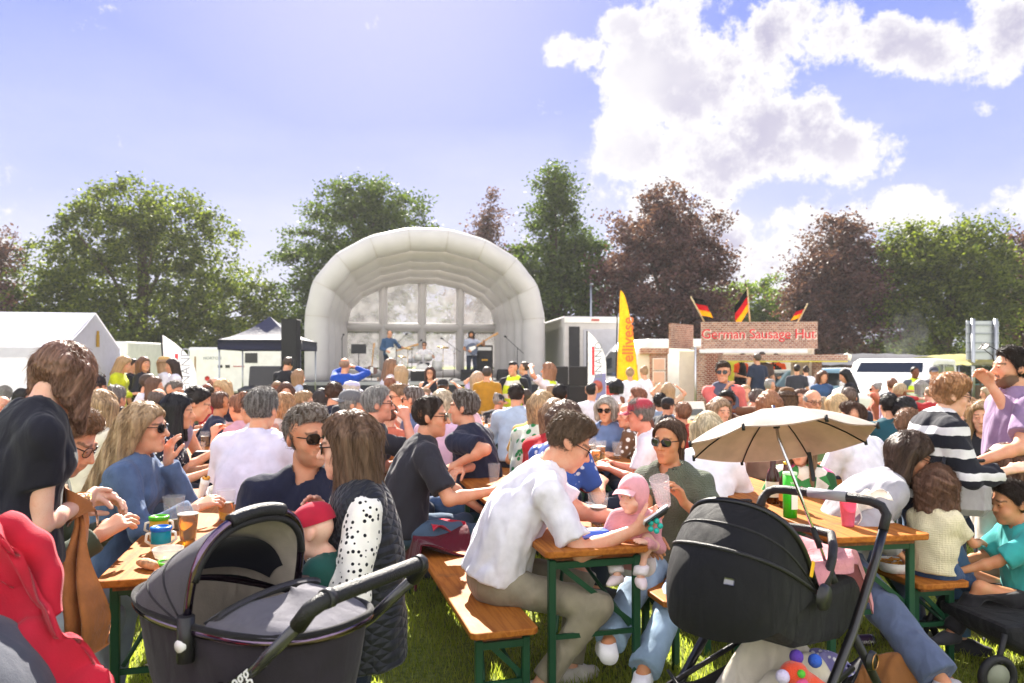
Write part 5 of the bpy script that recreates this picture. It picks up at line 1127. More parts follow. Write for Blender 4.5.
def deco_yellow(t, zb, H, w): text('ellivese', .42, paint('#e8752a'), t, (w * .0, -.06, zb + H * .50), (R(90), R(-90), 0), .003, bold=.008)
FW = cloth('#f2f0f2', trans=.4, folds=.25, rough=.5)
feather('white feather flag with red stripe left of the navy gazebo', 184, 15.5, .55, 2.22, .62, FW, deco_white, R(10), -.12)
feather('white feather flag with a lilac foot in front of the box trailer', 597, 18.5, .75, 2.45, .46, FW, deco_white2); feather('tall pointed yellow feather flag by the red bins', 628, 20, .95, 3.62, .62, cloth('#f5cc2c', trans=.4, folds=.25, rough=.5), deco_yellow, 0, .05, True)
# bins
for px, D, lb in ((611, 19.6, 'left red wheelie bin behind the white flag'), (622, 19.8, 'right red wheelie bin beneath the yellow flag')):
    t = thing('wheelie_bin', lb, 'bin', (X(px, D), D, 0), .1, 'red bins'); m = MB(); m.prism([(-.24, .08), (.24, .08), (.29, 1.0), (-.29, 1.0)], -.3, .3); m.build('body', plastic('#c23a30', rough=.5), t); m = MB(); m.box((0, 0, 1.03), (.62, .66, .06), bev=.02); m.build('lid', plastic('#a8322a', rough=.5), t); m = MB(); m.ball((0, 0, 1.08), (.25, .25, .12), 10); m.build('rubbish_bag', plastic('#2c2c34', rough=.3), t)
    for s in (-1, 1): m = MB(); m.lathe([(.001, -.03), (.1, -.03), (.1, .03), (.001, .03)], (s * .26, .25, .1), 14, (1, 0, 0)); m.build('wheel', BLK, t)
# ------------------------------------------------------------------ sausage hut
D = 22; hk = D / F_PX; hx = X(742, D); ht = thing('sausage_hut', 'brick patterned food hut with a red lettered sign and open counter', 'food stall', (hx, D, 0), R(-3))
BRK = mat('#824c3a', rough=.8, pat='brick', c2='#b08068', ps=4.6, var=.15, name='brick_print'); CREAM = paint('#e2dcd0'); WD = mat('#8a5a34', rough=.6, pat='wood', c2='#6d4426', ps=2, name='counter_wood')
def hb(nm, c, d, m_, par=None, bev=.0): m = MB(); m.box(c, d, bev=bev); return m.build(nm, m_, par or ht)
sg = hb('sign_board', (.05, -1.62, 2.42), (3.15, .06, .74), BRK); m = MB(); m.box((-1.95, -.95, 2.42), (1.35, .06, .70), rot=Matrix.Rotation(R(52), 3, 'Z')); m.build('side_sign', BRK, ht)
text('German Sausage Hut', .375, RED, sg, (.02, -1.665, 2.44), ext=.012, space=.97); text('German Sausage Hut', .375, paint('#f0e6d8'), sg, (.035, -1.655, 2.425), ext=.004, bold=.012, space=.97, name='lettering_outline')
hb('roof', (0, 0, 2.08), (3.2, 3.0, .08), mat('#e4e2dc', trans=.75, name='translucent_sheet')); hb('fascia', (-.15, -1.70, 1.98), (2.9, .22, .10), paint('#e8e8ea')); hb('canopy_trim', (.55, -2.0, 1.80), (3.3, .5, .16), BRK); hb('canopy_edge', (.55, -2.02, 1.695), (3.3, .45, .035), paint('#c9b84a'))
hb('pillar', (-1.55, -1.6, 1.03), (.24, .24, 2.06), BRK); hb('pillar', (1.62, -1.6, 1.0), (.2, .2, 1.62), BRK); hb('counter', (.05, -1.5, .95), (3.0, .45, .08), WD); hb('front_panel', (.05, -1.42, .46), (2.95, .06, .9), BRK)
hb('back_wall', (0, 1.45, 1.03), (3.2, .06, 2.02), CREAM); hb('side_wall', (1.57, 0, 1.03), (.06, 2.9, 2.02), CREAM); hb('back_window', (-.1, 1.405, 1.35), (.7, .02, .9), mat('#c9c83a', rough=.4, name='yellow_screen')); hb('fridge', (.75, 1.0, 1.2), (.5, .5, 1.3), paint('#e6e6e8')); hb('inner_wall', (-.75, .9, 1.3), (.8, .06, 1.4), mat('#7a3a2c', pat='brick', c2='#8f4a3a', ps=4, name='inner_brick'))
hb('floor_panel', (0, 0, .1), (3.1, 2.8, .16), WD); hb('griddle', (-.2, -.9, 1.03), (1.2, .5, .12), metal('#3a3a3c', rough=.4)); 
for i, z in enumerate((1.62, 1.25, .88)): p_ = hb('menu_picture', (-2.62, -1.22, z), (.3, .03, .3), paint('#d9b09a'), None, .004); hb('menu_frame', (-2.62, -1.20, z), (.36, .03, .35), paint('#e8e0d8'), p_)
hb('side_panel', (-2.62, -1.1, 1.0), (.5, .1, 1.9), BRK); hb('side_cap', (-2.75, -1.1, 2.0), (.8, .3, .16), BRK); hb('wing_panel', (-3.0, -1.05, 1.0), (.4, .08, 1.85), CREAM)
hb('picture_panel', (1.25, -1.35, 1.35), (.5, .04, .7), mat('#6a6258', pat='floral', c2='#c9b8a0', ps=9, name='food_photo')); hb('flyer', (1.2, -1.62, 1.12), (.28, .02, .22), paint('#f0ece4')); m = MB(); m.lathe([(.001, 0), (.09, 0), (.11, .16), (.001, .2)], (2.28, -2.0, 1.72), 14); m.build('corner_lamp', mat('#e8e0c8', rough=.3, name='lamp_glass'), ht)
m = MB(); m.tube([(-1.7, -1.72, 0), (-1.7, -1.72, 2.1)], .03, 8); m.build('support_pole', metal('#d8d8da', rough=.4), ht)
def de_flag(label, px, D, zb, zt, lean, fl):
    t = thing('national_flag', label, 'flag', (X(px, D), D, 0), 0, 'black red gold flags on the hut roof'); m = MB(); m.tube([(0, 0, zb), (lean, 0, zt)], .022, 6); m.build('pole', mat('#c9b088', name='flagstaff'), t); dv = np.array([lean, 0, zt - zb])
    for i, c in enumerate(('#1d1b1c', '#c8202c', '#f0b81c')):
        m = MB(); m.grid(lambda u, v: (lean * (1 - .06) - dv[0] * (.62 * ((i + v) / 3)) + fl * u * .42, -.03 + .05 * math.sin(u * 6 + v), zb + dv[2] * .97 - dv[2] * .62 * ((i + v) / 3) - u * (.5 if abs(fl) > .85 else .08)), 10, 4, True, .004); m.build('stripe', cloth(c, trans=.4, folds=.3), t)
de_flag('black red gold flag leaning left at the left corner of the hut roof', 706, 20.5, 2.7, 3.5, -.42, .78); de_flag('upright black red gold flag in the middle of the hut roof', 750, 21, 2.8, 3.8, -.08, -.9); de_flag('black red gold flag leaning right at the right end of the hut roof', 796, 20.5, 2.7, 3.3, .32, -.6)
t = thing('menu_board', 'wooden A frame menu board standing on the grass before the hut', 'menu board', (X(693, 15.5), 15.5, 0), R(20))
for s in (-1, 1): m = MB(); m.box((0, s * .16, .42), (.5, .03, .88), rot=Matrix.Rotation(s * .36, 3, 'X'), bev=.005); m.build('board', mat('#9a6a40', pat='wood', c2='#7a5030', ps=2, name='board_wood') if s > 0 else paint('#ece6dc'), t)
for z in (.2, .42, .62): m = MB(); m.box((0, -.27 + (z - .2) * .36, z), (.34, .02, .13), rot=Matrix.Rotation(-.36, 3, 'X')); m.build('notice', paint('#5a5a5c'), t)
# smoke over the barbecue by the stalls
vm = bpy.data.materials.new('smoke'); vm.use_nodes = True; nt = vm.node_tree; nt.nodes.clear(); pv = nnode(nt, 'ShaderNodeVolumePrincipled'); pv.inputs['Color'].default_value = (.8, .8, .86, 1)
tc = nnode(nt, 'ShaderNodeTexCoord'); ns = nnode(nt, 'ShaderNodeTexNoise'); ns.inputs['Scale'].default_value = 1.4; ns.inputs['Detail'].default_value = 4; nt.links.new(tc.outputs['Object'], ns.inputs['Vector']); nt.links.new(mrange(nt, ns.outputs['Fac'], .42, .7, 0, .12), pv.inputs['Density']); oo = nnode(nt, 'ShaderNodeOutputMaterial'); nt.links.new(pv.outputs[0], oo.inputs['Volume'])
m = MB(); m.ball((0, 0, 0), (.7, .6, 1.1), 16); props(m.build('smoke', vm, loc=(X(906, 24), 24, 2.45)), kind='stuff', label='faint grey barbecue smoke drifting over the stalls')

# ------------------------------------------------------------------ the air: thin summer haze that lifts the distance
HAZE = .00045
if HAZE:
    hm = bpy.data.materials.new('haze'); hm.use_nodes = True; nt = hm.node_tree; nt.nodes.clear(); pv = nnode(nt, 'ShaderNodeVolumePrincipled'); pv.inputs['Color'].default_value = (.95, .95, .97, 1); pv.inputs['Density'].default_value = HAZE; pv.inputs['Anisotropy'].default_value = .25
    oo = nnode(nt, 'ShaderNodeOutputMaterial'); nt.links.new(pv.outputs[0], oo.inputs['Volume']); m = MB(); m.box((0, 35, 9), (240, 110, 20)); props(m.build('haze', hm), kind='stuff', label='thin sunlit summer haze over the whole field')
    S.cycles.volume_bounces = 0
# ------------------------------------------------------------------ beer tables and benches
OAK = mat('#ab6a2c', rough=.6, pat='wood', c2='#8f5220', ps=2.2, var=.10, vs=3, bump=.15, bs=40, spec=.12, name='varnished_pine'); OAKE = mat('#8e4f22', rough=.5, pat='wood', c2='#6f3c1a', ps=2.2, name='pine_edge')
GRN = paint('#14432c', rough=.45, var=.2)
def P(px, py, D): return A3(X(px, D), D, Z(py, D))
def bench_like(name, label, cat, corner, tilt, L, W_, h, group, ins=.32):
    """corner: near left corner on the ground plan; the piece runs away from the viewer, turned tilt degrees to the left"""
    t = thing(name, label, cat, (corner[0], corner[1], 0), R(tilt), group); c = .02
    m = MB(); m.prism([(c, 0), (W_ - c, 0), (W_, c), (W_, L - c), (W_ - c, L), (c, L), (0, L - c), (0, c)], h - .030, h, 'z'); o = m.build('tabletop' if cat == 'table' else 'seat', OAK, t); b = o.modifiers.new('bevel', 'BEVEL'); b.width = .006; b.segments = 2
    m = MB(); m.box((W_ / 2, L / 2, h - .045), (W_ - .10, L - .12, .026)); m.build('apron', OAKE, t)
    for y in (ins, L - ins):
        for x in (.045, W_ - .045):
            m = MB(); m.box((x, y, (h - .05) / 2), (.034, .034, h - .05), bev=.004); m.build('leg', GRN, t)
        m = MB(); s = 1 if y < L / 2 else -1
        m.box((W_ / 2, y, h * .48), (W_ - .12, .014, .022)); m.build('crossbar', GRN, t); m = MB(); m.box((W_ / 2, y, h - .075), (W_ - .12, .03, .03)); m.build('crossbar', GRN, t)
        m = MB(); a = (.07, y + s * .02, h * .50); e = (W_ / 2, y + s * .42, h - .06); m.tube([a, e], .010, 6); m.build('brace', GRN, t); m = MB(); m.tube([(W_ - .07, y + s * .02, h * .50), e], .010, 6); m.build('brace', GRN, t)
        m = MB(); m.box((W_ / 2, y + .02, h * .72), (math.hypot(W_ - .1, h * .42), .012, .024), rot=Matrix.Rotation(math.atan2(h * .42, W_ - .1), 3, 'Y')); m.build('brace', GRN, t)
    return t
TT = 14.0
def tv(corner, tilt, x, y, z=.77):
    c, s = math.cos(R(tilt)), math.sin(R(tilt)); return A3(corner[0] + x * c - y * s, corner[1] + x * s + y * c, z)
T1, T2, T3 = (-1.60, 2.83), (.150, 3.27), (1.55, 3.55)
bench_like('beer_table', 'orange pine beer table at the left with a sippy cup and three pints on it', 'table', T1, 15, 2.2, .5, .77, 'pine beer tables', .12)
bench_like('beer_table', 'pine beer table where the man in the white tee rests his elbow', 'table', T2, TT, 2.2, .5, .77, 'pine beer tables', .06)
bench_like('beer_table', 'pine beer table under the beige parasol with brown bottles on it', 'table', T3, 9, 2.2, .52, .77, 'pine beer tables', .10)
bench_like('beer_bench', 'pine bench the man in the white tee sits on', 'bench', (-.17, 3.10), 16, 2.2, .30, .47, 'pine beer benches', .06)
bench_like('beer_bench', 'pine bench behind the black pram where the woman with the pink baby sits', 'bench', tv(T2, TT, .62, .1)[:2], TT, 2.2, .26, .47, 'pine beer benches')
bench_like('beer_bench', 'pine bench hidden behind the pram with the beige lined hood', 'bench', tv(T1, 15, .62, .1)[:2], 15, 2.2, .26, .47, 'pine beer benches')
bench_like('beer_bench', 'pine bench beneath the man in the green jumper', 'bench', tv(T1, 15, -.42, .15)[:2], 15, 2.2, .26, .47, 'pine beer benches')
bench_like('beer_bench', 'pine bench end with the curly haired girl sitting on it', 'bench', (2.10, 3.80), 10, 2.2, .30, .47, 'pine beer benches', .10)
bench_like('beer_bench', 'pine bench under the table with the beige parasol on its left side', 'bench', (1.08, 3.75), 9, 2.2, .26, .47, 'pine beer benches')
far_t = [((-2.95, 6.1), 'pine table carrying a black case'), ((.62, 6.1), 'pine table facing the red and navy cap'), ((-.35, 9.0), 'pine table with the yellow bottle'), ((3.6, 6.6), 'pine table beyond the woman in the striped jumper'), ((-5.2, 8.3), 'pine table towards the marquee at the left'), ((2.6, 9.2), 'pine table nearest the sausage hut'), ((-2.6, 10.2), 'pine table nearer the gazebo'), ((-1.15, 5.9), 'pine table behind the black polo shirt'), ((5.4, 9.4), 'pine table near the white car')]
for c, lb in far_t:
    bench_like('beer_table', lb, 'table', c, 13, 2.2, .5, .77, 'pine beer tables')
    for dx, nm in ((-.40, 'left'), (.64, 'right')): bench_like('beer_bench', '%s bench of the %s' % (nm, lb.replace('pine ', '')), 'bench', tv(c, 13, dx, .05)[:2], 13, 2.2, .26, .47, 'pine beer benches')
# ------------------------------------------------------------------ cups, bottles and food
CLR = mat('#d8d8d8', rough=.05, alpha=.10, var=.02, spec=.6, name='clear_plastic'); BEER = mat('#f0a81c', rough=.03, glass=.92, var=.05, spec=.3, name='beer'); FOAM = mat('#f5efdf', rough=.8, trans=.2, name='foam')
def pint(label, p, fill=.6, s=1.0, grp='plastic pint cups on the tables', liquid=BEER, tint=None):
    t = thing('plastic_cup', label, 'drink', tuple(p), 0, grp); r0, r1, h = .033 * s, .046 * s, .145 * s
    m = MB(); m.lathe([(.001, .002), (r0, 0), (r0 + .0005, .012), (r1, h), (r1 + .0025, h + .002), (r1 - .001, h + .004), (r1 - .002, h), (r0 - .002, .004), (.001, .004)], n=28); m.build('cup', tint or CLR, t)
    if fill > 0:
        rf = r0 + (r1 - r0) * fill; m = MB(); m.lathe([(.001, .006), (r0 - .003, .006), (rf - .003, h * fill), (.001, h * fill)], n=24); m.build('beer', liquid, t)
        m = MB(); m.lathe([(rf - .0032, h * fill - .001), (rf - .003, h * fill + .0025 * s), (.001, h * fill + .002 * s), (.001, h * fill + .0005)], n=24); m.build('froth', FOAM, t)
    return t
def onT(T, tilt, px, py):
    """the point on a table top under a pixel"""
    D = (CAM_Z - .771) * F_PX / (py - HORIZON); return A3(X(px, D), D, .771)
pint('right hand pint of amber beer on the left table beside the sippy cups', onT(T1, 15, 188, 540), .74, 1.15); pint('nearly empty clear cup behind the sippy cups on the left table', onT(T1, 15, 174, 530), .35, 1.15); pint('pint of beer beside the navy sleeve on the left table', onT(T1, 15, 226, 520), .6, 1.1)
pint('pint of beer beside the pink baby', onT(T2, TT, 598, 527), .62, 1.15); pint('empty clear cup by the forearm of the man in the dark tee', onT(T2, TT, 494, 484) + A3(0, 0, 0), 0, .95); 
pint('pint of beer on the table of the man with the red and navy cap', (.78, 6.5, .771), .7, 1.1); pint('half drunk cup next to the pint before the man with the cap', (.93, 6.55, .771), .2, 1.0); pint('small pint in front of the woman in green', (.05, 9.3, .771), .6, 1.0); pint('cup of beer by the grey haired man in the black polo', (-.95, 6.3, .771), .6, 1.1)
pint('pink plastic tumbler at the end of the parasol table', onT(T3, 9, 848, 526), 0, .9, tint=mat('#e87f9e', rough=.2, trans=.5, name='pink_plastic')); pint('cup of beer on the far table near the teal tee', (3.75, 7.0, .771), .55, 1.1)
def sippy(label, p, body, lid, s=1.0):
    t = thing('sippy_cup', label, 'cup', tuple(p), .4, 'toddler sippy cups'); m = MB(); m.lathe([(.001, 0), (.034 * s, 0), (.037 * s, .05), (.035 * s, .092), (.001, .092)], n=22); m.build('body', mat(body, rough=.25, trans=.4, name='toy_plastic'), t); m = MB(); m.lathe([(.038 * s, .088), (.040 * s, .094), (.040 * s, .104), (.030 * s, .108), (.028 * s, .100), (.001, .100)], n=22); m.build('lid', mat(lid, rough=.3, trans=.2, name='toy_plastic'), t)
    m = MB(); m.lathe([(.0365 * s, .0), (.0375 * s, .022), (.0382 * s, .034)], n=22); m.build('band', mat('#f0e9d0', rough=.3, name='toy_plastic'), t)
    for sd in (1, -1): m = MB(); m.tube([(sd * .035, 0, .08), (sd * .058, 0, .075), (sd * .062, 0, .045), (sd * .037, 0, .025)], .006, 8); m.build('handle', mat('#e9e6e0', rough=.3, trans=.3, name='toy_plastic'), t)
sippy('turquoise sippy cup with a blue ringed lid on the left table', onT(T1, 15, 161, 550), '#18a0b4', '#1a6fd0', 1.15); sippy('yellow sippy cup with a green ringed lid behind the turquoise one', onT(T1, 15, 159, 538), '#e8c23a', '#58b81e', 1.15)
p = onT(T1, 15, 168, 559); t = thing('snack_bowl', 'clear snack bowl beside the sippy cups', 'bowl', tuple(p)); m = MB(); m.lathe([(.03, 0), (.052, .012), (.062, .045), (.064, .046), (.050, .010), (.001, .004)], n=26); m.build('bowl', mat('#f0ece4', rough=.15, alpha=.55, name='clear_plastic'), t)
p = onT(T1, 15, 177, 563); t = thing('bowl_lid', 'bright green ring shaped lid lying on the left table', 'lid', tuple(p)); m = MB(); m.tube([(.075 * math.cos(a), .06 * math.sin(a), .006) for a in [2 * PI * i / 30 for i in range(30)]], .007, 8, closed=True); m.build('ring', plastic('#52c41a'), t); m = MB(); m.lathe([(.001, .003), (.072, .004)], n=26); m.build('disc', mat('#eae7da', rough=.2, alpha=.5, name='clear_plastic'), t)
p = onT(T1, 15, 147, 569); m = MB(); m.tube([(-.05, .03, .02), (-.03, .02, .021), (0, 0, .022), (.035, -.022, .021), (.055, -.035, .018)], [.012, .019, .022, .020, .012], 10); props(m.build('sausage_roll', mat('#c89a72', rough=.8, var=.4, vs=40, bump=.6, name='pastry'), loc=tuple(p)), 'small pale sausage roll lying on the left table', 'food')
def wrap(label, p, d):
    t = thing('food_wrap', label, 'food', tuple(p)); t.rotation_mode = 'QUATERNION'; t.rotation_quaternion = Vector(d).to_track_quat('Z', 'Y'); m = MB(); m.lathe([(.012, -.06), (.022, -.03), (.026, .03), (.029, .06), (.001, .055)], n=14); m.build('paper', mat('#efe9df', rough=.8, bump=.8, bs=40, name='paper'), t); m = MB()
    for i in range(8): a = i * 2.4; m.ball((.014 * math.cos(a), .014 * math.sin(a), .06 + .006 * (i % 3)), .011, 8)
    m.build('filling', mat('#c98a2c', rough=.6, var=.5, vs=60, name='food_filling'), t)
wrap('wrapped sandwich held over the left table', onT(T1, 15, 203, 500) + A3(0, 0, .07), (.3, 0, 1)); wrap('paper wrapped food by the far end of the left table', onT(T1, 15, 212, 494) + A3(0, 0, .03), (1, .2, .4))
t = thing('napkin', 'crumpled white napkin on the left table', 'napkin', tuple(onT(T1, 15, 216, 495))); m = MB(); m.grid(lambda u, v: (.14 * (u - .5), .12 * (v - .5), .012 + .018 * math.sin(u * 9 + v * 5) * math.sin(v * 8) + .012 * math.sin(u * 17)), 14, 14, True, .002); m.build('paper', mat('#f2efe9', rough=.9, name='paper'), t)
t = thing('wipes_pack', 'blue and white packet of wipes on the table by the beer', 'packet', tuple(onT(T2, TT, 592, 538)), .3); m = MB(); m.box((0, 0, .02), (.17, .10, .038), bev=.014); m.build('packet', mat('#e8ecf4', rough=.3, pat='floral', c2='#3a62c8', ps=26, name='foil_print'), t); m = MB(); m.box((0, 0, .041), (.07, .05, .006), bev=.003); m.build('flap', plastic('#f2f2f2'), t)
t = thing('speaker_case', 'long black case on the table behind the floral blouse', 'case', (-2.50, 6.3, .771), R(13)); m = MB(); m.box((0, 0, .05), (.42, .16, .10), bev=.03); m.build('case', plastic('#24252a', rough=.6), t); m = MB(); m.tube([(-.06, 0, .10), (-.05, 0, .13), (.05, 0, .13), (.06, 0, .10)], .008, 6); m.build('handle', BLK, t)
def bottle(label, p, c, lab, s=1.0, grp=None):
    t = thing('bottle', label, 'bottle', tuple(p), .5, grp); m = MB(); m.lathe([(.001, 0), (.034 * s, 0), (.036 * s, .01), (.036 * s, .13 * s), (.030 * s, .155 * s), (.015 * s, .185 * s), (.0135 * s, .235 * s), (.001, .235 * s)], n=24); m.build('glass', mat(c, rough=.06, trans=.35, spec=.7, name='bottle_glass'), t); m = MB(); m.lathe([(.0368 * s, .035 * s), (.0368 * s, .115 * s)], n=24); lb = m.build('paper_label', paint(lab), t)
    m = MB(); m.lathe([(.001, .006), (.019, .006), (.019, .0)], (0, -.0372 * s, .078 * s), 18, (0, -1, 0)); m.build('roundel', paint('#2a1710'), lb); m = MB(); m.lathe([(.015 * s, .226 * s), (.016 * s, .24 * s), (.001, .242 * s)], n=18); m.build('cap', metal('#c9a23a'), t)
bottle('left brown ale bottle with a cream label on the parasol table', onT(T3, 9, 773, 503), '#4a1f08', '#e6dccb', 1.15); bottle('right brown ale bottle half hidden by the parasol rod', onT(T3, 9, 786, 507), '#5a2608', '#d8863a', 1.1)
t = thing('crisp_tube', 'tall green crisp tube with a white label on the parasol table', 'tube', tuple(onT(T3, 9, 790, 517)), .2); m = MB(); m.lathe([(.001, 0), (.037, 0), (.037, .235), (.001, .235)], n=26); m.build('tube', paint('#35b81f', rough=.35), t); m = MB(); m.lathe([(.038, .232), (.038, .245), (.001, .246)], n=26); m.build('lid', plastic('#c8e8b8', rough=.2), t); m = MB(); m.box((.004, -.0375, .09), (.036, .003, .085)); m.build('label', paint('#e4ecdd'), t); text('SOUR', .016, paint('#e4f0d8'), t, (0, -.0385, .19), ext=.001)
t = thing('sunglasses_case', 'small dark object lying on the parasol table', 'case', tuple(onT(T3, 9, 746, 503)), .2); m = MB(); m.box((0, 0, .012), (.07, .04, .022), bev=.008); m.build('case', BLK, t)
t = thing('paper_bag', 'white paper bag of food before the woman in grey at the parasol table', 'bag', tuple(onT(T3, 9, 876, 524)), .3); m = MB(); m.grid(lambda u, v: ((u - .5) * .24 * (1 - .3 * v), .05 * math.sin(u * PI) * (1 - v) - .02 * math.sin(u * 9 + v * 7), .17 * v + .012 * math.sin(u * 12)), 16, 12, True, .003); m.grid(lambda u, v: ((u - .5) * .24 * (1 - .3 * v), .05 + .03 * v - .05 * math.sin(u * PI) * (1 - v), .16 * v + .012 * math.sin(u * 10 + 2)), 16, 12, True, .003); m.build('paper', mat('#f4f0ec', rough=.85, trans=.3, bump=.8, bs=30, name='paper'), t)
t = thing('food_tray', 'white polystyrene food tray on the bench beside the curly haired girl', 'tray', (2.10, 4.06, .472), R(10)); m = MB(); m.lathe([(.001, .004), (.07, .004), (.09, .055), (.094, .056), (.074, .0), (.001, .0)], n=24); m.build('tray', mat('#f2f0ec', rough=.6, trans=.2, name='foam_tray'), t); m = MB()
for i in range(14): a = i * 2.4; m.box((.045 * math.cos(a), .045 * math.sin(a), .04 + .004 * (i % 4)), (.06, .011, .011), rot=Matrix.Rotation(a * 1.7, 3, 'Z'), bev=.002)
m.build('chips', mat('#d89a3a', rough=.6, var=.3, name='chips'), t)
for i, (x, lb, c) in enumerate(((-.10, 'tall yellow juice bottle on the table near the mustard shirt', '#cfd82a'), (.10, 'yellow carrier bag on the table near the mustard shirt', '#d8c42a'))):
    t = thing('juice_bottle' if i == 0 else 'carrier_bag', lb, 'bottle' if i == 0 else 'bag', (x, 9.6, .771)); m = MB()
    if i == 0: m.lathe([(.001, 0), (.05, 0), (.05, .17), (.02, .23), (.02, .27), (.001, .27)], n=16); m.build('bottle', mat(c, rough=.2, trans=.5, name='juice'), t); m = MB(); m.lathe([(.022, .25), (.022, .28), (.001, .28)], n=12); m.build('cap', plastic('#e8e8e0'), t)
    else: m.ball((0, 0, .09), (.14, .10, .10), 14); m.V = [(x_ + .015 * math.sin(z_ * 70), y_ + .015 * math.sin(x_ * 60), z_) for x_, y_, z_ in m.V]; m.build('bag', mat(c, rough=.3, trans=.3, bump=.8, bs=25, name='bag_film'), t)
# drink can and jacket on the grass, burgundy jacket on the bench
D = (CAM_Z - .04) * F_PX / (643 - HORIZON + 0.0); t = thing('drink_can', 'crushed dark drink can lying on the grass under the parasol table', 'can', (X(861, 4.2), 4.2, .035), R(5)); m = MB(); m.lathe([(.001, -.075), (.024, -.075), (.032, -.066), (.032, .066), (.026, .075), (.001, .073)], (0, 0, 0), 24, (1, .1, 0)); m.build('can', metal('#a8acb2', rough=.3), t); m = MB(); m.lathe([(.0326, -.05), (.0326, .055)], (0, 0, 0), 24, (1, .1, 0)); bd = m.build('band', paint('#3a2440'), t); text('HEDGEROW', .021, paint('#e9e6e0'), bd, (0, -.0332, .002), ext=.001)
def heap(name, label, cat, loc, rx, ry, h, c, seed, rz=0, mk=cloth, **kw):
    g = random.Random(seed); ph = [(g.uniform(3, 9), g.uniform(3, 9), g.uniform(0, 6)) for _ in range(5)]
    def f(u, v):
        a = u * 2 * PI; r = v; n = sum(math.sin(p[0] * r * math.cos(a) + p[1] * r * math.sin(a) + p[2]) for p in ph) / 5; e = (1 + .14 * math.sin(3 * a + ph[0][2]) + .08 * math.sin(5 * a + ph[1][2]))
        return (rx * r * e * math.cos(a), ry * r * e * math.sin(a), max(.004, h * (1 - r ** 2.2) + h * .55 * n * (1 - r ** 4) + .01))
    t = thing(name, label, cat, loc, rz); m = MB(); m.grid(f, 64, 26, True); m.build('cloth', mk(c, **kw), t); return t
heap('brown_jacket', 'brown jacket dropped on the grass beside the bench end', 'jacket', (X(905, 3.55), 3.55, .0), .30, .20, .16, '#8a5c34', 4, .2, folds=1.0)
# burgundy hooded jacket draped across the far end of the bench
bc = tv((-.17, 3.10), 16, .15, 1.55, .47)
def jk(u, v):
    y = (v - .5) * .62; x = (u - .5) * .62; z = .03 + .035 * math.sin(u * 7 + v * 3) + .03 * math.sin(v * 11 + u * 4); z += .05 * math.sin(PI * v)
    if abs(x) > .17: o = abs(x) - .17; x = math.copysign(.17 + o * .25, x); z -= o * 1.5
    return (x, y, z)
t = thing('burgundy_jacket', 'burgundy jacket with red lining thrown over the bench end', 'jacket', tuple(bc), R(16)); m = MB(); m.grid(jk, 40, 30, True, .012); m.build('cloth', cloth('#5a1626', folds=1.0), t); m = MB(); m.grid(lambda u, v: (-.05 + .22 * u, -.05 + .2 * v + .05 * u, .105 + .03 * math.sin(u * 7 + v * 5)), 14, 12, True, .006); m.build('lining', cloth('#c81f3c', folds=.8), t)
# ------------------------------------------------------------------ pram with the beige lined hood (left)
def hood(mb, piv, rx, ry, rz, ph0, ph1, off=0.0, nu=26, nv=28, pw=.55, fold=0, thick=0.0, flat_=.0):
    def f(u, v):
        a = R(ph0 + (ph1 - ph0) * u); b = (v - .5) * PI * .999; c = max(math.cos(b), 1e-4) ** pw * (1 - flat_ * math.sin(PI * min(max(u, 0), 1)) ** .8); y = math.copysign(abs(math.sin(b)) ** .9, b)
        k = 1 + (fold * .02 * abs(math.sin(u * PI * fold)) if fold else 0)
        return (piv[0] - math.cos(a) * (rx - off) * c * k, piv[1] + (ry - off) * y, piv[2] + math.sin(a) * (rz - off) * c * k)
    mb.grid(f, nu, nv, True, thick); return f
GREYF = cloth('#4a4852', rough=.8, bump=.5, bs=500, folds=.25); LIN = cloth('#b3a89b', rough=.9, folds=.5); LEA = mat('#1a1a1d', rough=.45, bump=.5, bs=260, var=.1, name='leatherette'); DKCH = metal('#6a5a70', rough=.14); AUB = cloth('#2d2833', folds=.4)
pc = (X(249, 2.3), 2.3, 0); pr = thing('pram', 'grey carrycot pram with a beige lined hood and leather handle', 'pram', pc, R(-30)); rz0 = .835
def tub(u, v, e=.0, zt=rz0, zb=.57):
    a = 2 * PI * u; k = (.80 + .20 * v ** .5); ca, sa = math.cos(a), math.sin(a); return ((.415 + e) * k * math.copysign(abs(ca) ** .75, ca), (.205 + e) * k * math.copysign(abs(sa) ** .75, sa), zb + (zt - zb) * v + .02 * ca * ca * v)
m = MB(); m.grid(lambda u, v: tub(u, v), 48, 10, True); m.build('carrycot', AUB, pr); m = MB(); m.grid(lambda u, v: tub(1 - u, v, -.018), 48, 8, True); m.lathe([(.001, 0), (.30, 0)], (0, 0, .60)); m.build('lining', LIN, pr); m = MB(); m.grid(lambda u, v: ((u - .5) * .60, (v - .5) * .30, .66 + .02 * math.sin(u * 25) * math.sin(v * 3)), 20, 10, True); m.build('mattress', cloth('#a39a8e', folds=.6), pr)
m = MB(); m.tube([np.array(tub(i / 60, 1, .004)) + (0, 0, .004) for i in range(60)], .014, 8, closed=True); m.build('rim', DKCH, pr)
m = MB(); m.tube([np.array(tub(i / 60, 1, .010)) + (0, 0, .020) for i in range(60)], .010, 8, closed=True); m.build('zip_edge', cloth('#1d1c20'), pr)
hp = (-.02, 0, rz0 + .01); m = MB(); hf = hood(m, hp, .395, .212, .305, 4, 98, 0, pw=.5, flat_=.25); hd = m.build('hood', GREYF, pr); m = MB(); hood(m, hp, .395, .212, .305, 98, 5, .014, pw=.5, flat_=.25); m.build('hood_lining', LIN, hd)
m = MB(); m.tube([np.array(hf(.5, i / 40)) + (-.001, 0, .001) for i in range(41)], .004, 6); m.tube([np.array(hf(.22, i / 40)) + (-.001, 0, .001) for i in range(41)], .004, 6); m.build('piping', cloth('#2c2b31'), hd)
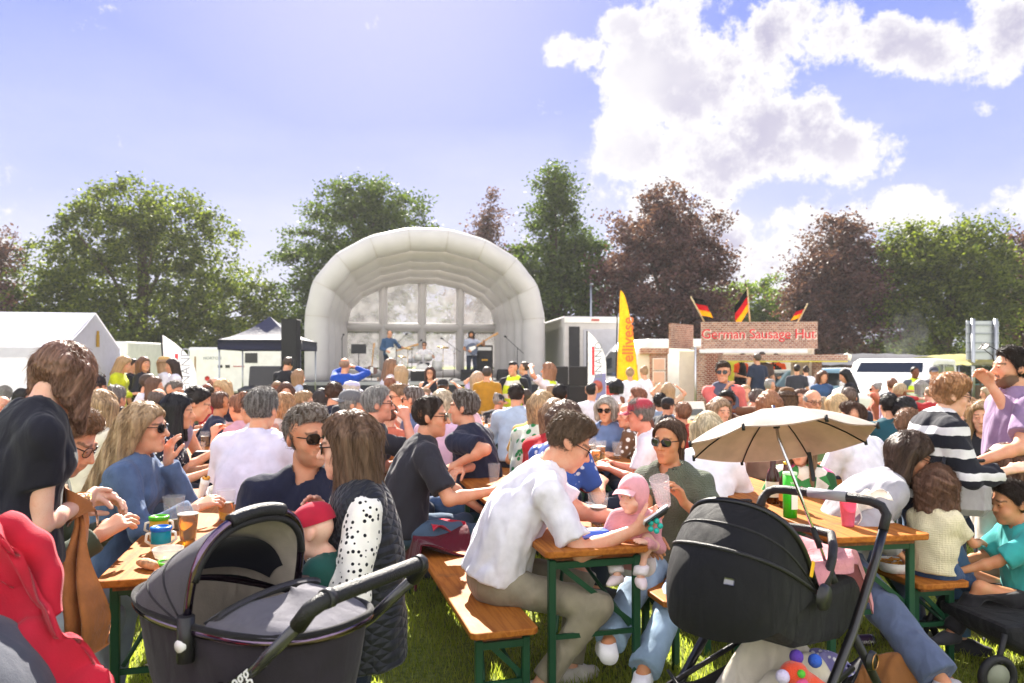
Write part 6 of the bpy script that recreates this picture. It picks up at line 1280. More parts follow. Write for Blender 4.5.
m = MB(); m.grid(lambda u, v: np.array(hp) + A3(-.27 * math.cos(R(20 + 50 * u)) * max(math.cos((v - .5) * PI * .9), .01) ** .5, .19 * math.sin((v - .5) * PI * .95), .215 * math.sin(R(20 + 50 * u)) * max(math.cos((v - .5) * PI * .9), .01) ** .5), 10, 20, True); m.build('mesh_panel', cloth('#1b1c26'), hd)
arc = [np.array(hf(1.0, i / 48)) + (.004, 0, 0) for i in range(49)]; m = MB(); m.tube(arc, .0125, 10); m.build('hood_bow', DKCH, hd); m = MB(); m.tube([np.array(hf(.985, i / 48)) * 1.0 + (.012, 0, -.018) for i in range(4, 45)], .012, 8); m.build('inner_bow', LEA, hd); m = MB(); m.tube([p_ + np.array((0, 0, .004)) for p_ in arc[17:32]], .021, 12); m.build('carry_grip', LEA, hd)
def ap(u, v):
    a = (u - .5) * PI; x0 = .06; sa = math.sin(a); ca = math.cos(a); X_ = x0 + (.415 - x0 + .01) * (1 - v) * max(ca, 0) ** .6; Y_ = .212 * (1 - v) * math.copysign(abs(sa) ** .8, sa); return (X_ + v * .12, Y_, rz0 + .022 + .075 * v ** .6 + .008 * math.sin(6 * u + 5 * v))
m = MB(); m.grid(ap, 40, 14, True); m.build('apron', cloth('#5c5a64', rough=.75, bump=.5, bs=500, folds=.6), pr)
m = MB(); m.grid(lambda u, v: (.045 + .06 * u + .03 * math.sin(v * PI), (v - .5) * .40, rz0 + .03 + .04 * math.sin(PI * v) ** .7 + .035 * u), 8, 24, True, .014); m.build('apron_flap', cloth('#37363d', folds=.5), pr)
for s in (-1, 1):
    m = MB(); m.tube([(.0, s * .222, rz0 + .05), (.0, s * .224, rz0 - .08)], .024, 10); m.build('hood_joint', plastic('#232326'), pr); m = MB(); m.lathe([(.001, .014), (.017, .012), (.02, 0)], (.0, s * .236, rz0 - .03), 18, (0, s, 0)); m.build('button', plastic('#d8d8da'), pr)
    m = MB(); m.tube([(.16, s * .225, .70), (.30, s * .232, .80), (.455, s * .235, .94)], .0165, 10); ha = m.build('handle_arm', plastic('#2b2a2e', rough=.25, coat=.6), pr)
    if s == -1: text('egg', .062, paint('#dcdce0'), ha, (.262, -.2525, .772), (R(90), R(-38), 0), .001)
    m = MB(); m.tube([(.16, s * .23, .72), (.0, s * .23, .52), (-.32, s * .25, .12)], .016, 8); m.tube([(.16, s * .23, .70), (.36, s * .25, .14)], .016, 8); m.build('chassis_tube', DKCH, pr)
    for x, r in ((-.36, .13), (.40, .15)):
        m = MB(); m.tube([(x + (r - .02) * math.cos(a), s * .26, r + (r - .02) * math.sin(a)) for a in [2 * PI * i / 26 for i in range(26)]], .022, 8, closed=True); wh = m.build('wheel', BLK, pr); m = MB(); m.lathe([(.001, -.02), (r * .55, -.016), (r * .82, -.008), (r * .82, .008), (r * .55, .016), (.001, .02)], (x, s * .26, r), 18, (0, 1, 0)); m.build('rim', ALU, wh)
hb_ = [(.455, -.235, .94), (.492, -.232, .985), (.512, -.205, 1.005)] + [(.515, -.20 + .4 * i / 10, 1.008) for i in range(1, 10)] + [(.512, .205, 1.005), (.492, .232, .985), (.455, .235, .94)]
m = MB(); m.tube(hb_, .0225, 12); m.build('handlebar', LEA, pr)
for y in (-.19, .19): m = MB(); m.tube([(.513, y - .012, 1.007), (.513, y + .012, 1.007)], .026, 14); m.build('handle_collar', plastic('#26262a'), pr)
# ------------------------------------------------------------------ black pram with the parasol (centre right)
BF = cloth('#131318', rough=.7, bump=.5, bs=420, folds=.8, sheen=.05); qc = (X(772, 2.82), 2.82, 0); q2 = thing('pram', 'black parent facing pram with a closed hood and pink blanket', 'pram', qc, R(44))
def hood2(f0, f1, off=0.0, mb=None, piv=(-.10, 0, .80)): return hood(mb, piv, .42, .22, .36, f0, f1, off, pw=.42, nu=30, nv=30)
m = MB(); h2 = hood2(-18, 62, 0, m); hd2 = m.build('hood', BF, q2); m = MB(); hood2(62, -17, .012, m); m.build('hood_lining', cloth('#2c2c33'), hd2)
for f_, r in ((.62, .0075), (1.0, .012), (.80, .004)): m = MB(); m.tube([h2(f_, i / 44) for i in range(45)], r, 8); m.build('hood_piping' if r < .01 else 'hood_bow', LEA if r < .01 else plastic('#101013', rough=.3), hd2)
m = MB(); m.grid(lambda u, v: (np.array(h2(.40 + .045 * u, .34 + .05 * v)) - (-.10, 0, .80)) * 1.008 + (-.10, 0, .80), 3, 4, True, .003); m.build('badge', metal('#77777c', rough=.4), hd2); m = MB(); m.box((-.17, -.231, .90), (.022, .005, .055), rot=Matrix.Rotation(R(22), 3, 'Y'), bev=.002); m.build('yellow_tab', paint('#e8b21c'), hd2)
m = MB(); sp = [(-.44, .79), (-.40, .72), (-.20, .62), (.16, .56), (.34, .60), (.36, .72), (.30, .78), (-.08, .80)]
m.prism(sp, -.205, .205); o = m.build('seat_shell', BF, q2); b = o.modifiers.new('bevel', 'BEVEL'); b.width = .04; b.segments = 3
def bl(u, v):
    x = -.08 + .46 * u; y = (v - .5) * .45; z = .835 + .025 * math.sin(u * 9 + v * 4) + .012 * math.sin(v * 8 + u * 4) + .06 * math.exp(-((u - .55) / .3) ** 2)
    if abs(y) > .20: o_ = abs(y) - .20; y = math.copysign(.212 + .02 * math.sin(u * 14), y); z -= o_ * 2.4
    if u > .85: z -= (u - .85) * 1.1
    return (x, y, z)
t = thing('pink_blanket', 'pale pink blanket lying across the seat of the black pram', 'blanket', qc, R(44)); m = MB(); m.grid(bl, 40, 44, True, .008); m.build('cloth', cloth('#d8949c', bump=.6, bs=160, folds=1.0, trans=.15), t)
for s in (-1, 1):
    m = MB(); m.tube([(.40, s * .262, .955), (.30, s * .262, .83), (.10, s * .26, .62), (-.25, s * .26, .36), (-.56, s * .26, .14)], .0175, 10); m.build('chassis_tube', plastic('#151518', rough=.35, coat=.4), q2)
    m = MB(); m.tube([(.10, s * .262, .62), (.32, s * .275, .36), (.42, s * .28, .16)], .016, 10); m.build('rear_leg', plastic('#1b1b1f', rough=.4), q2)
    m = MB(); m.lathe([(.001, .018), (.034, .016), (.038, 0)], (.20, s * .285, .50), 22, (0, s, 0)); hub = m.build('hub', plastic('#18181a'), q2); m = MB(); m.tube([(.20 + .028 * math.cos(a), s * .304, .50 + .028 * math.sin(a)) for a in [2 * PI * i / 22 for i in range(22)]], .0028, 6, closed=True); m.build('ring', metal('#b98a5a'), hub)
    m = MB(); m.lathe([(.001, .02), (.042, .018), (.048, 0)], (-.10, s * .235, .79), 20, (0, s, 0)); m.build('hood_joint', plastic('#202024'), q2)
    for x, r in ((-.58, .11), (.45, .14)):
        m = MB(); m.tube([(x + (r - .02) * math.cos(a), s * .28, r + (r - .02) * math.sin(a)) for a in [2 * PI * i / 26 for i in range(26)]], .022, 8, closed=True); wh = m.build('wheel', BLK, q2); m = MB(); m.lathe([(.001, -.02), (r * .5, -.016), (r * .82, -.008), (r * .82, .008), (r * .5, .016), (.001, .02)], (x, s * .28, r), 18, (0, 1, 0)); m.build('rim', ALU, wh)
hp_ = [(.395, -.262, .95), (.435, -.262, 1.005), (.445, -.24, 1.035), (.435, -.20, 1.052)] + [(.43, -.2 + .4 * i / 8, 1.056) for i in range(1, 8)] + [(.435, .20, 1.052), (.445, .24, 1.035), (.435, .262, 1.005), (.395, .262, .95)]
m = MB(); m.tube(hp_, .019, 12); m.build('handlebar', LEA, q2); m = MB(); m.tube([(.43, -.11, 1.057), (.43, .05, 1.057)], .0215, 12); m.build('grip_plate', plastic('#8c8c92', rough=.4), q2)
m = MB(); m.tube([(-.06, -.225, .80), (.02, -.22, .90), (.10, -.19, .925), (.30, -.10, .925), (.33, 0, .925), (.30, .10, .925), (.10, .19, .925), (.02, .22, .90), (-.06, .225, .80)], .0165, 10); m.build('bumper_bar', LEA, q2)
m = MB(); m.grid(lambda u, v: ((u - .55) * .66, (v - .5) * .44, .30 + .08 * (2 * v - 1) ** 4 + .10 * (2 * u - 1) ** 4), 16, 12, True, .01); m.build('basket', cloth('#26262b'), q2); m = MB(); m.tube([(.20, -.22, .45), (-.38, -.22, .42), (-.38, .22, .42), (.20, .22, .45)], .012, 8, closed=True); m.build('basket_rail', plastic('#1b1b1f'), q2)
def qw(x, y, z): c, s = math.cos(R(44)), math.sin(R(44)); return (qc[0] + x * c - y * s, qc[1] + x * s + y * c, z)
heap('canvas_bag', 'cream canvas bag squashed into the basket under the black pram', 'bag', qw(.03, -.02, .36), .24, .20, .17, '#cfc6b6', 8, .7, folds=1.0)
t = thing('soft_toy', 'orange soft toy with purple ears hanging out of the pram basket', 'toy', qw(-.17, -.20, .47), R(20)); f = Fld(); f.ell((0, 0, 0), (.055, .05, .075), None, .03); f.ell((-.05, -.01, .075), (.05, .042, .042), None, .03)
for a_, b_ in (((.03, -.02, .03), (.09, -.04, .0)), ((.03, -.01, -.05), (.08, -.05, -.09)), ((-.03, -.02, -.05), (-.05, -.06, -.10))): f.cone(a_, b_, .024, .018, .02)
V, Q = f.mesh(.007); link('body', npmesh('body', V, Q), mat('#d8482a', rough=.95, bump=.6, bs=200, var=.15, sheen=.4, name='plush'), t)
for c_, cc, nm in (((-.03, 0, .125), '#5a3aa0', 'ear'), ((-.105, -.02, .075), '#c9c0e0', 'muzzle'), ((-.05, -.05, .05), '#d8548a', 'patch'), ((.05, .0, .10), '#2f58b8', 'ear'), ((-.05, -.06, -.105), '#5a3aa0', 'foot'), ((-.055, -.052, .09), '#5ab83a', 'eye')): m = MB(); m.ball(c_, .014 if nm == 'eye' else .024, 12); m.build(nm, mat(cc, rough=.95, bump=.5, bs=200, name='plush'), t)
heap('muslin_cloth', 'white patterned muslin cloth at the rear of the pram basket', 'cloth', qw(.16, -.12, .42), .14, .10, .06, '#d8d6e0', 12, .7, pat='floral', c2='#7a74a8', ps=40)
# parasol clamped to it
BEI = cloth('#a0968c', rough=.7, trans=.25, folds=.12, bump=.2); pcn = P(779, 442, 2.84); ax = nrm((-.04, .33, .94)); pa = thing('pram_parasol', 'beige pram parasol with black ribs leaning over the black pram', 'parasol', tuple(pcn)); qt = Vector(ax).to_track_quat('Z', 'Y'); pa.rotation_mode = 'QUATERNION'; pa.rotation_quaternion = qt
RD, HD_ = .355, .125
def cano(u, v):
    a = 2 * PI * u; seg = (u * 8) % 1; edge = math.cos(PI / 8) / math.cos((seg - .5) * PI / 4); r = RD * v * (1 - (1 - edge) * .9 - .035 * v * v * math.sin(PI * seg)); return (r * math.cos(a), r * math.sin(a), HD_ * (1 - v ** 1.9) - .008 * math.sin(PI * seg) * v)
m = MB(); m.grid(lambda u, v: cano(u, v), 64, 14, True); cn = m.build('canopy', BEI, pa); m = MB(); m.grid(lambda u, v: A3(*cano(1 - u, v)) * A3(.995, .995, 1) - A3(0, 0, .004), 64, 14, True); m.build('canopy_lining', cloth('#c4ad9c', trans=.3, folds=.12), cn)
for k in range(8):
    m = MB(); m.tube([A3(*cano(k / 8 + 1e-5, v)) - A3(0, 0, .009) for v in (0, .2, .4, .6, .8, 1)], .0028, 6); m.build('rib', BLKM, pa); m = MB(); e = A3(*cano(k / 8 + 1e-5, 1.0)); m.tube([e - A3(0, 0, .016), e + A3(0, 0, .008)], .006, 8); m.build('rib_tip', BLK, pa)
e2 = qt.inverted() @ (Vector(qw(.06, -.20, .82)) - Vector(pcn)); m = MB(); m.tube([(0, 0, HD_ + .02), (0, 0, .02), tuple(Vector((0, 0, .02)).lerp(e2, .25)), tuple(e2)], .0065, 8); m.build('rod', metal('#c8c8cc', rough=.2), pa)
m = MB(); m.tube([(0, 0, .10), (0, 0, .055)], .013, 8); m.build('hub', BLK, pa); m = MB(); m.tube([tuple(Vector((0, 0, .02)).lerp(e2, .66)), tuple(Vector((0, 0, .02)).lerp(e2, .80))], .011, 8); m.build('sleeve', BLK, pa); m = MB(); m.tube([tuple(Vector((0, 0, .02)).lerp(e2, .96)), tuple(Vector((0, 0, .02)).lerp(e2, 1.04))], .018, 8); m.build('clamp', BLK, pa)
m = MB(); m.box((-.22, -.19, -.06), (.016, .004, .12)); m.build('strap', BLK, pa)
# ------------------------------------------------------------------ red jacket over a grey pushchair at the near left edge
D = 1.74; t = thing('pushchair', 'grey pushchair cut off by the lower left edge with a black strap', 'pushchair', (X(-80, D), D, 0), R(15)); GP = cloth('#4e515c', folds=.4); m = MB(); hood(m, (-.02, 0, .66), .32, .27, .36, 175, 5, pw=.5); m.build('hood', GP, t); m = MB(); m.grid(lambda u, v: (-.28 + .56 * u, -.2 + .4 * v, .40 + .25 * (2 * u - 1) ** 2), 12, 10, True, .02); m.build('seat', cloth('#2a2a30'), t)
m = MB(); m.tube([(.02, -.20, 1.03), (.14, -.23, .99), (.24, -.22, .90), (.31, -.17, .76)], .016, 8, flat=.3); m.build('strap', LEA, t)
for s in (-1, 1):
    m = MB(); m.tube([(-.3, s * .25, 1.05), (0, s * .25, .6), (.4, s * .26, .12)], .015, 8); m.build('frame_tube', BLK, t)
    for x in (-.3, .4): m = MB(); m.tube([(x + .09 * math.cos(a), s * .27, .11 + .09 * math.sin(a)) for a in [2 * PI * i / 22 for i in range(22)]], .02, 8, closed=True); m.build('wheel', BLK, t)
def rj(u, v):
    a = P(-6, 528, 1.98) * (1 - u) + P(112, 694, 1.86) * u; w = A3(-.05, -.08, -.19) * (1 + .5 * u); off = A3(.02 * math.sin(v * 6 + u * 3), -.03 * math.sin(v * 9 + u * 5) - .02 * math.sin(u * 13), .022 * math.sin(u * 11 + v * 4) + .012 * math.sin(u * 29 + v * 13) + .016 * math.sin(v * 17 - u * 9) + .05 * math.sin(PI * v) * (1 - .6 * u))
    return a + w * v + off + A3(0, 0, .03 * math.sin(u * 7))
RJ = cloth('#b01c32', folds=.3, rough=.85, bump=.2); t = thing('red_jacket', 'red jacket slung over the pushchair at the lower left', 'jacket', (0, 0, 0)); m = MB(); m.grid(rj, 50, 26, True, .014); m.build('body', RJ, t); m = MB()
def rs(u, v):
    a = P(-10, 522, 2.05) * (1 - u) ** 1.5 + P(22, 560, 2.0) * 1.5 * u * (1 - u) + P(48, 624, 1.93) * u; a = P(-8, 524, 2.05) * (1 - u) + P(47, 622, 1.95) * u + A3(.05, 0, .04) * math.sin(PI * u); r = .062 * (1 - .25 * u) * (1 + .08 * math.sin(u * 19)); b = 2 * PI * v; return a + A3(math.cos(b) * r * .8, math.sin(b) * r * .7, math.cos(b) * r * .6)
m.grid(rs, 30, 18, True); m.build('sleeve', RJ, t); m = MB(); m.tube([P(-5, 520, 2.12), P(20, 540, 2.1), P(36, 575, 2.06), P(40, 612, 2.04)], .022, 8); m.build('dark_lining', cloth('#20242c'), t)
# ------------------------------------------------------------------ people close to the camera
def w2l(base, heading, p):
    a = R(heading); dx, dy = p[0] - base[0], p[1] - base[1]; return A3(dx * math.cos(a) - dy * math.sin(a), dx * math.sin(a) + dy * math.cos(a), p[2] - (base[2] if len(base) > 2 else 0))
def near(label, base, heading, pose, look, lod=0, **kw):
    """pose entries hr, hl, er, el, fr, fl may be world points (given with a leading 'w')"""
    if 'cat' in kw: look['cat'] = kw.pop('cat')
    b3 = (base[0], base[1], base[2] if len(base) > 2 else 0.0); d = {}
    for k, v in pose.items():
        if isinstance(v, tuple) and len(v) == 2 and v[0] == 'w': d[k] = w2l(b3, heading, v[1])
        elif isinstance(v, tuple) and len(v) == 2 and v[0] == 'd': a = R(heading); q = v[1]; d[k] = A3(q[0] * math.cos(a) - q[1] * math.sin(a), q[0] * math.sin(a) + q[1] * math.cos(a), q[2])
        else: d[k] = v
    q = Pose(**d); o = person(label, q, look, b3, heading, lod, **kw)
    a = R(heading); hw = (b3[0] + q.head[0] * math.cos(a) + q.head[1] * math.sin(a), b3[1] - q.head[0] * math.sin(a) + q.head[1] * math.cos(a), b3[2] + q.head[2])
    if DEBUG: print('HEAD %-60s px %.0f  top %.0f  chin %.0f' % (label[:60], 512 + F_PX * hw[0] / hw[1], HORIZON - F_PX * (hw[2] + .12 * q.hs - CAM_Z) / hw[1], HORIZON - F_PX * (hw[2] - .115 * q.hs - CAM_Z) / hw[1]))
    return o, q
DEBUG = True
Wp = lambda px, py, D: ('w', P(px, py, D))
SK = '#d7a488'; SKP = '#e2b8a2'; SKT = '#c08a64'; SKB = '#7a4a30'
DEN = cloth('#3f587e', bump=.4, bs=380, var=.25, folds=.9); LDEN = cloth('#8ba3bb', bump=.4, bs=380, var=.3, vs=6, folds=.9); DDEN = cloth('#232c44', bump=.4, bs=380, folds=.9); WTEE = cloth('#e6e4ee', folds=.6, trans=.12)
# man in the white tee, looking at a phone
near('man in a white tee and stone chinos bent over a phone at the table', (-.08, 3.63), 80, dict(sit=.47, s=1.09, lean=23, bend=14, hyaw=6, hpitch=30, hr=Wp(634, 530, 3.44), er=(.3, -.2, -1), hl=Wp(634, 520, 3.7), el=(-.5, .1, -1), curl=.8, nr=(-.6, .2, .4), nl=(.6, .2, .5), fr=Wp(540, 685, 3.42), fl=Wp(570, 668, 3.72), kr=(.3, 1, .4), kl=(-.2, 1, .5)),
     dict(top='tee', topm=WTEE, bottom='trousers', botm=cloth('#8f8775', folds=.9, var=.15), hair='quiff', hairc='#56402c', glasses='clear', skin=SK, sleeve=.80, loose=.022, wr=.014, lwr=.007, lloose=.010, shoem=cloth('#c9c4bc'), hem=-.02))
ph = thing('phone', 'white edged phone held by the man in the white tee', 'phone', tuple(P(655, 516, 3.44)), R(20)); m = MB(); m.box((0, 0, 0), (.145, .012, .072), rot=Matrix.Rotation(R(-28), 3, 'Y') @ Matrix.Rotation(R(50), 3, 'X'), bev=.005); m.build('case', plastic('#e8e8ec', rough=.2), ph); m = MB(); m.box((.003, -.006, -.006), (.132, .008, .066), rot=Matrix.Rotation(R(-28), 3, 'Y') @ Matrix.Rotation(R(50), 3, 'X')); m.build('screen', mat('#10131c', rough=.08, name='screen'), ph)
# woman with ponytail and pink baby
near('woman in sunglasses and a green knit top drinking from a plastic cup', (.90, 4.02), 215, dict(sit=.47, fem=True, s=.94, lean=8, bend=6, hyaw=4, hpitch=2, hl=Wp(684, 503, 3.66), el=(-.7, .2, -1), nl=('d', (-.8, -.2, .1)), dl=('d', (-.35, -.15, .9)), curl=.7, hr=Wp(652, 538, 3.58), er=(.6, -.2, -.9), fr=Wp(592, 668, 3.28), fl=Wp(640, 680, 3.35), kr=(.3, 1, .5)),
     dict(top='tee', topm=cloth('#5f6656', pat='knit', ps=120, bump=1.0, folds=.5), bottom='trousers', botm=LDEN, hair='pony', hlen=.30, hairc='#4a3322', glasses='sun', skin=SKT, sleeve=.6, shoem=cloth('#eceaf0'), neckline=.03, flare=.02))
cp = thing('plastic_cup', 'clear cup raised to the mouth of the woman in the green knit top', 'drink', tuple(P(664, 505, 3.60))); cp.rotation_euler = (R(20), R(-14), 0); m = MB(); m.lathe([(.001, .002), (.034, 0), (.048, .15), (.0465, .15), (.032, .004), (.001, .004)], n=24); m.build('cup', mat('#efe0e4', rough=.08, alpha=.24, var=.03, name='clear_plastic_pink'), cp)
bb, bq = near('baby in a pink hat and pink cardigan on the knee of the woman drinking', (.60, 3.60, .60), 200, dict(sit=0.0, s=.45, child=1, hs=.70, lean=4, hyaw=16, hpitch=8, hr=(.10, .17, .16), hl=(-.08, .17, .18), fr=(.05, .19, .02), fl=(-.06, .19, .02)),
     dict(top='long', topm=cloth('#d99aa2', pat='knit', ps=160, bump=.6), bottom='trousers', botm=cloth('#e6dfe6'), skin=SKP, child=1, eye='#39506e', brow=.25, shoe=True, shoem=cloth('#e8d8dc'), hair='hood', hairm=cloth('#e0a0a8', folds=.5), loose=.012), cat='baby')
m = MB()
# brim of the baby's hat
m.grid(lambda u, v: (.088 * math.sin((u - .5) * 2.2), .075 + .05 * v + .03 * math.cos((u - .5) * 2.2), .072 - .022 * v - .02 * (2 * u - 1) ** 2), 10, 4, True, .006)
br_ = m.build('hat_brim', cloth('#e4a9b0'), bb); br_.matrix_local = Matrix.Translation(Vector(bq.head)) @ Matrix(bq.Rh.tolist()).to_4x4() @ Matrix.Scale(bq.hs, 4)
tg = thing('teething_toy', 'turquoise teething ring held by the pink baby', 'toy', tuple(P(655, 526, 3.42))); m = MB()
for i in range(5): m.ball((.024 * math.cos(i * 1.257), 0, .024 * math.sin(i * 1.257)), .014, 10)
m.build('ring', plastic('#22b5a8', rough=.4), tg)
# the couple at the left table
near('man in sunglasses and a navy zip jumper at the left table', (X(306, 3.3), 3.30), 160, dict(sit=.47, s=1.05, lean=3, hyaw=-26, hpitch=4, hroll=4, hr=Wp(266, 532, 2.98), er=(.35, .1, -1), hl=Wp(316, 545, 2.9)),
     dict(top='long', collar=1, topm=cloth('#1e2238', folds=1.0, bump=.5), bottom='trousers', botm=DDEN, hair='short', hairc='#5a4a3c', grey=.35, glasses='sun', skin='#d09a7c', beard=.35, loose=.020, neckline=.02))
near('woman with long brown hair and quilted gilet over a spotted blouse', (X(364, 2.93), 2.93), -104, dict(sit=.47, fem=True, s=1.04, lean=0, bend=4, hyaw=12, hpitch=6, hl=Wp(316, 548, 2.78), el=('d', (.4, -.5, -.7)), hr=Wp(322, 520, 3.0), curl=.5, nl=('d', (0, .9, .2)), fl=(-.12, .36, .08), fr=(.12, .36, .08)),
     dict(top='long', topm=cloth('#ece8e2', pat='dots', c2='#14141c', ps=44, folds=.7), over='vest', over_look=dict(loose=.042, hem=-.12, wr=.008, collar=1), overm=cloth('#24262e', pat='quilt', ps=75, bump=.4, rough=.5, folds=.3), overname='gilet', bottom='trousers', botm=cloth('#334a72'), hair='long', hlen=.24, hairc='#5a3f2a', glasses='sun', skin=SKP, loose=.003, sle=.026, hem=.12))
rb, rq = near('toddler in a red cap and dark green top hugged by the brown haired woman', (X(334, 2.72), 2.72, .60), -70, dict(sit=0.0, s=.46, child=1, hs=.78, lean=6, hyaw=-10, hpitch=22, hl=(-.10, .12, .26), hr=(.12, .14, .24), fr=(.07, .12, -.06), fl=(-.06, .14, -.06)),
     dict(top='long', topm=cloth('#1d4a44'), bottom='trousers', botm=cloth('#d8cfcf', pat='floral', c2='#8a7a8a', ps=30), skin=SKP, child=1, hair=None, hat='cap', hatm=cloth('#b01f38', folds=.2), loose=.012, shoem=cloth('#d8d0d4')), cat='toddler')
# standing woman at the left edge, bending forward over a tan cloth
near('woman with a brown bob in a black tee standing at the left edge', (X(0, 2.45), 2.48), 48, dict(fem=True, s=1.0, hs=.90, lean=4, bend=12, hyaw=-26, hpitch=34, wide=1.12, hr=Wp(82, 503, 2.66), er=('d', (-.05, -.3, -1)), hl=Wp(90, 500, 2.78), el=(-.4, -.2, -1), curl=.9, nr=('d', (.3, .8, 0)), shrug=.0),
     dict(top='tee', topm=cloth('#1f1f29', folds=1.0), bottom='trousers', botm=cloth('#1c2438', folds=.8), hair='abob', hairc='#6b4836', skin=SKP, sleeve=.55, loose=.012, neckline=.035, hem=.0))
t = thing('tan_cloth', 'tan suede cloth hanging from the hands of the woman in black', 'cloth', (0, 0, 0)); m = MB()
def tc_(u, v):
    a = P(76, 500, 2.66) * (1 - v) + P(86, 646, 2.6) * v; w = .025 + .075 * v ** .8 - .03 * max(0, v - .85) * 6 * abs(u - .3); return a + A3((u - .5) * w * 1.25 + .010 * math.sin(v * 9 + u * 2), .045 * math.sin(u * 11 + v * 4) * (.5 + v) + .02 * math.sin(v * 8), .03 * math.sin(u * 6) * v)
m.grid(tc_, 22, 40, True, .006); m.build('cloth', mat('#c07a46', rough=.9, var=.25, vs=12, bump=.4, bs=90, sheen=.3, name='suede', folds=.6), t); m = MB(); m.grid(lambda u, v: P(72, 490, 2.64) * (1 - v) + P(92, 518, 2.64) * v + A3((u - .5) * .10, .03 * math.sin(u * 6 + v * 4) - .03, .045 * math.sin(PI * u) - .02), 14, 14, True, .008); m.build('bunched_top', mat('#9c6238', rough=.9, var=.25, vs=12, bump=.4, bs=90, sheen=.3, name='suede', folds=.6), t)
br2 = thing('bracelet', 'thin gold bangles on the wrist of the woman in black', 'bracelet', tuple(P(80, 500, 2.64))); m = MB()
for i in range(3): m.tube([(.034 * math.cos(a), .034 * math.sin(a), i * .008 + .006 * math.sin(a)) for a in [2 * PI * k / 22 for k in range(22)]], .0022, 6, closed=True)
m.build('bangle', metal('#c99a4a', rough=.25), br2)
# man in the green jumper, woman with long fair hair
near('man with glasses in an olive green jumper at the left table', (X(-14, 3.1), 3.10), 74, dict(sit=.47, s=1.13, lean=14, bend=14, hyaw=8, hpitch=30, hr=Wp(100, 535, 3.05), er=(.5, -.5, -.8), hl=Wp(108, 528, 3.3), curl=.7),
     dict(top='long', topm=cloth('#4a5242', folds=.9), bottom='trousers', botm=cloth('#9aa4b4', folds=.8), hair='quiff', hairc='#6b4a2c', glasses='clear', skin=SK, beard=.45, loose=.024))
near('woman with very long fair hair in a denim jacket raising her hand', (X(114, 3.9), 3.9), 82, dict(sit=.47, fem=True, s=1.04, lean=10, bend=8, hyaw=6, hpitch=2, hl=Wp(168, 462, 4.0), el=(-.3, .3, -1), dl=('d', (.1, -.1, 1)), nl=('d', (.5, .6, 0)), hr=Wp(195, 508, 3.8), er=(.5, -.2, -.9), curl=.7),
     dict(top='long', topm=cloth('#52688c', bump=.5, bs=300, var=.25, folds=1.0), bottom='trousers', botm=DDEN, hair='long', hlen=.44, gdir=(0, -.42, -.9), hairc='#a8875a', glasses='sun', skin=SK, loose=.022))
# dark tee pair on the middle bench
near('man in sunglasses and a charcoal tee turned to the right on the bench', (X(402, 4.75), 4.75), 72, dict(sit=.47, s=1.05, lean=12, bend=10, hyaw=16, hpitch=3, hr=Wp(492, 491, 4.55), er=(.5, -.2, -1), hl=Wp(486, 515, 4.9), curl=.6, fr=(.14, .42, .08)),
     dict(top='tee', topm=cloth('#2b2b33', folds=1.0), bottom='trousers', botm=cloth('#4a6078', folds=.8), hair='buzz', hairc='#2c2018', glasses='sun', skin='#d09b7d', sleeve=.8, loose=.024, beard=.2))
near('man in a navy tee facing left with hands together behind the dark tee man', (X(482, 5.6), 5.6), -62, dict(sit=.47, s=1.05, lean=10, bend=8, hyaw=-12, hpitch=2, hr=Wp(462, 470, 5.35), hl=Wp(455, 465, 5.35), curl=.9),
     dict(top='tee', topm=cloth('#23283c', folds=.9), bottom='trousers', botm=DEN, hair='short', hairc='#4a3c30', grey=.5, skin='#d8a284', sleeve=.75, loose=.026, belly=.06))
# right hand group
near('woman with dark hair and sunglasses in a grey shirt leaning over the bench', (X(834, 4.2), 4.18), 100, dict(sit=.47, fem=True, s=.98, lean=34, bend=14, hyaw=12, hpitch=24, hr=Wp(893, 548, 3.95), hl=Wp(915, 545, 4.35), fr=Wp(958, 700, 3.32), kr=('d', (-.5, -.3, .6)), fl=(-.1, .42, .08), hs=1.0),
     dict(top='long', topm=cloth('#9c9aa2', folds=1.0), bottom='trousers', botm=cloth('#56627e', folds=1.0), hair='bobb', hlen=.12, hairc='#3a281e', glasses='sun', skin='#c08d6c', loose=.030, shoem=cloth('#b0aab0'), lloose=.03, flare=.02))
near('small girl with curly brown hair in a cream blouse and jeans on the bench end', (X(932, 3.98), 3.96), 52, dict(sit=.47, fem=True, child=1, s=.56, hs=.88, lean=2, hyaw=-4, hpitch=14, hr=(.14, .24, .64), hl=(-.10, .22, .62), fr=(.07, .30, .20), fl=(-.04, .32, .18)),
     dict(top='tee', topm=cloth('#ddd3b4', pat='knit', ps=90, bump=.5), bottom='trousers', botm=cloth('#35507a', bump=.5, bs=300, folds=.9), hair='curly', hlen=.19, hairc='#5a3a26', skin='#c69270', sleeve=.7, loose=.016, ankle=.75, shoem=cloth('#cfc6bc'), child=1), cat='girl')
near('boy in a teal tee and black trousers seated at the right edge', (X(1022, 4.0), 3.95), -82, dict(sit=.30, child=1, s=.70, hs=.92, lean=8, hyaw=-6, hpitch=10, hr=(.05, .34, .52), hl=(-.05, .36, .50), fr=(.10, .40, .20), fl=(-.08, .42, .18), knee=1),
     dict(top='tee', topm=cloth('#3aa0a0', folds=.8), bottom='trousers', botm=cloth('#232226', folds=.8), hair='short', hairc='#241812', skin='#c48e6a', loose=.02, sleeve=.8, child=1, shoem=cloth('#3a3a40')), cat='boy')
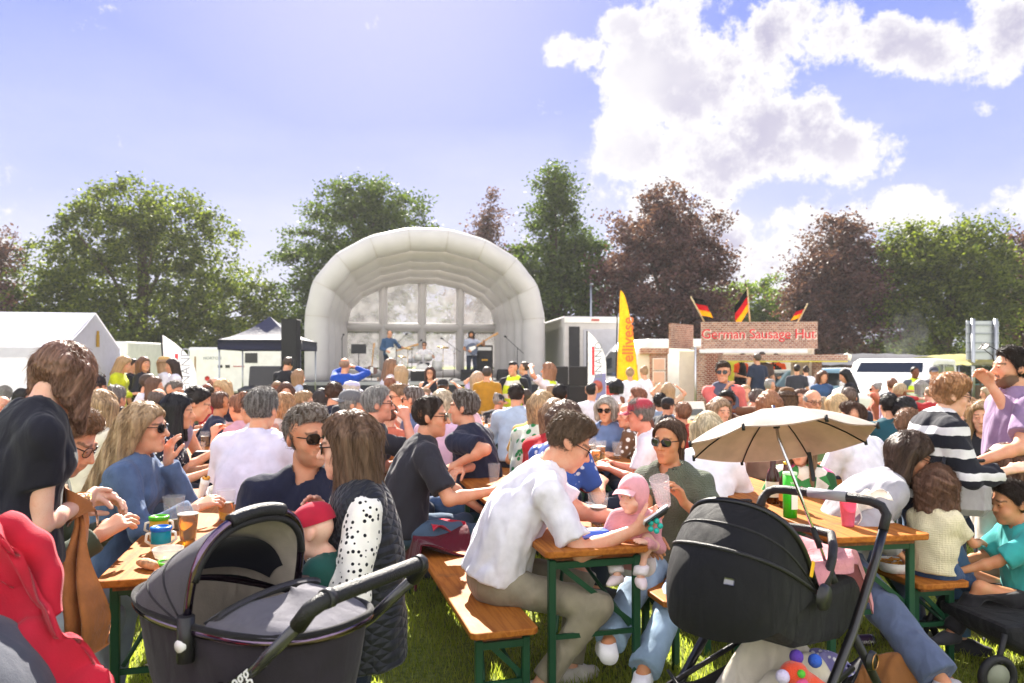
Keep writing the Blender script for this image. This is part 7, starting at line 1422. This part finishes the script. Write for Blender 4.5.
t = thing('pushchair', 'black pushchair under the boy in teal at the right edge', 'pushchair', (X(1015, 3.85), 3.85, 0), R(10)); m = MB(); m.prism([(-.30, .34), (-.28, .26), (.05, .08), (.5, .05), (.55, .30), (.2, .33)], -.25, .2); o = m.build('canopy', BF, t); b = o.modifiers.new('bevel', 'BEVEL'); b.width = .03; b.segments = 2
text('joolz', .035, paint('#d8d8dc'), t, (-.08, -.256, .285), ext=.001)
for s in (-1, 1):
    m = MB(); m.tube([(-.28, s * .23, .3), (-.34, s * .24, .12)], .014, 8); m.build('leg', BLK, t); m = MB(); m.tube([(.4, s * .23, .3), (.45, s * .24, .12)], .014, 8); m.build('leg', BLK, t)
    for x in (-.34, .45): m = MB(); m.tube([(x + .085 * math.cos(a), s * .25, .105 + .085 * math.sin(a)) for a in [2 * PI * i / 24 for i in range(24)]], .02, 8, closed=True); wh = m.build('wheel', BLK, t); m = MB(); m.lathe([(.001, -.015), (.06, -.01), (.06, .01), (.001, .015)], (x, s * .25, .105), 16, (0, 1, 0)); m.build('rim', mat('#7c8070', name='rim'), wh)
near('small child in a white and pink cap and cream top behind the boy in teal', (X(1002, 4.2), 4.2), 60, dict(child=1, s=.62, hs=.90, hyaw=18, hpitch=6, hr=(.16, .16, .44), hl=(-.14, .14, .42)),
     dict(top='tee', topm=cloth('#e6dccf'), bottom='shorts', botm=cloth('#8a8478'), hair='bob', hlen=.08, hairc='#5a3a28', hat='cap', hatm=[cloth('#efe6e2', folds=.3), cloth('#d8a0b4', folds=.3)], skin='#d0a082', sleeve=.8, loose=.018, child=1), cat='child')
near('bearded man in a lilac tee with sunglasses on his head drinking', (X(1012, 4.45), 4.45), -78, dict(s=.98, lean=-2, hyaw=-4, hpitch=-2, hr=Wp(990, 384, 4.42), er=('d', (.2, -.6, -.8)), dr=('d', (-.5, 0, .6)), hl=Wp(976, 462, 4.15), el=('d', (.3, -.6, -.6)), dl=('d', (-.15, -.1, -1)), curl=.9, wide=1.06),
     dict(top='tee', topm=cloth('#8e7596', folds=.9), bottom='trousers', botm=cloth('#3a3d4a'), hair='short', hairc='#241a14', skin='#d3a084', beard=1.0, sleeve=.7, loose=.022, belly=.08))
sg_ = link('sunglasses', glasses_mesh('sun')); sg_.data = sg_.data.copy(); sg_.data.materials.clear(); sg_.data.materials.append(BLK); sg_.data.materials.append(mat('#3a2c6a', rough=.08, spec=.8, name='blue_lens')); a = P(1000, 360, 4.45); sg_.location = tuple(a - A3(.02, 0, -.02)); sg_.rotation_euler = (R(35), 0, R(80)); props(sg_, 'sunglasses pushed up on the head of the bearded man', 'sunglasses')
wt = thing('wristwatch', 'dark watch on the lowered wrist of the bearded man', 'watch', tuple(P(976, 460, 4.15))); m = MB(); m.tube([(.036 * math.cos(a), .036 * math.sin(a), 0) for a in [2 * PI * k / 20 for k in range(20)]], .010, 8, closed=True); m.build('strap', BLK, wt); m = MB(); m.lathe([(.001, .008), (.018, .006), (.019, 0)], (-.03, -.034, 0), 16, (-.6, -.7, 0)); m.build('dial', plastic('#3a3a5a', rough=.1), wt)
near('woman with short ginger hair in a black and white striped jumper', (X(922, 4.2), 4.2), 96, dict(fem=True, s=.90, lean=8, bend=10, hyaw=6, hpitch=14, wide=1.12, hr=Wp(1010, 470, 3.95), er=(.3, -.4, -.8), hl=Wp(952, 470, 4.3), curl=.3, fr=(.1, .16, .085), fl=(-.1, -.12, .085)),
     dict(top='long', topm=cloth('#1d1e29', pat='stripe_z', c2='#d8d6da', ps=8.6, folds=.6), bottom='trousers', botm=cloth('#5a7ba4', folds=.8, bump=.4, bs=300), hair='pixie', hairc='#a8703a', glasses='clear', skin=SKP, loose=.030, belly=.10, cuff=.72))
bg_ = thing('shoulder_bag', 'grey shoulder bag hanging at the hip of the woman in stripes', 'bag', tuple(P(965, 478, 3.95)), R(-20)); m = MB(); m.box((0, 0, -.10), (.24, .10, .20), bev=.04); m.build('bag', cloth('#9c989c', folds=1.0), bg_); m = MB(); m.tube([(-.09, 0, -.02), (-.10, .0, .08), (-.08, .05, .14)], .010, 6); m.build('strap', cloth('#2a2a34'), bg_)
# ------------------------------------------------------------------ the crowd
POSES = {
 'S1': dict(sit=.47, lean=12, bend=10, hpitch=8, hr=(.14, .42, .80), hl=(-.14, .42, .80)), 'S2': dict(sit=.47, lean=20, bend=18, hpitch=24, hr=(.10, .46, .80), hl=(-.10, .50, .80)),
 'S3': dict(sit=.47, lean=6, bend=6, hpitch=0, hr=(.06, .30, 1.14), hl=(-.14, .40, .80), curl=.9), 'S4': dict(sit=.47, lean=4, bend=8, hpitch=6),
 'S5': dict(sit=.47, lean=8, bend=8, hyaw=-42, hpitch=4, hr=(.16, .42, .80), hl=(-.10, .44, .82)), 'S6': dict(sit=.47, lean=8, bend=8, hyaw=42, hpitch=4, hr=(.16, .42, .80), hl=(-.10, .44, .82)),
 'S7': dict(sit=.47, lean=10, bend=8, hyaw=14, hpitch=12, hr=(.10, .36, .98), hl=(-.08, .38, .98), curl=.8), 'S8': dict(sit=.47, lean=8, bend=4, hyaw=-10, hpitch=2, hr=(.14, .44, .80), hl=(-.12, .22, 1.16), curl=.8),
 'T1': dict(lean=0), 'T2': dict(lean=4, bend=4, hpitch=22, hr=(.08, .30, 1.12), hl=(-.08, .28, 1.10), curl=.8), 'T3': dict(lean=0, hyaw=24, hr=(.05, .24, 1.40), curl=.8), 'T4': dict(lean=0, hyaw=-14, hpitch=-4, hl=(-.20, .22, 1.66), curl=.1),
 'T5': dict(lean=0, hpitch=-2, hr=(.07, .22, 1.58), hl=(-.07, .22, 1.58), er=(.9, .1, -.4), el=(-.9, .1, -.4), curl=.8), 'T6': dict(lean=2, hyaw=30, hr=(.16, .16, 1.02), er=(.9, -.5, 0), hl=(-.16, .18, 1.02)),
 'T7': dict(lean=3, hpitch=10, hr=(-.10, .22, 1.16), hl=(.10, .24, 1.10)), 'K1': dict(child=1, s=.66, hs=.9), 'K2': dict(child=1, s=.70, hs=.92, hr=(.16, .12, 1.2), hl=(-.16, .12, 1.22)), 'KS': dict(sit=.40, child=1, s=.68, hs=.9, hr=(.1, .28, .62), hl=(-.1, .28, .62)),
}
_PO = {}
def crowd(label, px, ytop, D, head_, pose, sex, top, tc, hair, hc, lod=None, group='people in the festival crowd', **k):
    fem = sex == 'f'; lod = (1 if D < 10.5 else 2) if lod is None else lod; key = (pose, fem)
    if key not in _PO: _PO[key] = Pose(fem=fem, **POSES[pose])
    q = _PO[key]; a = R(head_); zt = Z(ytop, D); hpad = .02 if hair not in (None, 'buzz', 'ring') else .0
    zc = q.top()[2] + hpad * q.hs; sc = min(max(zt / zc, .86), 1.14); z0 = max(-.25, min(.22, zt - sc * zc)); hx, hy = q.head[0] * sc, q.head[1] * sc
    ox, oy = hx * math.cos(a) + hy * math.sin(a), -hx * math.sin(a) + hy * math.cos(a); loc = (X(px, D) - ox, D - oy, z0)
    look = dict(top=top, topm=tc if not isinstance(tc, str) else cloth(tc), bottom=k.pop('bottom', 'trousers'), botm=cloth(k.pop('bc', '#2c3446')), hair=hair, hairc=hc, child=POSES[pose].get('child', 0)); look.update(k)
    if top == 'tee': look.setdefault('sleeve', .72)
    c = (pose, fem, k.get('belly', 0), k.get('loose', 0), look['bottom'], look['top'], k.get('neckline', 0))
    if look['child']: look.setdefault('cat', 'child')
    o = person(label, q, look, loc, head_, lod, group, cache=c); o.scale = (sc, sc, sc); return o
FLO = cloth('#e0dcd8', pat='floral', c2='#1c2030', ps=42); GRF = cloth('#2a8a4a', pat='floral', c2='#d8e0d0', ps=14); SPL = cloth('#3f8a4a', pat='splash', c2='#e8e0d4', ps=11); HIV = mat('#c8e01a', rough=.6, name='hi_vis', pat='stripe_z', c2='#d8d8d0', ps=4.2); BST = cloth('#2a3f86', pat='stripe_z', c2='#c8ccdc', ps=12)
WH, BK, NVY, GY = '#e4e2ea', '#24242a', '#23283e', '#6c6f7a'
people = [
# left block
('grey haired man in a charcoal shirt seen from behind left of the fair haired woman', 115, 384, 7.0, 10, 'S1', 'm', 'tee', '#4a4a52', 'short', '#6a645c'),
('person in a cream jumper with fair hair behind the man in olive', 102, 389, 5.6, 20, 'S1', 'f', 'long', '#d8d0bc', 'bob', '#b08a58'),
('person in a black cap and slate top behind the woman in black', 93, 371, 6.6, 30, 'S4', 'm', 'tee', '#6c788e', 'short', '#3a2a20', dict(hat='cap_back', hatm=cloth('#22222a'))),
('woman with long black hair in a floral blouse at the left table', 178, 392, 5.5, 75, 'S1', 'f', 'tee', FLO, 'long', '#141216', dict(hlen=.22)),
('bald man behind the woman with black hair', 158, 389, 8.0, 15, 'S1', 'm', 'tee', '#c9c2c6', 'ring', '#5a4a40'),
('grey haired man in a mauve tee behind the bald man', 175, 380, 8.8, 60, 'S6', 'm', 'tee', '#8a7f92', 'short', '#5c544c'),
('muscular man with cropped dark hair in a grey vest leaning over the table', 197, 389, 6.2, 78, 'S2', 'm', 'tank', '#8a84a0', 'buzz', '#1f1814', dict(wide=1)),
('fair haired woman in a navy dress looking down at a menu', 222, 379, 8.6, -150, 'T2', 'f', 'tank', NVY, 'long', '#c9a468', dict(hlen=.2)),
('woman in a pink and white top facing left beside the white polo man', 239, 393, 6.8, -70, 'S7', 'f', 'tee', '#dca8b4', 'bun', '#7a4a2c'),
('woman with brown hair tied up in a burgundy strap top', 252, 392, 6.2, -60, 'S1', 'f', 'tank', '#d8c8cc', 'bun', '#4a3020'),
('broad grey haired man in a pale lilac polo seen from behind', 262, 386, 4.75, 8, 'S1', 'm', 'tee', '#d6d0e4', 'short', '#5a5450', dict(grey=.5, loose=.03, lod=0)),
('woman with reddish hair behind the shoulder of the white polo man', 285, 392, 7.4, 40, 'S1', 'f', 'tee', '#c8b8b0', 'bob', '#a8763c'),
('man with sandy hair looking right behind the navy jumper man', 304, 390, 7.9, 70, 'S4', 'm', 'tee', '#d8d4cc', 'short', '#a07c4a'),
# standing by the marquee
('woman in a lime cardigan standing by the white marquee', 124, 356, 12.0, 80, 'T2', 'f', 'long', '#c8d028', 'long', '#b08648', dict(bc='#e0dcd4', hlen=.2)),
('man in black behind the woman in the lime cardigan', 132, 358, 13.0, 70, 'T1', 'm', 'tee', BK, 'short', '#2a1f18'),
('woman with dark hair in a black cardigan beside the white van', 144, 356, 12.4, 90, 'T6', 'f', 'long', '#2a2a30', 'long', '#5a3a26', dict(hlen=.2)),
('woman with a straw hat in white left of the feather flag', 165, 356, 13.4, 60, 'T1', 'f', 'tee', WH, 'bob', '#9a7448', dict(hat='sunhat', hatm=cloth('#c8a468'))),
('woman with dark hair in a white shirt at the foot of the feather flag', 172, 358, 12.6, -120, 'T7', 'f', 'long', '#e6e2ee', 'long', '#2a1c16', dict(hlen=.22)),
('man in a white tee seated on the grass by the marquee', 148, 373, 10.8, 60, 'S4', 'm', 'tee', WH, 'short', '#3a2a1e'), ('girl in a white top next to the seated man by the marquee', 155, 376, 10.4, 70, 'KS', 'f', 'tee', '#ece4e8', 'long', '#5a3c28', dict(hlen=.18)),
('man in a white cap beneath the open side of the marquee', 6, 361, 14.5, 170, 'T1', 'm', 'tee', NVY, 'short', '#2a2018', dict(hat='cap', hatm=cloth('#e4e4e8'), glasses='sun')), ('woman in black beneath the open side of the marquee', -6, 364, 15, 160, 'T1', 'f', 'tee', BK, 'long', '#6a4a30'),
# centre
('sound engineer in black with headphones at the desk by the speaker tower', 288, 357, 14.0, 20, 'T2', 'm', 'tee', '#222228', 'short', '#3a2c22', dict(hat='phones', hatm=plastic('#1c1c20'))),
('child in pale blue beside the sound engineer', 299, 369, 13.5, 60, 'K1', 'f', 'tee', '#b8c0d4', 'bob', '#8a6238'),
('bald man in a royal blue fleece photographing the band', 345, 358, 12.4, 15, 'T5', 'm', 'long', '#1f4aa8', 'ring', '#8a6a50', dict(belly=.1)),
('man in a navy hoodie with dark hair below the blue fleece', 334, 381, 8.2, 10, 'S1', 'm', 'long', '#1f2436', 'short', '#3a2618'),
('long dark haired woman left of the navy hoodie', 322, 388, 8.8, 20, 'S4', 'f', 'tee', '#3a3a40', 'long', '#2a2220'),
('man in a turquoise polo and grey cap looking right', 352, 389, 6.4, 68, 'S1', 'm', 'tee', '#1f9db4', 'short', '#8a8480', dict(hat='cap_back', hatm=cloth('#6a6a6e'), collar=1)),
('person with a pale lilac sun hat behind the grey cap', 352, 381, 9.4, 60, 'S4', 'f', 'tee', '#d8a8a0', 'bob', '#c9b49a', dict(hat='bucket', hatm=cloth('#c8c4dc'))),
('older man with white hair and glasses in a black polo raising his arm', 378, 385, 5.6, 76, 'S3', 'm', 'tee', '#26262e', 'short', '#8e8a88', dict(grey=.9, glasses='clear', collar=1, lod=0, skin='#d89c84')),
('woman with long brown hair in white holding a baby below the guitarist', 391, 358, 12.6, 60, 'T7', 'f', 'long', WH, 'long', '#7a5636', dict(hlen=.25, bc='#e0dce0')),
('little child in white carried by the woman below the guitarist', 400, 359, 12.3, -60, 'K1', 'f', 'long', '#e8e4ec', 'bob', '#b8925e'),
('smiling woman with long dark hair and glasses in black facing the crowd', 430, 366, 13.2, 180, 'T1', 'f', 'tank', '#26262e', 'long', '#3a2018', dict(glasses='clear', hlen=.22)),
('small boy in a black cap and white tee in front of the stage', 443, 378, 11.4, 0, 'K2', 'm', 'tee', WH, 'short', '#5a3c28', dict(hat='cap_back', hatm=cloth('#2a2a2c'))),
('man in a steel blue tee and sunglasses facing left', 413, 385, 7.2, -70, 'S4', 'm', 'tee', '#5f7396', 'short', '#4a3c34', dict(glasses='sun', grey=.4)),
('young man in sunglasses with a sandy fringe behind the white haired man', 399, 383, 7.8, -110, 'S1', 'm', 'tee', '#d8cfc8', 'quiff', '#7a5a38', dict(glasses='sun')),
('fair grey haired woman in a lilac blouse left of the navy tee man', 443, 389, 6.6, 30, 'S1', 'f', 'tee', '#d8b4cc', 'bob', '#c0aa86'),
('man in a mustard tee standing with his back to us by the yellow banner', 487, 366, 12.2, 0, 'T1', 'm', 'tee', '#b07f28', 'short', '#3a2e26', dict(belly=.06)), ('child in lilac beside the mustard tee man', 478, 371, 12.6, 40, 'K2', 'f', 'tee', '#c8b8d8', 'bob', '#b8946a'),
('steward in a black jacket and yellow hi vis vest', 513, 361, 12.8, -170, 'T6', 'm', 'long', '#26262c', 'short', '#1a1614', dict(over='tank', over_look=dict(loose=.04), overm=HIV, overname='hi_vis_vest')),
('woman steward in a hi vis vest with her arm raised', 548, 362, 11.2, -60, 'T4', 'f', 'tee', '#e2e0ea', 'bob', '#8a5a34', dict(over='tank', over_look=dict(loose=.04), overm=HIV, overname='hi_vis_vest', lod=1)),
('man in a navy jacket behind the stewards', 524, 362, 14.2, -100, 'T3', 'm', 'long', '#262a3a', 'buzz', '#3a2a20'),
('dark haired man in a pale blue shirt seen from behind', 516, 383, 8.4, 5, 'S1', 'm', 'long', '#a8b8cc', 'short', '#20160f'),
('fair haired woman in a green floral dress', 543, 390, 6.0, 30, 'S1', 'f', 'tee', GRF, 'bob', '#b8935c', dict(lod=1)),
('woman in a red cardigan between the green dress and the white tee', 556, 398, 5.5, 35, 'S1', 'f', 'long', '#b8232c', 'bob', '#8a6844'),
('brown haired woman in a blue patterned top right behind the white tee man', 566, 401, 4.95, 40, 'S1', 'f', 'tee', cloth('#d0d6e8', pat='floral', c2='#3a56a0', ps=22), 'curly', '#4a3424', dict(hlen=.1)),
('black woman with short hair and an orange collar beyond the green dress', 560, 385, 9.0, 20, 'S1', 'f', 'tee', '#d86a2a', 'buzz', '#15100e', dict(skin=SKB)),
('grey haired woman in sunglasses and a blue shirt facing us', 606, 395, 7.0, -160, 'S1', 'f', 'tee', '#6a82b0', 'bob', '#a49c90', dict(glasses='sun', hlen=.06)),
('man in a red and navy cap and white tee facing left', 640, 398, 5.9, -75, 'S1', 'm', 'tee', '#ece6ee', 'short', '#8a8078', dict(hat='cap', hatm=[cloth('#2a3450', pat='floral', c2='#a83a48', ps=9), cloth('#a8384a')], belly=.1, lod=0, skin='#d9967e')),
('boy in a navy cap behind the red and navy cap', 612, 412, 7.6, -80, 'KS', 'm', 'tee', '#d8d0d4', 'short', '#3a2a20', dict(hat='cap', hatm=cloth('#28324e'))),
('white blonde woman in a white top seen from behind under the parasol', 708, 411, 4.95, 20, 'S1', 'f', 'tee', '#e8e8f2', 'bob', '#cdb98e', dict(lod=0, hlen=.07, loose=.024)),
('boy in a grey and red jacket seen from behind on the grass', 683, 401, 8.3, -10, 'KS', 'm', 'long', '#a8302c', 'short', '#7a5030'),
('woman in a white smock standing by the red bins', 630, 367, 13.6, 5, 'T1', 'f', 'long', WH, 'bun', '#b8905a', dict(bottom='shorts', bc='#222228', hem=-.25)),
('woman in a white vest and maroon skirt next to the red bins', 644, 366, 13.8, -10, 'T7', 'f', 'tank', '#efe6ee', 'bun', '#a07848', dict(bottom='skirt', bc='#6a2038')),
('black haired child in white near the red bins', 617, 379, 12.8, 40, 'K1', 'f', 'tank', '#e0d8e0', 'curly', '#141010', dict(skin=SKB, hlen=.06)),
('child with both arms up by the menu board', 668, 382, 12.0, 10, 'K2', 'f', 'tee', '#c9a890', 'bob', '#b08a58'), ('dark haired child seated left of the raised arms', 660, 392, 10.2, 20, 'KS', 'm', 'tee', '#8a9ab0', 'short', '#1c1410'),
('man in a black cap sitting in front of the raised arms', 668, 397, 9.6, 60, 'S4', 'm', 'tee', '#3a3a3e', 'short', '#3a2a20', dict(hat='cap', hatm=cloth('#2a2a2e'))),
('man in sunglasses and a coral tee wearing a baby carrier', 723, 361, 8.5, 178, 'T3', 'm', 'tee', '#d8706a', 'quiff', '#3a2a1e', dict(glasses='sun', over='tank', over_look=dict(loose=.034, hem=.05), overm=cloth('#55596c'), overname='baby_carrier', lod=0)),
('person in a navy jacket bending away beside the coral tee man', 757, 389, 8.8, 60, 'S2', 'm', 'long', '#2c3f6e', 'short', '#5a5048'), ('small fair child in front of the hut', 745, 384, 10.6, 170, 'K1', 'm', 'tee', '#c8b8a8', 'short', '#b8905e'),
('woman with curly auburn hair above the parasol', 770, 391, 7.2, 40, 'S1', 'f', 'tee', '#8a6a5a', 'curly', '#8a5628', dict(hlen=.16)),
('person in a brown trilby and bottle green coat', 787, 387, 8.4, 30, 'S1', 'f', 'long', '#2a4a44', 'bob', '#4a3422', dict(hat='panama', hatm=[cloth('#6a4a2c'), cloth('#2a1c14')])),
('older man with glasses and a beige jacket facing the parasol', 813, 390, 7.6, 176, 'S1', 'm', 'long', '#b0a492', 'ring', '#b0a8a0', dict(glasses='clear', collar=1, lod=1)),
('woman with straight fair hair right of the older man', 838, 393, 7.6, 100, 'S1', 'f', 'tee', '#7ea06a', 'long', '#c8a468', dict(hlen=.24)),
('bearded man in a white tee seen from behind right of the parasol', 851, 401, 5.7, -28, 'S5', 'm', 'tee', '#e6e4f0', 'short', '#4a3020', dict(beard=.9, lod=0, loose=.026, bc='#8a7a62')),
('man in a teal tee with dark hair seen from behind', 889, 393, 7.4, 8, 'S1', 'm', 'tee', '#1d4c58', 'short', '#15100e'), ('dark curly haired person next to the teal tee', 905, 397, 7.3, 80, 'S1', 'm', 'tee', '#2a2a30', 'curly', '#16110f', dict(hlen=.03)),
('boy in a blue striped tee beside the woman in stripes', 908, 407, 5.9, 50, 'KS', 'm', 'tee', BST, 'short', '#6a4628', dict(skin=SK)),
('man in a dark polo behind the fair haired woman at the right', 849, 388, 8.9, 20, 'S1', 'm', 'tee', '#2a2e3c', 'buzz', '#5a4a40'),
('steward in a hi vis vest before the white car', 915, 367, 15.0, 175, 'T1', 'm', 'long', '#5a5f6a', 'buzz', '#141010', dict(skin=SKB, over='tank', over_look=dict(loose=.04), overm=HIV, overname='hi_vis_vest')),
('child in navy seen from behind before the bonnet of the white car', 892, 377, 13.2, 10, 'K1', 'm', 'tee', '#262c42', 'short', '#6a4228'),
('woman in a denim jacket facing us before the blue car', 823, 370, 13.0, 175, 'T7', 'f', 'long', '#3f5c86', 'long', '#4a2c1c', dict(hlen=.2)), ('woman in black with very long black hair facing left', 845, 369, 12.8, -80, 'T2', 'f', 'tee', BK, 'long', '#100e10', dict(hlen=.36, bc='#c0a880')),
('man in a grey cap by the market stall', 934, 366, 14.0, -170, 'T1', 'm', 'tee', '#5a5a60', 'short', '#3a2c22', dict(hat='cap', hatm=cloth('#4a4c58'))),
('fair haired girl in a black hoodie looking left', 983, 399, 5.7, -140, 'S4', 'f', 'long', '#26262c', 'long', '#b08850', dict(hlen=.26, lod=0)),
('child with brown hair behind the fair haired girl', 968, 396, 7.2, 40, 'KS', 'm', 'tee', '#d8d0c8', 'bob', '#a87844'),
('woman in a pink splash print dress sitting under the parasol', 800, 428, 4.8, -150, 'S1', 'f', 'tee', SPL, 'long', '#8a6a40', dict(hlen=.30, lod=0, bottom='skirt', bc='#4a7a4a')),
# band and stallholders
]
for p_ in people:
    kw = p_[11] if len(p_) > 11 else {}; kw = dict(kw); kw.pop('wide', None); crowd(*p_[:11], **kw)
def band(label, lx, ly, heading, pose, top, tc, hair, hc, z=1.06, **k):
    q = Pose(**pose); l = SW(lx, ly, z); look = dict(top=top, topm=cloth(tc), bottom='trousers', botm=cloth(k.pop('bc', '#2a3040')), hair=hair, hairc=hc); look.update(k); return person(label, q, look, l, heading, 1, 'musicians on the stage')
band('bald guitarist in a denim jacket and white tee on the stage', -1.75 + .35, -.9, 150, dict(hpitch=16, hyaw=-10, hr=(.16, .22, 1.02), hl=(-.38, .30, 1.15), curl=.8), 'long', '#3d5878', 'ring', '#6a5a50', belly=.06)
guitar('electric_guitar', 'white guitar played by the bald guitarist', 'guitar', (0, 0, 0), True, '#dcd8d0')
g_ = bpy.data.objects['electric_guitar.001']; l = SW(-1.36, -1.14, 2.06); g_.location = (l[0] - .18, l[1], l[2] - .1); g_.rotation_euler = (R(-6), R(72), R(6))
band('bearded long haired bass player in a grey tee on the stage', 1.5, -.6, 170, dict(hyaw=20, hr=(.14, .20, 1.05), hl=(-.42, .26, 1.36), curl=.8), 'tee', '#a8acbc', 'long', '#1e1814', beard=1.0, hlen=.14, skin=SKT)
guitar('bass_guitar', 'dark blue bass held by the long haired player', 'guitar', (0, 0, 0), True, '#2a3a58')
g_ = bpy.data.objects['bass_guitar']; l = SW(1.5, -.84, 2.06); g_.location = (l[0] - .22, l[1], l[2] - .02); g_.rotation_euler = (R(-6), R(58), R(8)); g_.scale = (1.12,) * 3
band('drummer in sunglasses and a white tee behind the kit', -.05, 1.3, 180, dict(sit=.5, lean=6, hr=(.28, .34, .92), hl=(-.28, .34, .92), curl=.8), 'tee', '#e8e6ea', 'short', '#2a1c14', glasses='sun')
for px, lb, hd_, hc in ((740, 'sausage seller in an orange tee and black apron at the left of the counter', 150, '#1c1512'), (776, 'sausage seller in an orange tee and black apron at the right of the counter', 200, '#241812')):
    D = 21.6; q = Pose(lean=6, hpitch=12, hr=(.14, .3, 1.05), hl=(-.14, .3, 1.05)); person(lb, q, dict(top='tee', topm=cloth('#d8501a'), over='tank', over_look=dict(loose=.03), overm=cloth('#1d1d22'), overname='apron', bottom='trousers', botm=cloth('#22252e'), hair='short', hairc=hc, sleeve=.7), (X(px, D), D, .20), hd_, 1, 'sausage hut staff')
for px, yt, D, hd_, ps, sx, c, hr, hc, lb in ((757, 353, 19.2, -20, 'T1', 'm', '#2c3448', 'short', '#4a3a2e', 'customer in a navy tee waiting at the hut counter'), (797, 364, 17.5, 20, 'T1', 'm', '#3a3a44', 'short', '#20160f', 'dark haired boy waiting before the hut'), (806, 366, 18.5, 10, 'T7', 'f', '#d8d8e2', 'bun', '#2a1c14', 'customer in a white top at the right of the hut counter'), (762, 352, 20, 10, 'T1', 'm', '#5a4a44', 'buzz', '#3a2c22', 'customer in brown close to the hut counter')):
    crowd(lb, px, yt, D, hd_, ps, sx, 'tee', c, hr, hc)
# everyone else at the far tables: rows of seated people, each with their own hair and colours
TOPS = [('white', '#e2e0e8'), ('black', '#26262c'), ('navy', '#262c44'), ('grey', '#74767e'), ('pale pink', '#d8b0b8'), ('sky blue', '#8aa4cc'), ('red', '#a82c30'), ('sage green', '#7a8a6a'), ('mustard', '#b08a38'), ('lilac', '#a898b8'), ('denim blue', '#4a6288'), ('cream', '#d8ceb8'), ('coral', '#c8705a'), ('teal', '#2a6a70'), ('brown', '#6a4c38')]
HAIRS = [('fair', '#ae9064'), ('dark brown', '#2e2018'), ('black', '#16120f'), ('chestnut', '#553626'), ('grey', '#8c8680'), ('sandy', '#8a6c4a'), ('auburn', '#7a4628')]
combos = [(a, b) for a in TOPS for b in HAIRS]; rr = random.Random(21); rr.shuffle(combos); ci = 0
taken = [(p_[1], p_[2], p_[3]) for p_ in people]
def filler(px, D, heading, kid=False):
    global ci
    (tn, tcx), (hn, hcx) = combos[ci % len(combos)]; ci += 1; fem = rr.random() < .5
    pose = rr.choice(['S1', 'S2', 'S4', 'S5', 'S6', 'S7', 'S3', 'S8']) if not kid else 'KS'; zt = rr.uniform(1.18, 1.42) if not kid else rr.uniform(.95, 1.05); yt = HORIZON + (CAM_Z - zt) * F_PX / D
    for (ax, ay, aD) in taken:
        if abs(px - ax) < 6 and abs(yt - ay) < 9: return
        if D < aD and abs(px - ax) < 60 / D * 1.2 and ay < yt + 40 and aD - D < 4 and yt < ay + 12: return
    taken.append((px, yt, D)); hr = rr.choice(['long', 'bobb', 'bun', 'pony', 'bob', 'longwavy'] if fem else ['short', 'short', 'quiff', 'buzz', 'ring']); k = {}
    if rr.random() < .25: k['glasses'] = 'sun'
    pt = rr.random(); tcx0 = tcx
    if pt < .14: tcx = cloth(tcx0, pat=rr.choice(['stripe_z', 'stripe_z', 'floral', 'dots']), c2=rr.choice(['#e4e0dc', '#2a2c3a', '#c8b8a8']), ps=rr.choice([9, 14, 22])); tn = 'patterned ' + tn
    if rr.random() < .12: k['hat'] = rr.choice(['cap', 'sunhat', 'bucket']); k['hatm'] = cloth(rr.choice(['#d8d0c0', '#2a2a30', '#8a2a30', '#3a4a6a']))
    side = 'left' if px < 340 else 'middle' if px < 640 else 'right'
    lb = '%s with %s %s hair in a %s top, %s of the crowd' % ('child' if kid else 'woman' if fem else 'man', hn, {'long': 'long', 'bob': 'bobbed', 'bobb': 'chin length', 'longwavy': 'wavy', 'bun': 'pinned up', 'pony': 'tied back', 'curly': 'curly', 'short': 'short', 'quiff': 'swept', 'buzz': 'cropped', 'ring': 'thinning'}[hr], tn, side)
    crowd(lb, px, yt, D, heading, pose, 'f' if fem else 'm', rr.choice(['tee', 'tee', 'long', 'tank'] if fem else ['tee', 'tee', 'long']), tcx, hr, hcx, skin=rr.choice([SK, SK, SKP, SKT, '#d49a80', SKB]), **k)
for D in (6.9, 7.8, 8.7, 9.6, 10.6, 11.8, 13.2):
    n = int(6 + D * 1.2)
    for i in range(n):
        px = -15 + 1060 * (i + rr.uniform(.15, .85)) / n
        if 700 < px < 745 and D > 8: continue
        if 640 < px < 705 and D > 9: continue
        if D > 10.6 and 300 < px < 700 and rr.random() < .55: continue
        filler(px, D, rr.choice([75, -75, 60, -60, 20, 0, -20, 160, -150, 95]), rr.random() < .12)
k = 0
for (c, lb) in far_t:
    for y in (.35, .8, 1.3, 1.85):
        if rr.random() < .25: continue
        p_ = tv(c, 13, rr.uniform(.10, .40), y + rr.uniform(-.15, .15), .771); k += 1
        pint('%s, %s along the %s' % (rr.choice(['pint of beer', 'full beer', 'half drunk beer']), ('nearest', 'second', 'third', 'last')[(.35, .8, 1.3, 1.85).index(y)], lb.replace('pine ', '')), p_, rr.uniform(.3, .75), 1.05)
